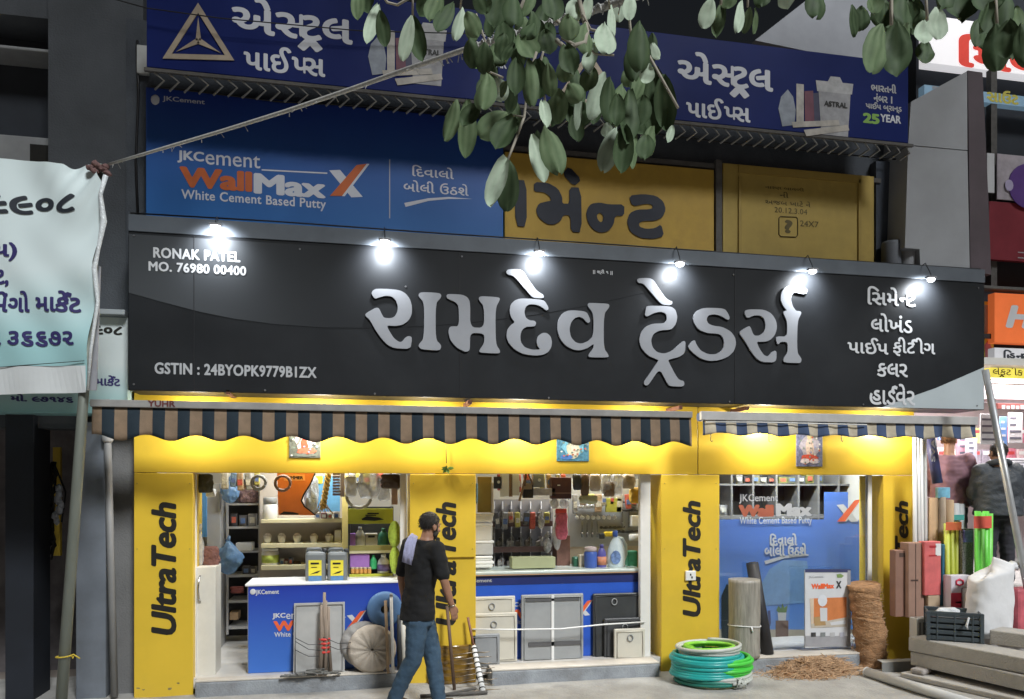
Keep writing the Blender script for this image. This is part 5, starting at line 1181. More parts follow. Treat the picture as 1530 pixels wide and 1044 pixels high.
# ================================================================ middle bay window
YB2 = .22
t = thing('window_counter', 'window counter of the middle bay with glass top and blue putty panel below', 'counter', base_of(712, 985, 958, YB2))
a = P(713, 860, YB2); c = P(956, 984, YB2); bx0 = P(700, 900, YB2).x
MB().box(bx0, c.x, YB2, YB2 + .03, FZ + .004, P(800, 873, YB2).z).build('front_panel', M('bright_blue_panel', (.025, .10, .52), .35, .08, 3), t)
MB().box(bx0, c.x, YB2 - .002, YB2 + .03, P(800, 872.6, YB2).z, P(800, 857, YB2).z).build('navy_band', M('navy_band', (.018, .03, .14), .35, .1, 3), t)
ztop = P(800, 856.5, YB2).z
MB().box(bx0, c.x + .02, YB2 - .03, YB2 + .6, ztop, ztop + .03, .005).build('top', M('greenish_glass_top', (.50, .56, .52), .2, .06, 4), t)
MB().box(bx0, c.x + .02, YB2 - .031, YB2 - .02, ztop - .012, ztop - .001).build('edge_strip', M('tan_edge', (.42, .27, .17), .5), t)
letter('JKCement', 696, 865, 735, 871, YB2 - .003, ltg, t, .02)
putty_art(t, 757, 900, .45, YB2, -.03, wh=wht, og=org)
# white tubs with lids at the left
for k, (y0, y1) in enumerate([(767, 779), (782, 808), (808, 829), (831, 838), (839, 848)]):
    o = boxthing('tub' if k < 3 else 'white_tray', ['small white tub on top of the stack beside the second column', 'tall white tub under the top tub of the stack', 'grey white tub with a broad lid in the middle of the stack', 'flat white tray second from the bottom of the stack', 'flat white tray at the bottom of the stack'][k], 'tub', 700, y0 + 3, 737 - (k % 2) * 2, y1, YB2 + .12 + .01 * k, .26, [white2, offw, M('pale_grey_tub', (.5, .5, .49), .4), white2, white2][k], .015, 'white tubs stacked on the window counter')
    part('lid', white2, o, 699, y0, 738.5 - (k % 2) * 2, y0 + 3.4, YB2 + .11 + .01 * k, .28, .008)
boxthing('mustard_board', 'tall mustard board standing behind the white tubs', 'board', 714, 712, 735, 767, YB2 + .5, .04, M('mustard_board', (.36, .24, .045), .6, .1, 5)); boxthing('card_edge', 'pale cardboard edge beside the mustard board', 'card', 734, 720, 738, 772, YB2 + .48, .05, M('pale_card', (.55, .48, .38), .7))
boxthing('blue_packet', 'blue and white packet behind the second column edge', 'packet', 706, 722, 714, 752, YB2 + .45, .05, M('blue_packet', (.25, .42, .60), .5, .4, 20))
# bin rack
YK = .75
t = thing('bin_rack', 'stepped rack of grey bins with brown shelf lips behind the window counter', 'rack', base_of(735, 848, 826, YK))
bl = M('brown_lip', (.13, .08, .075), .5, .2, 8); bg_ = M('bin_grey', (.34, .33, .335), .5, .1, 5)
for (y0, y1) in ((752, 779), (788, 817), (826, 847)):
    for px in (738, 750.5, 763.5, 777.5, 792, 808, 823):
        q = [P(px, y0 - 3, YK + .25), P(px, y1, YK + .25), P(px, y1, YK), P(px, y0 + 8, YK + .02)]
        MB().slab(q[0], q[1], q[2], q[3], (.012, 0, 0)).build('divider', bg_, t)
    MB().pbox(736, y1, 826, y1 + 7, YK - .01, .02, .002).build('lip', bl, t); MB().pbox(736, y0 - 6, 826, y1 + 6, YK + .26, .01).build('bin_back', M('bin_back', (.27, .26, .27), .6, .1, 4), t)
random.seed(14)
spots = [(742, 779, 1), (755, 779, 0), (769, 779, 2), (783, 779, 1), (799, 779, 0), (813, 779, 2), (742, 817, 0), (757, 817, 1), (770, 817, 2), (784, 817, 0), (800, 817, 1), (814, 817, 2), (743, 847, 1), (757, 847, 0)]
nth = ['far left', 'second from left', 'third from left', 'third from right', 'second from right', 'far right']
for k, (px, y, c_) in enumerate(spots):
    lv = 'top' if k < 6 else 'middle' if k < 12 else 'bottom'
    o = MB().ball(P(px + 5, y - 5, YK + .08), .045, .05, .045, 2, .9, k).ball(P(px + 7, y - 11, YK + .13), .03, .04, .04, 2, .9, k + 30).box(P(px + 3, y, YK + .05).x - .02, P(px + 3, y, YK + .05).x + .03, YK + .03, YK + .06, P(px, y - 2, YK + .05).z, P(px, y - 9, YK + .05).z, .004).build('fitting', M('fitting_%d' % c_, [(.20, .18, .16), (.42, .40, .38), (.12, .11, .11)][c_], .5, .4, 30)); tag(o, 'small loose fittings in the %s bin of the %s row' % (nth[k % 6] if k < 12 else nth[k - 12], lv), 'fitting', 'fittings in the bins')
for k, (x0, y0, x1, y1, m_, nm, lab) in enumerate([(748, 708, 760, 742, white2, 'white_strip', 'white strip hanging leftmost above the bins'), (764, 708, 776, 740, white2, 'white_strip', 'white strip hanging second above the bins'), (738, 712, 750, 730, dgrey, 'switch_plate', 'dark plate with a white dot hanging at the left of the window'), (797, 708, 813, 728, M('slate_plate', (.22, .23, .24), .4), 'switch_plate', 'slate plate with a white dot hanging in the middle of the window'), (761, 708, 766, 742, wood, 'wooden_strip', 'wooden strip hanging between the white strips'), (797, 729, 830, 740, M('pale_rack_card', (.45, .42, .42), .5, .3, 14), 'card_pack', 'pale card packs under the slate plate')]):
    t = boxthing(nm, lab, 'fitting', x0, y0, x1, y1, .5, .03, m_, .003)
    if nm == 'switch_plate': cc = P((x0 + x1) / 2 + 1, (y0 + y1) / 2 - 1, .5); MB().lathe(cc, [(.018, 0), (.014, .012)], 12, ax=(0, -1, 0)).build('knob', white2, t)
t = boxthing('tool_bag', 'black and brown strap bag hanging in front of the bins', 'bag', 783, 722, 797, 744, .45, .1, M('black_cloth', (.03, .026, .024), .8, .2, 20)); part('flap', M('khaki_flap', (.30, .23, .15), .8), t, 783, 722, 795, 731, .44, .012); MB().tube([P(784, 726, .44), P(786, 707, .45), P(790, 707, .45), P(796, 724, .44)], .012, 6).build('strap', M('brown_strap', (.16, .10, .06), .7), t); MB().tube([P(776, 748, .44), P(781, 730, .44), P(784, 716, .45)], .014, 6).build('wooden_grip', wood, t)
t = boxthing('brown_box', 'dark brown carton hanging right of the strap bag', 'box', 824, 713, 854, 745, .5, .1, M('dark_brown_box', (.085, .035, .03), .45, .15, 6)); part('seam', M('tan_line', (.35, .22, .15), .5), t, 824.5, 736, 853.5, 737, .497, .002); part('white_stain', white2, t, 833, 724, 837, 725.5, .497, .002)
for k, (x0, y0, x1, y1, mt, lab) in enumerate([(830, 764, 847, 806, M('pink_pack', (.62, .14, .20), .4, .35, 14), 'red and pink packet hanging right of the bins'), (826, 770, 839, 822, clearp, 'long clear bag hanging left of the red packet'), (822, 742, 834, 760, white2, 'small white bag of fittings above the red packet'), (812, 800, 824, 826, M('grey_fit_bag', (.30, .29, .28), .4, .5, 30), 'grey bag of fittings hanging over the lowest bins'), (804, 770, 814, 790, clearp, 'clear pouch hanging over the top bins'), (836, 742, 850, 760, clearp, 'clear pouch of white clips under the brown carton')]): bag('hanging_packet', lab, x0, y0, x1, y1, .55 + .02 * k, mt, 40 + k, 'packet', .2, neck=(k != 0))
o = MB().pbox(831, 760, 847, 767, .52, .05, .01).build('red_card', M('red_card', (.70, .08, .06), .4)); tag(o, 'bright red header card at the top of the pink packet', 'card')
boxthing('olive_box', 'long pale olive box lying on the window counter', 'box', 765, 833, 830, 848.5, YB2 + .12, .15, M('olive_box', (.36, .38, .22), .6, .08, 4))
boxthing('red_brown_cartons', 'reddish brown cartons stacked right of the olive box', 'box', 832, 800, 852, 847, YB2 + .45, .2, M('red_brown', (.22, .11, .085), .6, .35, 8))
# pegboard
YPg = .95
t = thing('pegboard', 'grey pegboard of small tools and white hooks at the right of the middle bay', 'board', base_of(850, 848, 962, YPg)); MB().pbox(850, 715, 962, 815, YPg, .03).build('panel', M('peg_grey', (.36, .36, .35), .6, .06, 5), t); MB().pbox(850, 815.5, 962, 850, YPg + .005, .03).build('lower_panel', M('peg_beige', (.50, .42, .32), .6, .06, 5), t)
random.seed(33); kk = 0
for (x0, x1, y, n, kind) in [(858, 900, 757, 7, 0), (858, 922, 773, 8, 0), (866, 896, 790, 4, 1), (905, 925, 789, 3, 2), (930, 960, 750, 2, 2), (930, 962, 763, 2, 2), (925, 945, 775, 2, 1), (930, 945, 795, 2, 2)]:
    rn = {757: 'upper', 773: 'second', 790: 'hanging tool', 789: 'plier', 750: 'top right', 763: 'right middle', 775: 'right lower', 795: 'right bottom'}[y]
    for i in range(n):
        px = x0 + (x1 - x0) * (i + .5) / n; c = P(px, y, YPg - .03); m = MB(); kk += 1
        if kind == 0: m.ball(c, .028, .02, .024, 2, .6, kk).tube([c + Vector((0, .03, .03)), c], .005, 5)
        elif kind == 1: m.tube([c + Vector((0, 0, .09)), c + Vector((.004, 0, -.05))], .009, 6).tube([c + Vector((0, 0, -.04)), c + Vector((.004, 0, -.1))], .014, 6)
        else: m.tube([c + Vector((-.10, 0, .01)), c + Vector((-.02, 0, .0)), c + Vector((.10, 0, .016))], .011, 6).ball(c + Vector((-.08, 0, .01)), .022, .02, .018, 2, .5, kk)
        o = m.build(['white_clip', 'hand_tool', 'plier'][kind], [white2, M('tool_steel', (.25, .25, .25), .4, .2, 10, metal=.5), M('tool_dark', (.07, .065, .06), .5, .3, 14)][kind]); ordn = ['first', 'second', 'third', 'fourth', 'fifth', 'sixth', 'seventh', 'eighth'][i]
        tag(o, 'small %s hung %s in the %s row of the pegboard' % (['white clip', 'steel tool', 'dark plier'][kind], ordn, rn), 'tool', 'small goods on the pegboard')
boxthing('lime_packet', 'lime yellow packet hanging in the middle of the pegboard', 'packet', 906, 744, 929, 765, YPg - .1, .05, M('lime_packet', (.45, .44, .08), .5, .12, 8)); bag('yellow_bag', 'mustard yellow cloth bag hanging at the right of the pegboard', 941, 728, 957, 752, .55, M('mustard_cloth', (.55, .33, .05), .7, .15, 8), 51, neck=False)
for k, (x0, y0, x1, y1, mt, lab) in enumerate([(856, 708, 868, 732, dgrey, 'dark pouch hanging left at the top of the pegboard'), (868, 708, 880, 740, M('bronze_pouch', (.14, .09, .06), .5, .3, 10), 'bronze pouch hanging beside the dark pouch'), (881, 708, 897, 734, M('beige_packet', (.50, .42, .36), .6, .15, 8), 'beige packet pair hanging at the top of the pegboard'), (898, 708, 914, 738, clearp, 'clear white bag hanging above the lime packet'), (914, 708, 930, 740, clearp, 'second clear white bag hanging right of the beige packets'), (930, 708, 948, 730, M('tan_film', (.48, .40, .30), .4, .2, 10), 'tan film bag hanging at the top right of the pegboard'), (866, 740, 892, 752, M('olive_film', (.45, .45, .32), .4, .2, 10), 'pale olive bag hanging under the bronze pouch'), (902, 720, 918, 742, M('brown_film', (.26, .18, .12), .5, .3, 12), 'brown bag hanging behind the clear bags')]): bag('hanging_packet', lab, x0, y0, x1, y1, .5, mt, 60 + k, 'packet', .2, neck=False)
t = boxthing('white_reel', 'white reel carton hanging at the right edge of the pegboard', 'box', 944, 770, 962, 786, YPg - .12, .1, offw); jar('white_roll', 'white paper roll lying at the right of the pegboard', 948, 796, 807, 9, YPg - .15, offw, None, 'roll')
t = thing('yellow_drill', 'yellow and black power drill hung above the blue tub', 'drill', P(908, 806, YPg - .12)); c = P(912, 798, YPg - .12); MB().box(c.x - .07, c.x + .05, c.y, c.y + .05, c.z - .03, c.z + .03, .015).build('body', M('drill_yellow', (.70, .50, .04), .4, .1, 8), t); MB().box(c.x - .13, c.x - .065, c.y, c.y + .05, c.z - .055, c.z + .01, .012).build('grip', dgrey, t); MB().box(c.x + .055, c.x + .09, c.y, c.y + .04, c.z - .01, c.z + .035, .008).build('chuck', M('drill_blue', (.06, .12, .3), .4), t)
YV = YB2 + .2
blu = M('royal_blue_plastic', (.06, .12, .42), .35, .1, 6); pk = M('pale_pink_lid', (.55, .45, .45), .45)
jar('blue_tub', 'royal blue tub with a pale pink lid on the window counter', 882.5, 817, 848, 10, YV, blu, pk, 'tub', None, .2); boxthing('small_carton', 'small cream carton left of the blue tub', 'box', 866, 829, 874, 848, YV + .05, .06, M('cream_carton', (.55, .48, .36), .6, .15, 12)); boxthing('dark_pot', 'dark green pot behind the cream carton', 'pot', 857, 832, 867, 847, YV + .1, .1, dgrn, .02)
bottle('bottle', 'violet blue bottle with an orange label on the window counter', 899, 813, 848, 7.5, YV, M('violet_blue', (.11, .10, .33), .35), MATS['violet_blue'], labm=M('orange_label', (.62, .25, .14), .5, .2, 12))
c = P(921, 848, YV); h_ = P(921, 801, YV).z - c.z; r = 15.5 * (YV + D) / F
t = thing('detergent_jug', 'big white detergent jug with handle and blue cap on the window counter', 'jug', c)
jm = M('jug_white', (.58, .66, .68), .3, .05, 6)
MB().lathe(c, [(r * .78, 0), (r * .92, .02), (r, h_ * .3), (r * .9, h_ * .6), (r * .62, h_ * .82), (r * .35, h_ * .95), (r * .3, h_)], 20, sy=.5).build('body', jm, t); MB().lathe(c + Vector((-.015, 0, h_ * .99)), [(r * .26, 0), (r * .26, .06), (r * .2, .07)], 14).build('cap', blu, t)
MB().tube([c + Vector((-.01, 0, h_ * .97)), c + Vector((r * .6, 0, h_ * .93)), c + Vector((r * .98, 0, h_ * .72)), c + Vector((r * 1.0, 0, h_ * .42)), c + Vector((r * .8, 0, h_ * .25))], r * .17, 10).build('handle', jm, t)
q = [(c.x - r * .5 + r * .95 * math.cos(k * .5236) * .55 + .03, c.z + h_ * .34 + h_ * .22 * math.sin(k * .5236)) for k in range(12)]; MB().prism(q, c.y - r * .52, .01).build('label', M('jug_label', (.14, .22, .42), .5, .5, 25), t)
boxthing('green_crate', 'dark green plastic pack right of the detergent jug', 'box', 938, 823, 953, 847, YV + .05, .1, M('green_pack', (.03, .20, .11), .4, .3, 20), .012)
# covers leaning under the window
def cover(lab, x0, y0, x1, y1, Y, mat, ring=None, rim=.0, group=None, name='tank_cover'):
    a = P(x0, y0, Y); c = P(x1, y1, Y); t = thing(name, lab, 'cover', ((a.x + c.x) / 2, Y, c.z), group)
    MB().box(a.x, c.x, Y, Y + .035, c.z, a.z, .012).build('panel', mat, t)
    d = .03
    m = MB(); m.tube([(a.x + d, Y - .004, a.z - d), (c.x - d, Y - .004, a.z - d), (c.x - d, Y - .004, c.z + d), (a.x + d, Y - .004, c.z + d)], .009, 6, closed=True); m.build('rim', mat, t)
    if ring: m = MB(); q = P(*ring, Y - .012); m.tube([(q.x + .03 * math.cos(i * .5236), Y - .012, q.z + .035 * math.sin(i * .5236)) for i in range(12)], .006, 6, closed=True); m.build('lift_ring', grey, t)
    return t
ivory = M('ivory_cover', (.60, .57, .49), .5, .06, 4, dirt=.3, dcol=(.42, .38, .30))
YT = .10
cover('ivory cover with a ring at the back of the pair, lower left of the window', 700, 892, 770, 984, YT + .07, ivory, (735, 906)); cover('ivory cover with a ring in front of the pair, lower left of the window', 700, 917, 773, 988, YT + .01, ivory, (738, 933)); cover('small grey cover leaning at the foot of the ivory covers', 702, 948, 747, 994, YT - .1, grey)
t = cover('big grey sheet cover with a white strap down its middle', 779, 889, 872, 986, YT + .03, M('cover_grey', (.33, .34, .345), .5, .08, 4, dirt=.3, dcol=(.22, .22, .22))); part('strap', white2, t, 824, 889, 828, 986, YT + .018, .008); part('inner_rim', M('rim_dark', (.10, .10, .105), .5), t, 786, 895, 866, 896.6, YT + .018, .01); part('inner_rim', MATS['rim_dark'], t, 790, 960, 868, 963, YT + .018, .01)
cover('black cover with a round ring, tallest at the lower right of the window', 886, 887, 958, 982, YT + .07, M('cover_black', (.045, .048, .05), .4, .2, 5), (918, 899)); cover('smaller black cover leaning in front of the tall black one', 903, 924, 960, 982, YT + .02, M('cover_charcoal', (.06, .062, .066), .4, .2, 5), (934, 937)); cover('small ivory cover with a ring at the window frame', 918, 940, 964, 985, YT - .06, ivory, (942, 953))
o = MB().tube([P(706, 940, -.02), P(760, 940.5, -.02), P(838, 939.5, -.03), P(900, 933, -.02), P(964, 929, .08)], .008, 8).build('stretched_string', white2); tag(o, 'white cord stretched across the covers under the middle window', 'cord')
# ================================================================ right bay behind glass
YZ = .80
t = thing('putty_poster', 'tall blue putty poster behind the glass of the right bay', 'poster', base_of(1076, 975, 1295, YZ))
a = P(1077, 776, YZ); c = P(1296, 975, YZ); pb = m_gradient('poster_blue', (.15, .34, .78), (.09, .20, .62), c.z, a.z)
polyp('sheet', [(1070, 776), (1232, 776), (1232, 735), (1267, 735), (1267, 777), (1296, 777), (1296, 942), (1070, 942)], YZ, .012, pb, t); polyp('floor_print', [(1070, 940), (1296, 941), (1296, 978), (1070, 978)], YZ - .003, .002, M('beige_print', (.50, .45, .36), .5, .08, 4), t)
putty_art(t, 1100, 742, .66, YZ - .004, 0.02, wh=wht, og=org, hide=('head', 'line', 'wall', 'max', 'white'))
letter('White Cement Based Putty', 1105, 772, 1213, 785, YZ - .006, wht, t, .015)
letter('િદવાલો', 1150, 797, 1191, 815, YZ - .003, wht, t, .03); letter('બોલી ઉઠશે', 1142, 812, 1205, 830, YZ - .003, wht, t, .03); polyp('underline', [(1142, 838), (1170, 830), (1208, 828), (1208, 830), (1172, 834), (1144, 843)], YZ - .004, .001, wht, t)
polyp('light_patch_print', [(1150, 850), (1172, 836), (1206, 838), (1210, 900), (1140, 905), (1138, 872)], YZ - .0022, .001, M('pale_blue_print', (.20, .36, .62), .5), t)
polyp('table_print', [(1159, 927), (1178, 927), (1178, 954), (1159, 954)], YZ - .006, .001, M('brown_print', (.15, .08, .06), .5), t); polyp('pot_print', [(1162, 915), (1175, 915), (1174, 927), (1163, 927)], YZ - .0065, .001, wht, t); polyp('leaf_print', [(1160, 912), (1163, 905), (1167, 909), (1169, 901), (1172, 908), (1177, 904), (1175, 915), (1163, 915)], YZ - .0068, .001, M('green_print', (.10, .20, .06), .5), t)
polyp('chair_print', [(1147, 912), (1151, 912), (1152, 930), (1149, 942), (1146, 942), (1149, 930)], YZ - .0062, .001, M('navy_print', (.04, .06, .2), .5), t); polyp('dark_plant_print', [(1078, 890), (1086, 872), (1094, 880), (1096, 910), (1096, 955), (1078, 955)], YZ - .0058, .001, M('dark_print', (.02, .035, .04), .5), t)
YQ = 1.15
t = thing('shelf_cabinet', 'grey cabinet of open compartments seen above the blue poster', 'cabinet', base_of(1060, 790, 1290, YQ)); cg = M('cabinet_grey', (.17, .17, .175), .5, .1, 5)
MB().pbox(1056, 700, 1300, 800, YQ + .34, .02).build('back_panel', M('cabinet_dark', (.07, .075, .085), .6, .2, 4), t)
for y in (722, 770): MB().pbox(1056, y + .5, 1300, y + 3.5, YQ, .33, .002).build('shelf', cg, t)
for px in (1092, 1124, 1159, 1192, 1222, 1252): MB().pbox(px, 700, px + 3, 799, YQ - .004, .33, .002).build('upright', cg, t)
goods('tin', ['white tin on the upper cabinet shelf, far left', 'dark tin beside the white one on the upper cabinet shelf', 'yellowish tin on the upper cabinet shelf under the picture', 'green striped tin on the upper cabinet shelf', 'pale tin on the upper cabinet shelf near the glass edge'], 'tin', 1100, 708, 1160, 722, YQ + .05, 5, [(.2, .2, .2), (.08, .08, .09), (.17, .16, .1)], 21); goods('tin', ['first yellow green tin on the right of the cabinet top', 'second yellow green tin on the right of the cabinet top', 'third tin on the right of the cabinet top', 'fourth tin on the right of the cabinet top', 'fifth dark tin on the right of the cabinet top'], 'tin', 1164, 708, 1232, 722, YQ + .05, 5, [(.17, .18, .07), (.13, .14, .1), (.1, .11, .14)], 22)
goods('parcel', ['low grey parcel on the lower cabinet shelf, far left', 'pale parcel on the lower cabinet shelf'], 'parcel', 1062, 752, 1090, 770, YQ + .05, 2, [(.3, .3, .32), (.45, .45, .45)], 23)
# white lettering stuck on the glass itself
st = thing('glass_lettering', 'putty lettering stuck on the upper glass of the right bay', 'decal', base_of(1105, 785, 1215, .09)); letter('JKCement', 1104, 738, 1162, 752, .094, ltg, st, .01); letter('Wall', 1103, 754, 1156, 772, .094, M('dull_red_print', (.34, .10, .06), .5), st, .07); letter('Max', 1159, 752, 1213, 771, .094, ltg, st, .06)

# more packets hung under the header and stood on the shelves
random.seed(91)
cl_ = [((.55, .53, .50), 'white'), ((.42, .30, .20), 'tan'), ((.10, .10, .11), 'black'), ((.20, .30, .46), 'blue'), ((.50, .12, .09), 'red'), ((.46, .42, .12), 'yellow'), ((.30, .30, .30), 'grey')]
od = ['first', 'second', 'third', 'fourth', 'fifth', 'sixth', 'seventh', 'eighth', 'ninth', 'tenth', 'eleventh']
def hung(x0, x1, y, n, Y, where):
    for k in range(n):
        col, cn = random.choice(cl_); x = x0 + (x1 - x0) * k / n + random.uniform(-2, 2); w_ = random.uniform(6, 11); h_ = random.uniform(14, 30)
        t = thing('hung_packet', 'small %s packet, %s from the left %s' % (cn, od[k], where), 'packet', P(x + w_ / 2, y + h_, Y), 'packets hung on strings')
        a = P(x, y, Y); c = P(x + w_, y + h_, Y); q = Matrix.Rotation(random.uniform(-.14, .14), 3, 'Y')
        MB().box(a.x, c.x, Y, Y + .04, c.z, a.z, .012, q).build('body', M('hung_%s' % cn, col, .4, .35, 18, bump=.4), t)
        MB().box(a.x + .01, c.x - .01, Y - .004, Y - .001, c.z + (a.z - c.z) * .3, c.z + (a.z - c.z) * .62, 0, q).build('label', M('hung_label_%d' % (k % 3), [(.6, .58, .52), (.12, .18, .4), (.5, .1, .08)][k % 3], .5, .5, 60), t)
hung(330, 392, 706, 5, .95, 'above the steel rack'); hung(520, 596, 707, 7, .9, 'above the display rack'); hung(742, 850, 708, 10, .62, 'in the back row above the bins'); hung(856, 955, 738, 9, .85, 'across the pegboard under the bags'); hung(740, 822, 765, 8, .7, 'clipped to the bin dividers')
goods('shelf_box', ['small printed box leftmost on the bottom wall shelf', 'small printed box second on the bottom wall shelf', 'small printed box third on the bottom wall shelf'], 'box', 418, 832, 438, 845, YS2 + .1, 3, [(.5, .48, .44), (.3, .12, .1), (.15, .2, .35)], 77)
# ================================================================ goods on the pavement and steps
ST = FZ + .006
def onstep(px, Y): p = P(px, 900, Y); return Vector((p.x, Y, ST))
# grey sheet, bundle of handles, heap of fittings in front of the counter
YJ = -.02
a = P(439, 902, YJ + .07); c = P(515, 1004, YJ)
t = thing('grey_sheet', 'plain grey square sheet leaning on the blue counter', 'sheet', ((a.x + c.x) / 2, YJ, ST))
MB().slab((a.x, YJ, ST), (c.x, YJ, ST), (c.x, YJ + .1, a.z), (a.x, YJ + .1, a.z), (0, .014, 0)).build('panel', M('sheet_grey', (.40, .40, .39), .5, .08, 4, dirt=.3, dcol=(.28, .27, .26)), t)
m = MB(); m.tube([(a.x + .02, YJ - .012, ST + .02), (c.x - .02, YJ - .012, ST + .02), (c.x - .02, YJ + .085, a.z - .02), (a.x + .02, YJ + .085, a.z - .02)], .007, 6, closed=True); m.build('rim', M('sheet_rim', (.22, .22, .22), .5), t)
YH = -.10
t = thing('handle_bundle', 'bundle of grey brown wooden handles bound with red tape before the grey sheet', 'handles', onstep(485, YH)); random.seed(4)
b0 = onstep(485, YH)
for k in range(6):
    x = b0.x - .03 + k * .013; MB().tube([(x + random.uniform(-.03, .03), YH + random.uniform(-.03, .03), ST), (x, YH + random.uniform(-.02, .02), ST + .4), (b0.x - .030 + .013 * k, YH + .06 + .01 * (k % 2), P(483, (905, 914, 886, 899, 921, 908)[k], YH).z)], [.017, .016, .0145], 8).build('handle', M('grey_wood', (.24, .19, .15), .75, .25, 6, stretch=(1, 1, .2)), t)
m = MB()
for y in (955, 961, 967, 974): m.lathe((b0.x, YH + .01, P(483, y, YH).z), [(.05, -.012), (.058, 0), (.05, .012)], 14, sy=.8)
m.build('red_binding', red, t)
m = MB()
for k, (y0, y1, s_) in enumerate([(953, 963, 1), (958, 972, 1), (971, 980, 1), (960, 952, -1), (968, 962, -1)]):
    m.tube([P(483, y1, YH - .02), P(483 - s_ * 22, (y0 + y1) / 2 + 5, YH - .05), P(483 - s_ * 42, y0, YH - .0)], .0038, 5)
m.build('wire_tie', dgrey, t)
t = thing('fitting_heap', 'flat heap of grey metal spades lying at the foot of the handle bundle', 'spades', onstep(465, -.14)); random.seed(8); m = MB()
for k in range(22):
    px = random.uniform(432, 500); z = ST + .012 + .06 * math.exp(-((px - 475) / 20) ** 2) * random.random(); p = P(px, 1000, -.14 + random.uniform(-.04, .03)); an = random.uniform(-.5, .5)
    m.box(p.x - .09, p.x + .09, p.y - .012, p.y + .012, z, z + .012, .003, Matrix.Rotation(an * .4, 3, 'Y') @ Matrix.Rotation(an, 3, 'Z'))
m.build('blades', M('dull_steel', (.20, .20, .19), .5, .3, 14, metal=.4), t)
# spools
def disc(name, lab, px, py, rpx, Y, mat, hole, ribs, cat, thick=.08):
    c = P(px, py, Y); Rr = rpx * (Y + D) / F; t = thing(name, lab, cat, c + Vector((0, 0, -Rr)))
    bm = bmesh.new(); n = 48; rings = []
    prof = [(hole, .3), (hole * 1.1, .9), (.5, 1.0), (.85, .9), (1.0, .4), (1.0, -.5), (.85, -.9), (hole, -.8)]
    for f, d in prof:
        rings.append([bm.verts.new(c + Vector((Rr * f * math.cos(i * 2 * math.pi / n), -thick / 2 * d * (1 + (.35 * abs(math.sin(i * ribs * math.pi / n)) - .2 if ribs and d > 0 else 0)), Rr * f * math.sin(i * 2 * math.pi / n)))) for i in range(n)])
    for A, B in zip(rings, rings[1:] + rings[:1]):
        for i in range(n): bm.faces.new((A[i], A[(i + 1) % n], B[(i + 1) % n], B[i])).smooth = True
    m = MB(); m.b.free(); m.b = bm; m.build('body', mat, t); return t
t = disc('blue_reel', 'round dusty blue reel with a dark centre hole leaning by the counter end', 575, 910, 26, .0, M('dusty_blue', (.10, .20, .38), .55, .15, 6), .22, 0, 'reel'); c_ = P(575, 910, .03); MB().lathe(c_, [(.045, -.02), (.045, .02)], 16, ax=(0, 1, 0)).build('hub', blk, t)
disc('beige_roll', 'big beige pleated cloth roll leaning at the step below the blue reel', 556, 969, 35, -.06, M('beige_cloth', (.50, .44, .37), .85, .12, 10, bump=.3), .06, 14, 'roll', .14)
disc('grey_roll', 'grey cloth roll half hidden behind the beige pleated roll', 543, 962, 33, .02, M('grey_cloth', (.34, .33, .32), .85, .12, 10, bump=.3), .08, 10, 'roll', .12)
def stick(name, lab, x0, y0, x1, y1, Y0, Y1, r, mat, cat, ends=None, foot=None):
    a = P(x0, y0, Y0); c = P(x1, y1, Y1)
    if foot is not None: c.z = foot
    t = thing(name, lab, cat, c); MB().tube([c, c.lerp(a, .5), a], r, 8).build('shaft', mat, t)
    if ends: MB().tube([a, a + (a - c).normalized() * .03], [r * 1.15, r * .9], 8).build('end_cap', ends, t)
    return t
stick('white_pipe', 'thin white pipe standing in front of the blue reel', 584.5, 891, 587, 1012, -.10, -.16, .016, white2, 'pipe', grey, ST)
stick('wooden_stick', 'thin tan wooden stick standing left of the white pipe', 576, 897, 580, 1015, -.10, -.16, .015, M('tan_wood', (.42, .30, .19), .7, .2, 6), 'stick', None, ST)
stick('white_pipe', 'thicker white pipe behind the walking man', 602, 920, 604, 992, -.04, -.06, .024, offw, 'pipe', None, ST)
stick('dark_pipe', 'black pipe behind the thick white pipe', 597, 918, 598, 990, -.02, -.05, .03, dgrey, 'pipe', None, ST)
# brown film round the foot of the second column, rakes and poles
t = thing('brown_film_pack', 'glossy brown film wrapped pack at the foot of the second column', 'pack', P(680, 1030, -.1)); random.seed(6)
bm = bmesh.new(); a = P(640, 965, -.06); c = P(711, 1034, -.06); V = []
for i in range(30):
    row = []
    for j in range(26):
        x = a.x + (c.x - a.x) * i / 29; z = c.z + (a.z - c.z) * j / 25
        row.append(bm.verts.new((x, -.05 - .05 * math.sin(math.pi * i / 29) + .02 * noise.noise(Vector((x * 3, z * 22, 1))), max(.0, z))))
    V.append(row)
for i in range(29):
    for j in range(25): bm.faces.new((V[i][j], V[i + 1][j], V[i + 1][j + 1], V[i][j + 1])).smooth = True
g_ = bmesh.ops.extrude_face_region(bm, geom=bm.faces[:], use_keep_orig=True)
for v in g_['geom']:
    if isinstance(v, bmesh.types.BMVert): v.co.y += .03
m = MB(); m.b.free(); m.b = bm; m.build('film', M('brown_film_gloss', (.20, .11, .015), .15, .5, 5, coat=.6, stretch=(1, 1, 9), spec=.7), t)
st_ = stick('long_handle', 'dark brown long handle leaning on the second column right of the man', 668, 905, 679, 1036, -.12, -.32, .017, M('dark_wood', (.10, .06, .04), .6, .25, 6), 'handle', None, .0)
t = thing('garden_rake', 'rake with white taped handle and long tines leaning at the second column foot', 'rake', G(722, 1034, 0))
a = P(699, 922, -.08); bq = P(708, 966, -.14); c = G(722, 1036, .0)
MB().tube([a, bq], .013, 8).build('handle', M('red_brown_wood', (.24, .11, .07), .6, .2, 6), t); MB().tube([bq, c], [.026, .030], 10).build('taped_pole', white2, t)
m = MB()
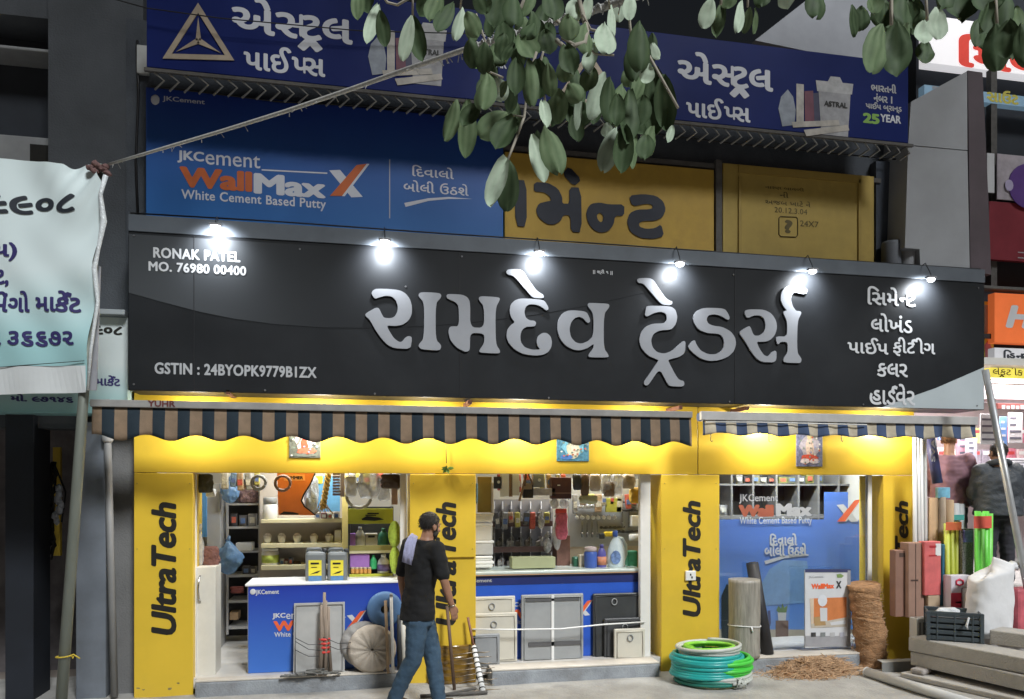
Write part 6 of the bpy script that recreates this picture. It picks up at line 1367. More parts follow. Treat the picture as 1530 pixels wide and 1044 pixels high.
for k in range(9):
    p = bq.lerp(c, (k + .5) / 9.5); m.lathe(p, [(.031, -.006), (.033, 0), (.031, .006)], 10, ax=(bq - c))
m.build('black_band', blk, t)
m = MB()
for k in range(8):
    p = bq.lerp(c, .12 + k * .115); m.tube([p, p + Vector((.10, -.02, -.004 + .01 * math.sin(k * 2))), p + Vector((.15 + .03 * math.sin(k * 3), -.03, .006))], [.007, .006, .002], 5); m.tube([p, p + Vector((-.12, .03, -.02)), p + Vector((-.24, .05, -.03 + .02 * math.sin(k)))], [.006, .004, .002], 5)
m.build('tines', M('tine_steel', (.30, .25, .19), .4, .3, 14, metal=.6), t)
t = thing('cable_tray', 'dark angle iron pieces lying on the ground at the foot of the second column', 'iron', G(690, 1034, 0)); p0, p1 = G(628, 1040, .02), G(728, 1034, .02); MB().tube([p0, p1], .018, 6).tube([p0 + Vector((.1, -.05, 0)), p1 + Vector((-.1, .05, .03))], .014, 6).build('bars', iron, t)
# small money plant hung on the fascia seam above the second column, meter socket on the third column
t = thing('hanging_sprig', 'small green lemon and chilli charm hanging on the fascia over the second column', 'charm', P(668, 712, -.05)); MB().tube([P(666, 660, -.04), P(667, 692, -.05)], .004, 5).build('string', blk, t)
m = MB(); random.seed(12)
for k in range(14):
    an = random.uniform(0, 6.28); p = P(668, 700, -.05); L_ = random.uniform(.03, .08); d = Vector((math.cos(an) * L_, random.uniform(-.03, .0), math.sin(an) * L_ * .8 - .02)); s_ = Vector((-d.z, .01, d.x)) * .22
    m.slab(p, p + d * .5 + s_, p + d, p + d * .5 - s_, (0, .004, 0))
m.build('leaves', M('charm_green', (.14, .26, .05), .5, .3, 14), t)
t = thing('wall_socket', 'small white electric socket on the third yellow column', 'socket', P(1033, 867, -.03)); part('plate', white2, t, 1025, 853, 1040, 867, -.03, .028, .006); part('pin_hole', blk, t, 1031, 857, 1033, 860, -.032, .001); part('pin_hole', blk, t, 1033, 861, 1035, 864, -.032, .001)
# garden hose coils
hc = G(1060, 1018, 0)
t = thing('hose_coils', 'stack of turquoise, bright green and grey hose coils on the ground by the third column', 'hose', hc)
random.seed(15)
def hose(z0, z1, R0, nl, r, mat, off=(0, 0), seed=0, nm='coil', sq=.9):
    m = MB(); pts = []; random.seed(seed); n = nl * 28; ph = random.random() * 6
    offs = [(random.uniform(-.028, .028), random.uniform(-.03, .03), random.uniform(-.03, .03), random.random() * 6) for _ in range(nl + 2)]
    for i in range(n):
        f = i / 28; k = int(f); g_ = f - k; A, B = offs[k], offs[k + 1]
        an = i * 2 * math.pi / 28 + ph; Rr = R0 + A[0] * (1 - g_) + B[0] * g_
        tx = A[1] * (1 - g_) + B[1] * g_
        pts.append(hc + Vector((off[0] + Rr * math.cos(an), off[1] + Rr * sq * math.sin(an), z0 + (z1 - z0) * f / nl + tx * math.sin(an + A[3]) * .8)))
    for p in pts: p.z = max(p.z, r * .9)
    m.tube(pts, r, 8); m.build(nm, mat, t)
turq = M('turquoise_hose', (.02, .36, .34), .35, .08, 5, spec=.5); dgr = M('dark_teal_hose', (.03, .22, .17), .4, .12, 5); bgr = M('bright_green_hose', (.07, .55, .06), .35, .08, 5); wgr = M('grey_hose', (.50, .52, .48), .4, .08, 5); lgr = M('lime_hose', (.25, .62, .06), .35, .08, 5)
hose(.02, .09, .355, 5, .021, dgr, (.02, 0), 1); hose(.09, .30, .345, 12, .021, turq, (-.03, 0), 2); hose(.10, .26, .315, 9, .020, bgr, (.09, -.03), 3); hose(.30, .38, .31, 5, .018, wgr, (-.01, 0), 4); hose(.32, .37, .24, 3, .019, lgr, (.0, 0), 5); hose(.05, .12, .34, 3, .018, wgr, (.06, -.02), 6)
m = MB(); p = hc + Vector((.16, -.33, .06))
for k in range(10): m.tube([p + Vector((random.uniform(-.05, .05), -.02, .05)), p + Vector((random.uniform(-.05, .05), -.05, 0)), p + Vector((random.uniform(-.07, .07), -.02, -.05))], .006, 5)
m.build('tie', wgr, t)
# mesh roll and black roll on the step
YR2 = -.13; cxx = (P(1091, 900, YR2).x + P(1133, 900, YR2).x) / 2; rr = (P(1133, 900, YR2).x - P(1091, 900, YR2).x) / 2; zt2 = P(1112, 865, YR2).z
t = thing('mesh_roll', 'upright grey brown roll of wire mesh wrapped in clear film on the right step', 'roll', (cxx, YR2, ST))
bm = bmesh.new(); rings = []; n = 40
for j in range(24):
    f = j / 23; rings.append([bm.verts.new((cxx + rr * (1 + .05 * noise.noise(Vector((math.cos(i * .157) * 1.5, math.sin(i * .157) * 1.5, f * 2.5)))) * math.cos(i * 2 * math.pi / n), YR2 + rr * math.sin(i * 2 * math.pi / n) * (1 + .03 * math.sin(i * 3)), ST + (zt2 - ST) * f + .0)) for i in range(n)])
for A, B in zip(rings, rings[1:]):
    for i in range(n): bm.faces.new((A[i], A[(i + 1) % n], B[(i + 1) % n], B[i])).smooth = True
bm.faces.new(rings[0][::-1]); bm.faces.new(rings[-1])
m = MB(); m.b.free(); m.b = bm; m.build('film_roll', M('filmed_mesh', (.30, .28, .24), .5, .3, 7, coat=.12, stretch=(5, 5, .6), bump=.4, bscale=18, spec=.6), t)
zz = P(1112, 933, YR2).z; m = MB(); m.tube([(cxx + (rr + .006) * math.cos(i * .2618), YR2 + (rr + .006) * math.sin(i * .2618), zz + .008 * math.sin(i * .5)) for i in range(24)], .006, 5, closed=True); m.tube([(cxx - .01, YR2 - rr - .012, zz), (cxx, YR2 - rr - .016, zz - .05)], .008, 5); m.build('tie', white2, t)
YR3 = -.06
t = thing('black_roll', 'black rubber roll leaning behind the mesh roll', 'roll', (P(1146, 980, -.1).x, -.1, ST)); a = P(1124, 842, .06); c = Vector((P(1147, 980, -.1).x, -.1, ST)); MB().tube([c, a], .068, 16).build('tube', M('black_rubber', (.028, .028, .032), .5, .2, 8), t); d_ = (a - c).normalized(); MB().lathe(a + d_ * .001, [(.066, 0), (.066, .012), (.02, .016)], 16, ax=d_).build('end_disc', dgrey, t); MB().lathe(a + d_ * .014, [(.042, 0), (.04, .006)], 14, ax=d_).build('core', blk, t)
# product board
YBd = -.06
a = P(1203, 851, YBd + .06); c = P(1271, 966, YBd - .04)
t = thing('product_board', 'white advertising board with an orange room picture leaning on the right step', 'board', ((a.x + c.x) / 2, YBd, ST))
part('sheet', M('board_white', (.62, .63, .65), .45, .06, 5), t, 1203, 852, 1271, 965, YBd, .02, .002)
def bp(nm, pts, k, mat): polyp(nm, pts, YBd - .003 - .0006 * k, .0004, mat, t)
bp('frame', [(1203, 850), (1271, 850), (1271, 855), (1203, 855)], 0, M('board_navy', (.05, .06, .14), .5)); bp('frame', [(1203.5, 950), (1271, 950), (1271, 966), (1203.5, 966)], 0, M('board_foot', (.32, .32, .34), .5)); bp('frame', [(1266.5, 852), (1271, 852), (1271, 966), (1266.5, 966)], 1, M('board_side', (.30, .31, .34), .5))
bp('room_print', [(1210, 894), (1265, 892), (1265, 936), (1212, 938)], 0, M('room_orange', (.58, .20, .07), .5, .1, 10)); bp('room_light_print', [(1210, 894), (1216, 894), (1216, 930), (1212, 938)], 1, M('room_pale', (.62, .50, .38), .5)); bp('floor_print', [(1212, 932), (1265, 922), (1265, 936), (1212, 938)], 2, M('room_floor', (.50, .45, .38), .5)); bp('sofa_print', [(1216, 922), (1232, 920), (1234, 934), (1217, 935)], 3, M('sofa_tan', (.40, .26, .12), .5)); bp('table_print', [(1240, 930), (1264, 926), (1264, 932), (1242, 934)], 3, wht)
bp('mirror_print', [(1225 + 7 * math.cos(i * .5236) + 4, 897 + 9 * math.sin(i * .5236)) for i in range(12)], 4, M('mirror_white', (.66, .68, .72), .4)); bp('lamp_print', [(1225, 908), (1236, 908), (1236, 928), (1226, 928)], 4, wht)
letter('JKCement', 1208, 860, 1230, 864, YBd, ltg, t, .02); letter('WallMax', 1212, 872, 1246, 879, YBd, MATS['bright_orange_print'], t, .05); letter('X', 1249, 868, 1257, 879, YBd, dgrey, t, .05); bp('mark_print', [(1250, 858), (1256, 857), (1261, 860), (1258, 863), (1251, 863)], 1, M('olive_green_print', (.2, .3, .1), .5))
for k in range(4): bp('icon_print', [(1212 + k * 14.2, 945), (1219 + k * 14.2, 944.6), (1219 + k * 14.2, 951), (1212 + k * 14.2, 951.4)], 5, [dgrey, M('icon_grey', (.2, .22, .22), .5), M('icon_pale', (.45, .45, .46), .5), M('icon_lilac', (.4, .4, .46), .5)][k])
# coir roll and coir pile
coir = M('coir', (.36, .20, .10), .95, .35, 18, bump=.8, bscale=60, dirt=.5, dcol=(.20, .10, .045)); coir2 = M('coir_pale', (.50, .33, .20), .95, .3, 22)
YCo = -.22; a = P(1292, 872, YCo + .1); c = P(1301, 998, YCo); c.z = max(c.z, .02); rr = 21.5 * 8.45 / F
t = thing('coir_roll', 'tall lumpy brown coir roll leaning on the rightmost column', 'roll', c)
bm = bmesh.new(); rings = []; n = 28
for j in range(70):
    f = j / 69; o_ = c.lerp(a, f) + Vector((.02 * math.sin(f * 5), 0, 0)); k = rr * (1.05 - .0 * f) * (1 + .03 * math.sin(f * 52 + 2.5 * math.sin(f * 9))) * (1 + .12 * noise.noise(Vector((0, 3, f * 7))))
    rings.append([bm.verts.new(o_ + Vector((k * math.cos(i * 2 * math.pi / n), k * math.sin(i * 2 * math.pi / n), .02 * math.sin(i * 2 * math.pi / n + f * 20))) * (1 + .10 * noise.noise(Vector((math.cos(i * .224) * 2, math.sin(i * .224) * 2, f * 16)))) if False else o_ + Vector((k * math.cos(i * 2 * math.pi / n) * (1 + .14 * noise.noise(Vector((math.cos(i * .224) * 2, math.sin(i * .224) * 2, f * 18)))), k * math.sin(i * 2 * math.pi / n), .025 * math.sin(i * 2 * math.pi / n + f * 20)))) for i in range(n)])
for A, B in zip(rings, rings[1:]):
    for i in range(n): bm.faces.new((A[i], A[(i + 1) % n], B[(i + 1) % n], B[i])).smooth = True
bm.faces.new(rings[0][::-1]); bm.faces.new(rings[-1])
m = MB(); m.b.free(); m.b = bm; m.build('body', coir, t); m = MB(); random.seed(16)
for k in range(420):
    f = random.random(); an = random.uniform(0, 6.28); o_ = c.lerp(a, f) + Vector((rr * 1.05 * math.cos(an), rr * math.sin(an), 0)); d = Vector((-math.sin(an), math.cos(an), random.uniform(-.5, .5))) * random.uniform(.03, .09)
    m.tube([o_, o_ + d * .5 + Vector((math.cos(an), math.sin(an), 0)) * .02, o_ + d + Vector((math.cos(an), math.sin(an), 0)) * random.uniform(0, .03)], .0022, 3, cap=False)
o = m.build('fibres', coir2, t); o['kind'] = 'stuff'
pc = G(1214, 1004, 0)
t = thing('coir_pile', 'loose heap of brown coir fibre on the ground below the product board', 'coir', pc); bm = bmesh.new(); random.seed(18); V = []
def ph_(u, v):
    r2 = (u / .46) ** 2 + (v / .26) ** 2
    return max(0, (1 - r2)) ** .8 * (.105 + .08 * noise.noise(Vector((u * 4.5, v * 4.5, 2))) + .05 * noise.noise(Vector((u * 14, v * 14, 5))))
for i in range(61):
    row = []
    for j in range(45):
        u = (i / 60 - .5) * .98; v = (j / 44 - .5) * .56; row.append(bm.verts.new(pc + Vector((u + v * .2, v, ph_(u, v) - .006 + .012 * noise.noise(Vector((u * 40, v * 40, 0)))))))
    V.append(row)
for i in range(60):
    for j in range(44):
        if ((i / 60 - .5) * 2.1) ** 2 + ((j / 44 - .5) * 2.1) ** 2 < 1.1: bm.faces.new((V[i][j], V[i + 1][j], V[i + 1][j + 1], V[i][j + 1])).smooth = True
m = MB(); m.b.free(); m.b = bm; m.build('mound', coir, t); m = MB()
for k in range(2600):
    u = random.gauss(0, .23); v = random.gauss(0, .125); z = ph_(u, v); p = pc + Vector((u + v * .2, v, z + .004)); an = random.gauss(.4, 1.2); L_ = random.uniform(.05, .17); d = Vector((math.cos(an) * L_, math.sin(an) * L_ * .6, random.uniform(-.03, .05)))
    q = p + d; q.z = max(q.z, .006); mid = p + d * .5 + Vector((0, 0, random.uniform(0, .02))); m.tube([p, mid, q], random.uniform(.0022, .0042), 3, cap=False)
o = m.build('fibres', coir2, t); o['kind'] = 'stuff'

# ---------------------------------------------------------------- concrete posts, crate, sacks and bundles at the right
conc = M('cast_concrete', (.44, .42, .39), .9, .14, 4, bump=.5, bscale=50, dirt=.5, dcol=(.26, .24, .22))
def beam(name, lab, pl, pr, z0, z1, dep, grp='concrete posts at the right'):
    A = G(*pl, z0); B = G(*pr, z0); n = (B - A).normalized(); back = Vector((-n.y, n.x, 0)) * dep
    if back.y < 0: back = -back
    t = thing(name, lab, 'concrete post', (A + B) / 2, grp); up = Vector((0, 0, z1 - z0))
    m = MB(); m.slab(A, B, B + back, A + back, up); o = m.build('body', conc, t)
    md = o.modifiers.new('edge', 'BEVEL'); md.width = .012; md.segments = 2
    m = MB(); m.tube([A + back * .5 + n * -.0 + up * .5, A + back * .5 - n * .03 + up * .5], .012, 6).build('reinforcing_bar', MATS['rust'], t)
    return t
beam('concrete_post', 'lower long concrete post slanting to the front at the right edge', (1360, 993), (1560, 1040), .11, .255, .30)
beam('concrete_post', 'upper long concrete post carrying the black crate', (1357, 972), (1560, 1013), .262, .41, .34)
beam('concrete_post', 'third concrete post lying behind the black crate', (1478, 962), (1560, 974), .415, .56, .30)
beam('concrete_slab', 'flat concrete slab lying on the ground under the stacked posts', (1345, 1012), (1560, 1062), .0, .055, .50)
o = MB().box(-.09, .09, -.07, .07, 0, .058, .02).build('broken_brick', M('grey_brick', (.36, .33, .31), .9, .2, 8, bump=.5)); o.location = G(1376, 1006, .056); o.rotation_euler.z = .4; tag(o, 'broken grey brick wedged under the lower concrete post', 'brick')
t = thing('steel_channel', 'dark grey steel channel lying left of the flat slab', 'channel', G(1330, 1003, 0)); A, B = G(1318, 1000, .03), G(1368, 998, .03)
MB().slab(A + Vector((0, 0, -.03)), B + Vector((0, 0, -.03)), B + Vector((0, 0, .07)), A + Vector((0, 0, .07)), (.01, .02, 0)).build('web', M('channel_grey', (.22, .22, .21), .6, .2, 6), t); MB().slab(A + Vector((0, 0, .072)), B + Vector((0, 0, .072)), B + Vector((.03, .12, .072)), A + Vector((.03, .12, .072)), (0, 0, .006)).build('flange', M('channel_pale', (.42, .41, .38), .6, .1, 6), t)
A, B = G(1296, 1004, .05), G(1470, 1058, .05)
t = thing('plastic_pipe', 'thick white plastic pipe lying across the lower right corner', 'pipe', A.lerp(B, .5)); MB().tube([A, B], .05, 16).build('tube', M('pvc_grey', (.58, .58, .57), .4, .06, 3, dirt=.4, dcol=(.42, .40, .37)), t); dd = (A - B).normalized(); MB().lathe(A + dd * .001, [(.048, 0), (.052, .0), (.052, .012), (.040, .013)], 16, ax=dd).build('rim', M('pvc_end', (.62, .62, .62), .4), t)
# crate with bars
def crate(c0, rz, w_, d_, h_):
    t = thing('plastic_crate', 'black slatted plastic crate with white film on top, on the upper concrete post', 'crate', c0); t.rotation_euler.z = rz
    cm = M('crate_black', (.055, .07, .08), .45, .2, 6)
    def B_(nm, *bx):
        m = MB(); m.box(*bx, .004); o = m.build(nm, cm, None); me = o.data
        for v in me.vertices: v.co += o.location
        o.location = (0, 0, 0); o.parent = t; return o
    for s in (-1, 1):
        for k in range(5): B_('side_slat', -w_ / 2, w_ / 2, s * d_ / 2 - .008, s * d_ / 2 + .008, .012 + k * h_ / 5, .012 + k * h_ / 5 + h_ / 7.4)
        for k in range(5): B_('end_slat', s * w_ / 2 - .008, s * w_ / 2 + .008, -d_ / 2, d_ / 2, .012 + k * h_ / 5, .012 + k * h_ / 5 + h_ / 7.4)
        for q in (-1, 1): B_('corner_post', s * w_ / 2 - .018, s * w_ / 2 + .018, q * d_ / 2 - .018, q * d_ / 2 + .018, 0, h_)
        for q in (-.33, 0, .33): B_('rib', q * w_ - .008, q * w_ + .008, s * d_ / 2 - .012, s * d_ / 2 + .012, 0, h_ - .02)
    B_('bottom', -w_ / 2, w_ / 2, -d_ / 2, d_ / 2, .0, .012); B_('load', -w_ / 2 + .03, w_ / 2 - .03, -d_ / 2 + .03, d_ / 2 - .03, .02, h_ * .8)
    B_('rim', -w_ / 2 - .012, w_ / 2 + .012, -d_ / 2 - .012, -d_ / 2 + .01, h_ - .025, h_ + .004); B_('rim', -w_ / 2 - .012, w_ / 2 + .012, d_ / 2 - .01, d_ / 2 + .012, h_ - .025, h_ + .004)
    return t
p = G(1437, 958, .41); cr = crate(p + Vector((0, .12, .002)), -.62, .48, .34, .30)
bag('film_bundle', 'crumpled white film lying on top of the black crate', 1400, 908, 1432, 925, -.78, M('white_film_bundle', (.66, .67, .68), .3, .1, 10, bump=.5), 71, 'film', neck=False)
t = thing('tied_strip', 'pale plastic strip hanging over the side of the black crate', 'strip', P(1446, 940, -1.1)); MB().tube([P(1449, 917, -1.06), P(1447, 925, -1.12), P(1444, 935, -1.13), P(1446, 940, -1.13)], [.012, .01, .012, .006], 6).build('strip', MATS['white_film_bundle'], t)
# white slotted block
t = thing('slotted_block', 'white slotted plastic block standing left of the black crate', 'block', P(1382, 953, -.62)); a = P(1370, 924, -.62); c = P(1396, 955, -.62)
MB().box(a.x, c.x, -.62, -.5, c.z, a.z, .01).build('body', M('block_white', (.58, .57, .54), .5, .06, 6), t)
for k in range(4): MB().pbox(1373.5 + k * 6, 930 - k * .3, 1376 + k * 6, 949, -.624, .006).build('slot', M('slot_dark', (.20, .19, .18), .7), t)
# tall cartons and packets
def tall(name, lab, cat, x0, y0, x1, y1, Y, dep, mat, marks=()):
    t = boxthing(name, lab, cat, x0, y0, x1, y1, Y, dep, mat, .008)
    for nm, a0, b0, a1, b1, mt in marks: part(nm, mt, t, a0, b0, a1, b1, Y - .003, .002)
    return t
bc = M('brown_carton', (.27, .15, .11), .75, .12, 4, dirt=.2); bc2 = M('brown_carton_pale', (.33, .20, .15), .75, .12, 4)
tall('tall_carton', 'narrow dark brown tall carton at the edge of the rightmost column', 'box', 1338, 822, 1357, 921, -.40, .1, bc, [('tape', 1344, 826, 1352, 832, M('ink_brown', (.08, .05, .04), .6))]); tall('tall_carton', 'wider brown tall carton beside the red packet', 'box', 1357.5, 811, 1381, 922, -.46, .14, bc2, [('fold_line', 1368, 812, 1368.8, 921, M('ink_brown', (.08, .05, .04), .6)), ('stamp', 1361, 866, 1372, 868, M('ink_brown', (.08, .05, .04), .6))])
tall('red_packet', 'tall pinkish red packet with print standing right of the brown cartons', 'packet', 1381.5, 809, 1406, 889, -.50, .1, M('coral_pack', (.66, .15, .15), .45, .2, 5), [('print', 1389, 815, 1399, 818, M('ink_red', (.45, .03, .04), .5)), ('print', 1388, 829, 1400, 831, MATS['ink_red']), ('white_tab', 1398, 812, 1406, 830, white2)])
boxthing('wooden_block', 'pale wooden block under the red packet', 'block', 1387, 890, 1405, 926, -.5, .1, M('pale_wood', (.50, .38, .26), .7, .1, 6)); tall('teal_board', 'narrow teal blue board between the red packet and the lime rods', 'board', 1408, 813, 1420, 905, -.42, .05, M('teal_paint', (.03, .14, .22), .5, .12, 5))
tall('logo_carton', 'white and red carton with a red ring mark in front of the brooms', 'box', 1421, 860, 1451, 960, -.62, .12, M('logo_white', (.60, .56, .62), .5, .08, 5), [('red_half', 1421, 886, 1450.5, 960, M('logo_red', (.55, .03, .07), .45, .12, 6)), ('word_print', 1428, 899, 1440, 901, wht)])
lg = [o for o in C.objects if o.name == 'logo_carton'][0]; cc = P(1434, 870, -.626); m = MB(); m.tube([(cc.x + .048 * math.cos(k * math.pi / 3 + .52), -.626, cc.z + .034 * math.sin(k * math.pi / 3 + .52)) for k in range(6)], .010, 6, closed=True); m.build('ring_mark', MATS['logo_red'], lg)
# bundles of rods, brooms, tubes
def bundle(name, lab, cat, x0, y0, x1, y1, Y, n, r, mats, seed, band=None, foot=None, lean=0, bandy=(0, 0)):
    random.seed(seed); a = P((x0 + x1) / 2, y1, Y); t = thing(name, lab, cat, a if foot is None else Vector((a.x, a.y, foot)))
    for k in range(n):
        px = x0 + (x1 - x0) * (k + .5) / n; p = P(px + lean, y0 + random.uniform(0, 6), Y + random.uniform(0, .04)); q = P(px, y1, Y + random.uniform(0, .04))
        if foot is not None: q.z = foot
        MB().tube([q, q.lerp(p, .5) + Vector((random.uniform(-.01, .01), 0, 0)), p], r, 8).build('rod', mats[k % len(mats)], t)
    if band: part('band', band, t, x0 - 1, bandy[0], x1 + 1, bandy[1], Y - r - .006, .01, .002)
    return t
wp = M('white_pvc', (.70, .70, .69), .4, .06, 4)
bundle('white_pipe_bundle', 'thin white pipes standing right of the rightmost yellow column', 'pipes', 1366, 646, 1386, 812, -.25, 4, .022, [wp, MATS['pvc_grey']], 1, None, 0.0, -2)
bundle('lime_rods', 'lime yellow rods with an orange band beside the teal board', 'rods', 1415, 776, 1436, 880, -.45, 3, .03, [M('lime_rod', (.50, .55, .08), .45, .1, 5), M('lime_rod2', (.42, .46, .06), .45, .1, 5)], 2, M('orange_band', (.62, .14, .06), .5), .0, -4, (780, 792))
bundle('green_brooms', 'bright green wrapped brooms with a red band standing before the man in the dark jacket', 'brooms', 1457, 762, 1481, 864, -.62, 4, .032, [M('vivid_green', (.16, .66, .08), .4, .12, 5), M('vivid_green2', (.22, .72, .12), .4, .12, 5)], 3, M('coral_band', (.70, .12, .08), .5), PL if False else .0, 1, (771, 789))
bundle('cardboard_tubes', 'tan cardboard tubes standing behind the red packet', 'tubes', 1388, 742, 1424, 815, -.28, 3, .05, [cardb, M('cardboard_pale', (.46, .36, .27), .8, .1, 5), M('cardboard_tan', (.42, .29, .18), .8, .1, 5)], 4, None, .0)
bundle('clear_tubes', 'pale grey plastic tubes tied with teal cord behind the lime rods', 'tubes', 1422, 748, 1440, 850, -.24, 2, .045, [M('pale_tube', (.50, .51, .52), .4, .08, 5)], 5, M('teal_cord', (.08, .35, .33), .5), .0, 0, (769, 777))
boxthing('dark_rod_pack', 'dark speckled rods left of the green brooms', 'rods', 1438, 790, 1455, 862, -.5, .06, M('speckled', (.16, .15, .15), .6, .8, 60)); boxthing('blue_tape_pack', 'small blue and white tape on top of the dark rods', 'tape', 1441, 792, 1454, 810, -.52, .03, M('tape_navy', (.12, .12, .34), .5, .5, 30))
t = thing('navy_roll', 'navy printed roll leaning between the white pipes and the man in maroon', 'roll', P(1400, 722, -.2)); MB().tube([P(1401, 722, -.2), P(1389, 650, -.15)], .055, 14).build('tube', M('navy_film', (.06, .065, .16), .4, .2, 6), t); letter('SVA', 1391, 655, 1397, 690, -.262, wht, t, .03, up=True)
boxthing('sky_packet', 'sky blue packet on top of the cardboard tubes', 'packet', 1402, 728, 1420, 744, -.3, .05, M('sky_pack', (.22, .50, .68), .45, .25, 14))
# white woven sack
def sack():
    a = P(1452, 840, -.95); c = P(1514, 950, -.95); cx = (a.x + c.x) / 2; w2 = (c.x - a.x) / 2
    t = thing('woven_sack', 'big full white woven sack tied at its upper right corner', 'sack', (cx, -.95, .42)); bm = bmesh.new(); n = 40; rings = []
    for j in range(46):
        f = j / 45; z = .42 + (a.z - .42) * f * .93
        k = (1.0 - .10 * f) * (1 - .9 * max(0, (f - .9) / .1) ** 2.0) * (1.0 - .25 * max(0, .08 - f) / .08)
        row = []
        for i in range(n):
            an = i * 2 * math.pi / n; cxn, syn = math.cos(an), math.sin(an)
            fx = math.copysign(abs(cxn) ** .7, cxn); fy = math.copysign(abs(syn) ** .8, syn)
            fold = 1 + .05 * noise.noise(Vector((cxn * 1.6, syn * 1.6, f * 3))) + .05 * noise.noise(Vector((cxn * 3 + f * 4, syn * 3, f * 5 + 7)))
            row.append(bm.verts.new((cx + .05 * f + w2 * k * fx * fold, -.88 + .16 * k * fy * fold, z + .10 * f * f * cxn + .03 * f * noise.noise(Vector((cxn * 2, syn * 2, 9))))))
        rings.append(row)
    for A, B in zip(rings, rings[1:]):
        for i in range(n): bm.faces.new((A[i], A[(i + 1) % n], B[(i + 1) % n], B[i])).smooth = True
    bm.faces.new(rings[0][::-1]); bm.faces.new(rings[-1])
    m = MB(); m.b.free(); m.b = bm; m.build('body', M('woven_white', (.72, .72, .73), .6, .06, 6, bump=.18, bscale=16), t)
    e = P(1512, 846, -.9); m = MB(); m.ball(e, .075, .06, .05, 3, .5, 4).tube([e, e + Vector((.10, 0, .02)), e + Vector((.14, -.01, -.05))], [.05, .04, .015], 10); m.build('tied_ear', MATS['woven_white'], t)
sack()
boxthing('pink_sack', 'pink printed bag at the right edge behind the white sack', 'bag', 1521, 880, 1560, 950, -1.0, .2, M('pink_bag', (.55, .12, .15), .5, .3, 8), .03)
# ================================================================ people
def remeshed(m, vox, name, mat, parent, smooth_it=4, fold=0.0, fscale=9.0, seed=0):
    """weld the gathered volumes into one continuous surface"""
    me = bpy.data.meshes.new('tmp'); bmesh.ops.recalc_face_normals(m.b, faces=m.b.faces[:]); m.b.to_mesh(me); m.b.free()
    o = bpy.data.objects.new('tmp', me); C.objects.link(o)
    r = o.modifiers.new('r', 'REMESH'); r.mode = 'VOXEL'; r.voxel_size = vox
    s = o.modifiers.new('s', 'SMOOTH'); s.iterations = smooth_it; s.factor = .5
    dg = bpy.context.evaluated_depsgraph_get(); dg.update()
    nm = bpy.data.meshes.new_from_object(o.evaluated_get(dg)); bpy.data.objects.remove(o)
    b_ = bmesh.new(); b_.from_mesh(nm); bpy.data.meshes.remove(nm)
    if fold:
        b_.normal_update()
        for v in b_.verts:
            q = Vector((v.co.x * fscale, v.co.y * fscale, v.co.z * fscale * 1.5)); v.co += v.normal * fold * (noise.noise(q + Vector((seed, 0, 0))) + .5 * noise.noise(q * 2.3))
    m2 = MB(); m2.b.free(); m2.b = b_
    return m2.build(name, mat, parent, smooth=True)
def limb(m, pts, rs):
    m.tube(pts, rs, 14)
    for p, r in zip(pts, rs): m.ball(p, r * .99, sub=2)
def loft(m, rows, seg=24):
    rings = [[m.b.verts.new(c + rt_ * (rx * math.cos(k * 2 * math.pi / seg)) + fw_ * (ry * math.sin(k * 2 * math.pi / seg))) for k in range(seg)] for c, rt_, fw_, rx, ry in rows]
    for A, B in zip(rings, rings[1:]):
        for k in range(seg): m.b.faces.new((A[k], A[(k + 1) % seg], B[(k + 1) % seg], B[k]))
    m.b.faces.new(rings[0][::-1]); m.b.faces.new(rings[-1])
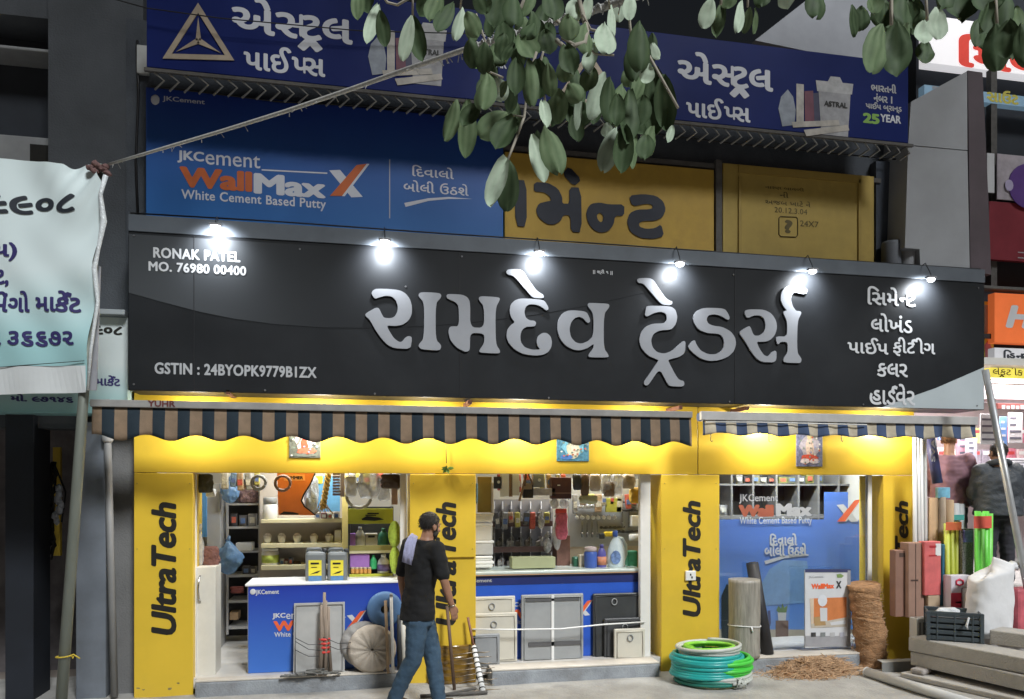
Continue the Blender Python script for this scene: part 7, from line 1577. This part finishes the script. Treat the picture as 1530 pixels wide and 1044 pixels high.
def person(label, J, fwd, hdir, skin, shirt, pants, hair, shoe, sleeve='short', beard=True, hood=False, jbulk=1.0, s=1.0):
    up = Vector((0, 0, 1)); fwd = fwd.normalized(); rgt = fwd.cross(up).normalized()
    t = thing('person', label, 'person', Vector((J['pelvis'].x, J['pelvis'].y, min(J['ankR'].z, J['ankL'].z) - .07)))
    m = MB()
    # trunk and neck
    pel, che, nek, hd = J['pelvis'], J['chest'], J['neck'], J['head']
    loft(m, [(pel - up * .08, rgt, fwd, .11, .08), (pel, rgt, fwd, .125, .09), (pel.lerp(che, .45), rgt, fwd, .115, .085), (che, rgt, fwd, .13, .095), (che.lerp(nek, .6), rgt, fwd, .115, .075), (nek, rgt, fwd, .06, .06)])
    limb(m, [nek - up * .03, nek.lerp(hd, .5), hd - up * .03], [.062, .055, .056])
    for S in 'RL':
        limb(m, [J['sh' + S], J['sh' + S].lerp(J['el' + S], .5), J['el' + S], J['el' + S].lerp(J['wr' + S], .35), J['wr' + S]], [.058 * s, .047 * s, .040 * s, .038 * s, .026 * s])
        limb(m, [che.lerp(nek, .45), J['sh' + S]], [.06, .05])
        limb(m, [J['hip' + S], J['hip' + S].lerp(J['kn' + S], .5), J['kn' + S], J['kn' + S].lerp(J['ank' + S], .35), J['ank' + S]], [.092, .074, .054, .056, .036])
        # hand: palm, four curled fingers, thumb
        w_ = J['wr' + S]; hd_ = (w_ - J['el' + S]).normalized(); fo = fwd if S == 'R' else fwd; th = (fo - hd_ * fo.dot(hd_)).normalized(); pn = hd_.cross(th).normalized()
        if pn.dot(rgt) > 0 if S == 'R' else pn.dot(rgt) < 0: pn = -pn           # palm faces the thigh
        loft(m, [(w_ - hd_ * .01, th, pn, .026, .018), (w_ + hd_ * .04, th, pn, .040, .016), (w_ + hd_ * .085, th, pn, .042, .014)], 14)
        for k in range(4):
            b0 = w_ + hd_ * .083 + th * (.031 - .0205 * k); L_ = (.072, .082, .076, .058)[k]; cu = .35 + .1 * k
            p1 = b0 + (hd_ * math.cos(cu * .5) + pn * math.sin(cu * .5)) * L_ * .45; p2 = p1 + (hd_ * math.cos(cu * 1.4) + pn * math.sin(cu * 1.4)) * L_ * .32; p3 = p2 + (hd_ * math.cos(cu * 2.4) + pn * math.sin(cu * 2.4)) * L_ * .25
            m.tube([b0 - hd_ * .012, p1, p2, p3], [.0095, .009, .0082, .0065], 8)
        b0 = w_ + hd_ * .03 + th * .03; m.tube([b0 - hd_ * .01, b0 + (hd_ * .8 + th * .6) * .034, b0 + (hd_ * 1.0 + th * .5 + pn * .3) * .062], [.013, .0105, .008], 8)
    # head with face
    hdir = hdir.normalized(); hr = hdir.cross(up).normalized(); hu = hr.cross(hdir).normalized()
    def hp(x, y, z): return hd + hr * x + hdir * y + hu * z
    rot = Matrix((hr, hdir, hu)).transposed()
    m.ball(hp(0, -.008, .035), .076, .094, .088, 3, rot=rot); m.ball(hp(0, .022, -.035), .060, .070, .082, 3, rot=rot); m.ball(hp(0, .045, -.09), .036, .036, .028, 2, rot=rot)
    m.tube([hp(0, .088, .022), hp(0, .108, -.012), hp(0, .114, -.03), hp(0, .09, -.042)], [.009, .012, .016, .012], 8)
    m.ball(hp(0, .084, .032), .05, .012, .010, 2, rot=rot)
    for x in (-1, 1): m.ball(hp(x * .033, .078, -.028), .024, .018, .02, 2, rot=rot); m.ball(hp(x * .076, -.008, -.01), .012, .022, .034, 2, rot=rot); m.ball(hp(x * .032, .083, .012), .013, .010, .009, 2, rot=rot)
    m.ball(hp(0, .088, -.066), .026, .012, .010, 2, rot=rot)
    remeshed(m, .0065, 'body', skin, t, 3)
    for x in (-1, 1): MB().ball(hp(x * .032, .0905, .012), .009, .005, .006, 2, rot=rot).build('eye', M('eye_white', (.6, .58, .55), .3), t)
    # hair: cap of short strands, brows, beard
    m = MB(); g_ = bmesh.ops.create_icosphere(m.b, subdivisions=4, radius=1)['verts']
    for v in g_:
        c_ = v.co.copy(); k = .97 + .06 * noise.noise(c_ * 6) + .06 * noise.noise(c_ * 22); lim = (-.78 if c_.y < -.35 else -.78 + (c_.y + .35) * .9) + .10 * noise.noise(c_ * 4)
        z = max(c_.z, lim)
        v.co = hp(c_.x * .0815 * k, -.010 + c_.y * .0995 * k, .038 + (z + .05 * noise.noise(c_ * 5 + Vector((3, 3, 3))) * (z < -.1)) * .094 * k)
    for f in m.b.faces: f.smooth = True
    random.seed(61)
    for k in range(700):
        th_ = random.uniform(0, 6.283); z = random.uniform(-.75, 1); q_ = math.sqrt(max(0, 1 - z * z)); cx_, cy_ = q_ * math.cos(th_), q_ * math.sin(th_)
        if cy_ > .35 and z < .35: continue
        p0 = hp(cx_ * .079, -.012 + cy_ * .096, .038 + z * .091); d_ = (hr * (cx_ * .3 + random.gauss(0, .25)) + hdir * (cy_ * .3 - .2 + random.gauss(0, .25)) + hu * (z * .3 - .7)) * random.uniform(.012, .026)
        m.tube([p0, p0 + d_ * .5 + (p0 - hd).normalized() * .004, p0 + d_], [.0022, .002, .0008], 3, cap=False)
    for x in (-1, 1): m.ball(hp(x * .034, .089, .032), .018, .006, .005, 1, rot=rot); m.ball(hp(x * .073, .02, -.012), .007, .016, .03, 1, rot=rot)
    if beard: m.ball(hp(0, .045, -.088), .047, .043, .034, 2, .12, 3, rot); [m.ball(hp(x * .05, .03, -.055), .018, .032, .042, 2, .1, 5, rot) for x in (-1, 1)]; m.ball(hp(0, .094, -.052), .026, .010, .007, 1, rot=rot)
    m.build('hair', hair, t)
    if hood: m = MB(); m.tube([nek + rgt * .1 * math.cos(a) * 1.0 + fwd * .10 * math.sin(a) + up * (.03 - .02 * math.sin(a)) for a in [k * math.pi / 8 for k in range(16)]], .034, 10, closed=True); m.build('collar', shirt, t)
    # upper garment
    m = MB(); jb = jbulk; hem = J.get('hem', pel - up * .06)
    loft(m, [(hem, rgt, fwd, .192 * jb, .160 * jb), (pel - up * .02, rgt, fwd, .190 * jb, .152 * jb), (pel + up * .06, rgt, fwd, .184 * jb, .142 * jb), (pel.lerp(che, .5), rgt, fwd, .176 * jb, .134 * jb), (che, rgt, fwd, .19 * jb, .138 * jb), (che.lerp(nek, .55), rgt, fwd, .165 * jb, .11 * jb), (nek - up * .012, rgt, fwd, .085, .08)])
    for S in 'RL':
        sh, el, wr = J['sh' + S], J['el' + S], J['wr' + S]
        limb(m, [che.lerp(nek, .42), sh], [.088, .076])
        limb(m, [che, sh.lerp(el, .12)], [.10, .07])
        if sleeve == 'short': limb(m, [sh, sh.lerp(el, .45), sh.lerp(el, .80)], [.074, .069, .068])
        else: limb(m, [sh, sh.lerp(el, .5), el, el.lerp(wr, .5), el.lerp(wr, .95)], [.076 * jb, .068 * jb, .062 * jb, .056 * jb, .044 * jb])
    remeshed(m, .011, 'jacket' if sleeve == 'long' else 'shirt', shirt, t, 4, .010 * jb, 8, 3)
    # trousers
    m = MB()
    loft(m, [(pel - up * .0, rgt, fwd, .128, .095), (pel - up * .06, rgt, fwd, .150, .115), (pel - up * .13, rgt, fwd, .158, .122)])
    for S in 'RL':
        hi, kn, an = J['hip' + S], J['kn' + S], J['ank' + S]
        limb(m, [hi - up * .03, hi.lerp(kn, .45), kn, kn.lerp(an, .5), an - up * .03], [.104, .094, .080, .072, .064])
        f0 = J['toe' + S]; h0 = an - up * .045
        q = MB(); limb(q, [h0 - (f0 - h0).normalized() * .03, h0.lerp(f0, .5), f0], [.038, .042, .032]); remeshed(q, .009, 'shoe', shoe, t, 2)
    remeshed(m, .010, 'trousers', pants, t, 3, .007, 14, 8)
    return t
skin = M('skin', (.33, .17, .105), .5, .12, 8); hairm = M('black_hair', (.030, .026, .024), .55, .4, 40, bump=.6, bscale=160); denim = M('denim', (.045, .085, .135), .8, .28, 5, bump=.3, bscale=200, dirt=.35, dcol=(.10, .17, .25)); tee = M('black_cotton', (.011, .011, .012), .85, .3, 8, bump=.2, bscale=150); shoem = M('brown_shoe', (.07, .045, .03), .6, .2, 10)
T = 6.9
def q3(px, py, dt=0): return Q(px, py, T + dt)
J = dict(pelvis=q3(624, 911), chest=q3(631, 838), neck=q3(637, 804), head=q3(642.5, 786, .02),
         shR=q3(653, 820, -.12), elR=q3(664, 868, -.16), wrR=q3(675, 905, -.12), shL=q3(611, 814, .12), elL=q3(600, 862, .14), wrL=q3(604, 898, .22),
         hipR=q3(624, 924, -.06), knR=q3(618, 984, -.10), ankR=q3(589, 1039, -.06), hipL=q3(633, 922, .09), knL=q3(647, 984, .12), ankL=q3(656, 1047, .04), hem=q3(623, 925))
J['ankL'].z = max(J['ankL'].z, .085); J['toeL'] = J['ankL'] + Vector((.12, .09, -.055)); J['toeR'] = J['ankR'] + Vector((.10, .06, -.075)); J['toeL'].z = .035; J['toeR'].z = max(.035, J['toeR'].z)
man = person('man in black t-shirt and blue jeans walking right past the second column', J, Vector((.80, .58, 0)), Vector((.80, .58, -.16)), skin, tee, denim, hairm, shoem, jbulk=.92)
# lavender towel over the left shoulder, bracelet on the right wrist
bm = bmesh.new(); V = []
ln = [(620, 799, -.0), (616, 804, -.07), (612, 814, -.10), (610, 827, -.11), (608, 842, -.10)]
for i, (x, y, dt) in enumerate(ln):
    wd = (5, 6.5, 7.5, 7.5, 7)[i]; V.append([bm.verts.new(Q(x + wd * (j / 6 - .5) * 2 + .8 * math.sin(j * 2 + i), y + (j - 3) * .9, T + dt + .012 * math.sin(j * 2.1))) for j in range(7)])
for A, B in zip(V, V[1:]):
    for j in range(6): bm.faces.new((A[j], A[j + 1], B[j + 1], B[j])).smooth = True
g_ = bmesh.ops.extrude_face_region(bm, geom=bm.faces[:], use_keep_orig=True)
for v in g_['geom']:
    if isinstance(v, bmesh.types.BMVert): v.co += fw * .012
m = MB(); m.b.free(); m.b = bm; o = m.build('shoulder_cloth', M('lavender_cloth', (.36, .36, .52), .85, .2, 30, bump=.3)); tag(o, 'pale lavender folded cloth over the left shoulder of the walking man', 'cloth')
wq = J['wrR']; ax_ = (J['wrR'] - J['elR']).normalized(); m = MB(); u_ = ax_.cross(Vector((0, 1, 0))).normalized(); v_ = ax_.cross(u_)
m.tube([wq - ax_ * .005 + (u_ * math.cos(k * .5236) + v_ * math.sin(k * .5236)) * .032 for k in range(12)], .005, 6, closed=True); m.build('bracelet', M('steel_bracelet', (.6, .58, .52), .25, .05, 5, metal=1), man)
# two shoppers at the right shop
def standing(px, Y, hpx, face, lean=0.0, armf=.12):
    b_ = P(px, 800, Y); X = max(b_.x, X6 + .2) if False else b_.x; top = P(px, hpx, Y).z; hgt = top - PL; k = hgt / 1.72
    f = Vector((math.sin(face), math.cos(face), 0)); r = Vector((f.y, -f.x, 0)); o_ = Vector((X, Y, PL))
    def L(x, y, z): return o_ + r * x * k + f * (y + lean * max(0, z - .9)) * k + Vector((0, 0, z * k))
    return f, dict(pelvis=L(0, 0, .93), chest=L(0, 0, 1.25), neck=L(0, 0, 1.44), head=L(0, .02, 1.60), shR=L(.18, 0, 1.38), elR=L(.25, armf * .5, 1.10), wrR=L(.18, armf * 2.0, .98), shL=L(-.18, 0, 1.38), elL=L(-.25, armf * .5, 1.10), wrL=L(-.18, armf * 2.0, .98),
                   hipR=L(.09, 0, .88), knR=L(.10, .02, .48), ankR=L(.11, 0, .09), toeR=L(.13, .14, .035), hipL=L(-.09, 0, .88), knL=L(-.10, .02, .48), ankL=L(-.11, 0, .09), toeL=L(-.13, .14, .035), hem=L(0, 0, .84))
f, J2 = standing(1418, .0, 642, .7)
person('person in a dusty maroon top standing inside the right shop with back turned', J2, f, f + Vector((.3, 0, 0)), M('skin_tan', (.40, .22, .14), .5, .1, 8), M('maroon_top', (.26, .14, .17), .8, .15, 6), M('dark_trousers', (.03, .03, .04), .8, .2, 6), M('brown_hair', (.20, .10, .045), .6, .3, 40), shoem, 'long', False, False, 1.1)
f, J3 = standing(1492, -.42, 662, .35)
person('person in a bulky dark grey jacket at the counter of the right shop', J3, f, f + Vector((-.2, 0, .1)), MATS['skin_tan'], M('charcoal_jacket', (.045, .052, .062), .6, .2, 6, bump=.3), MATS['dark_trousers'], hairm, shoem, 'long', False, True, 1.36)
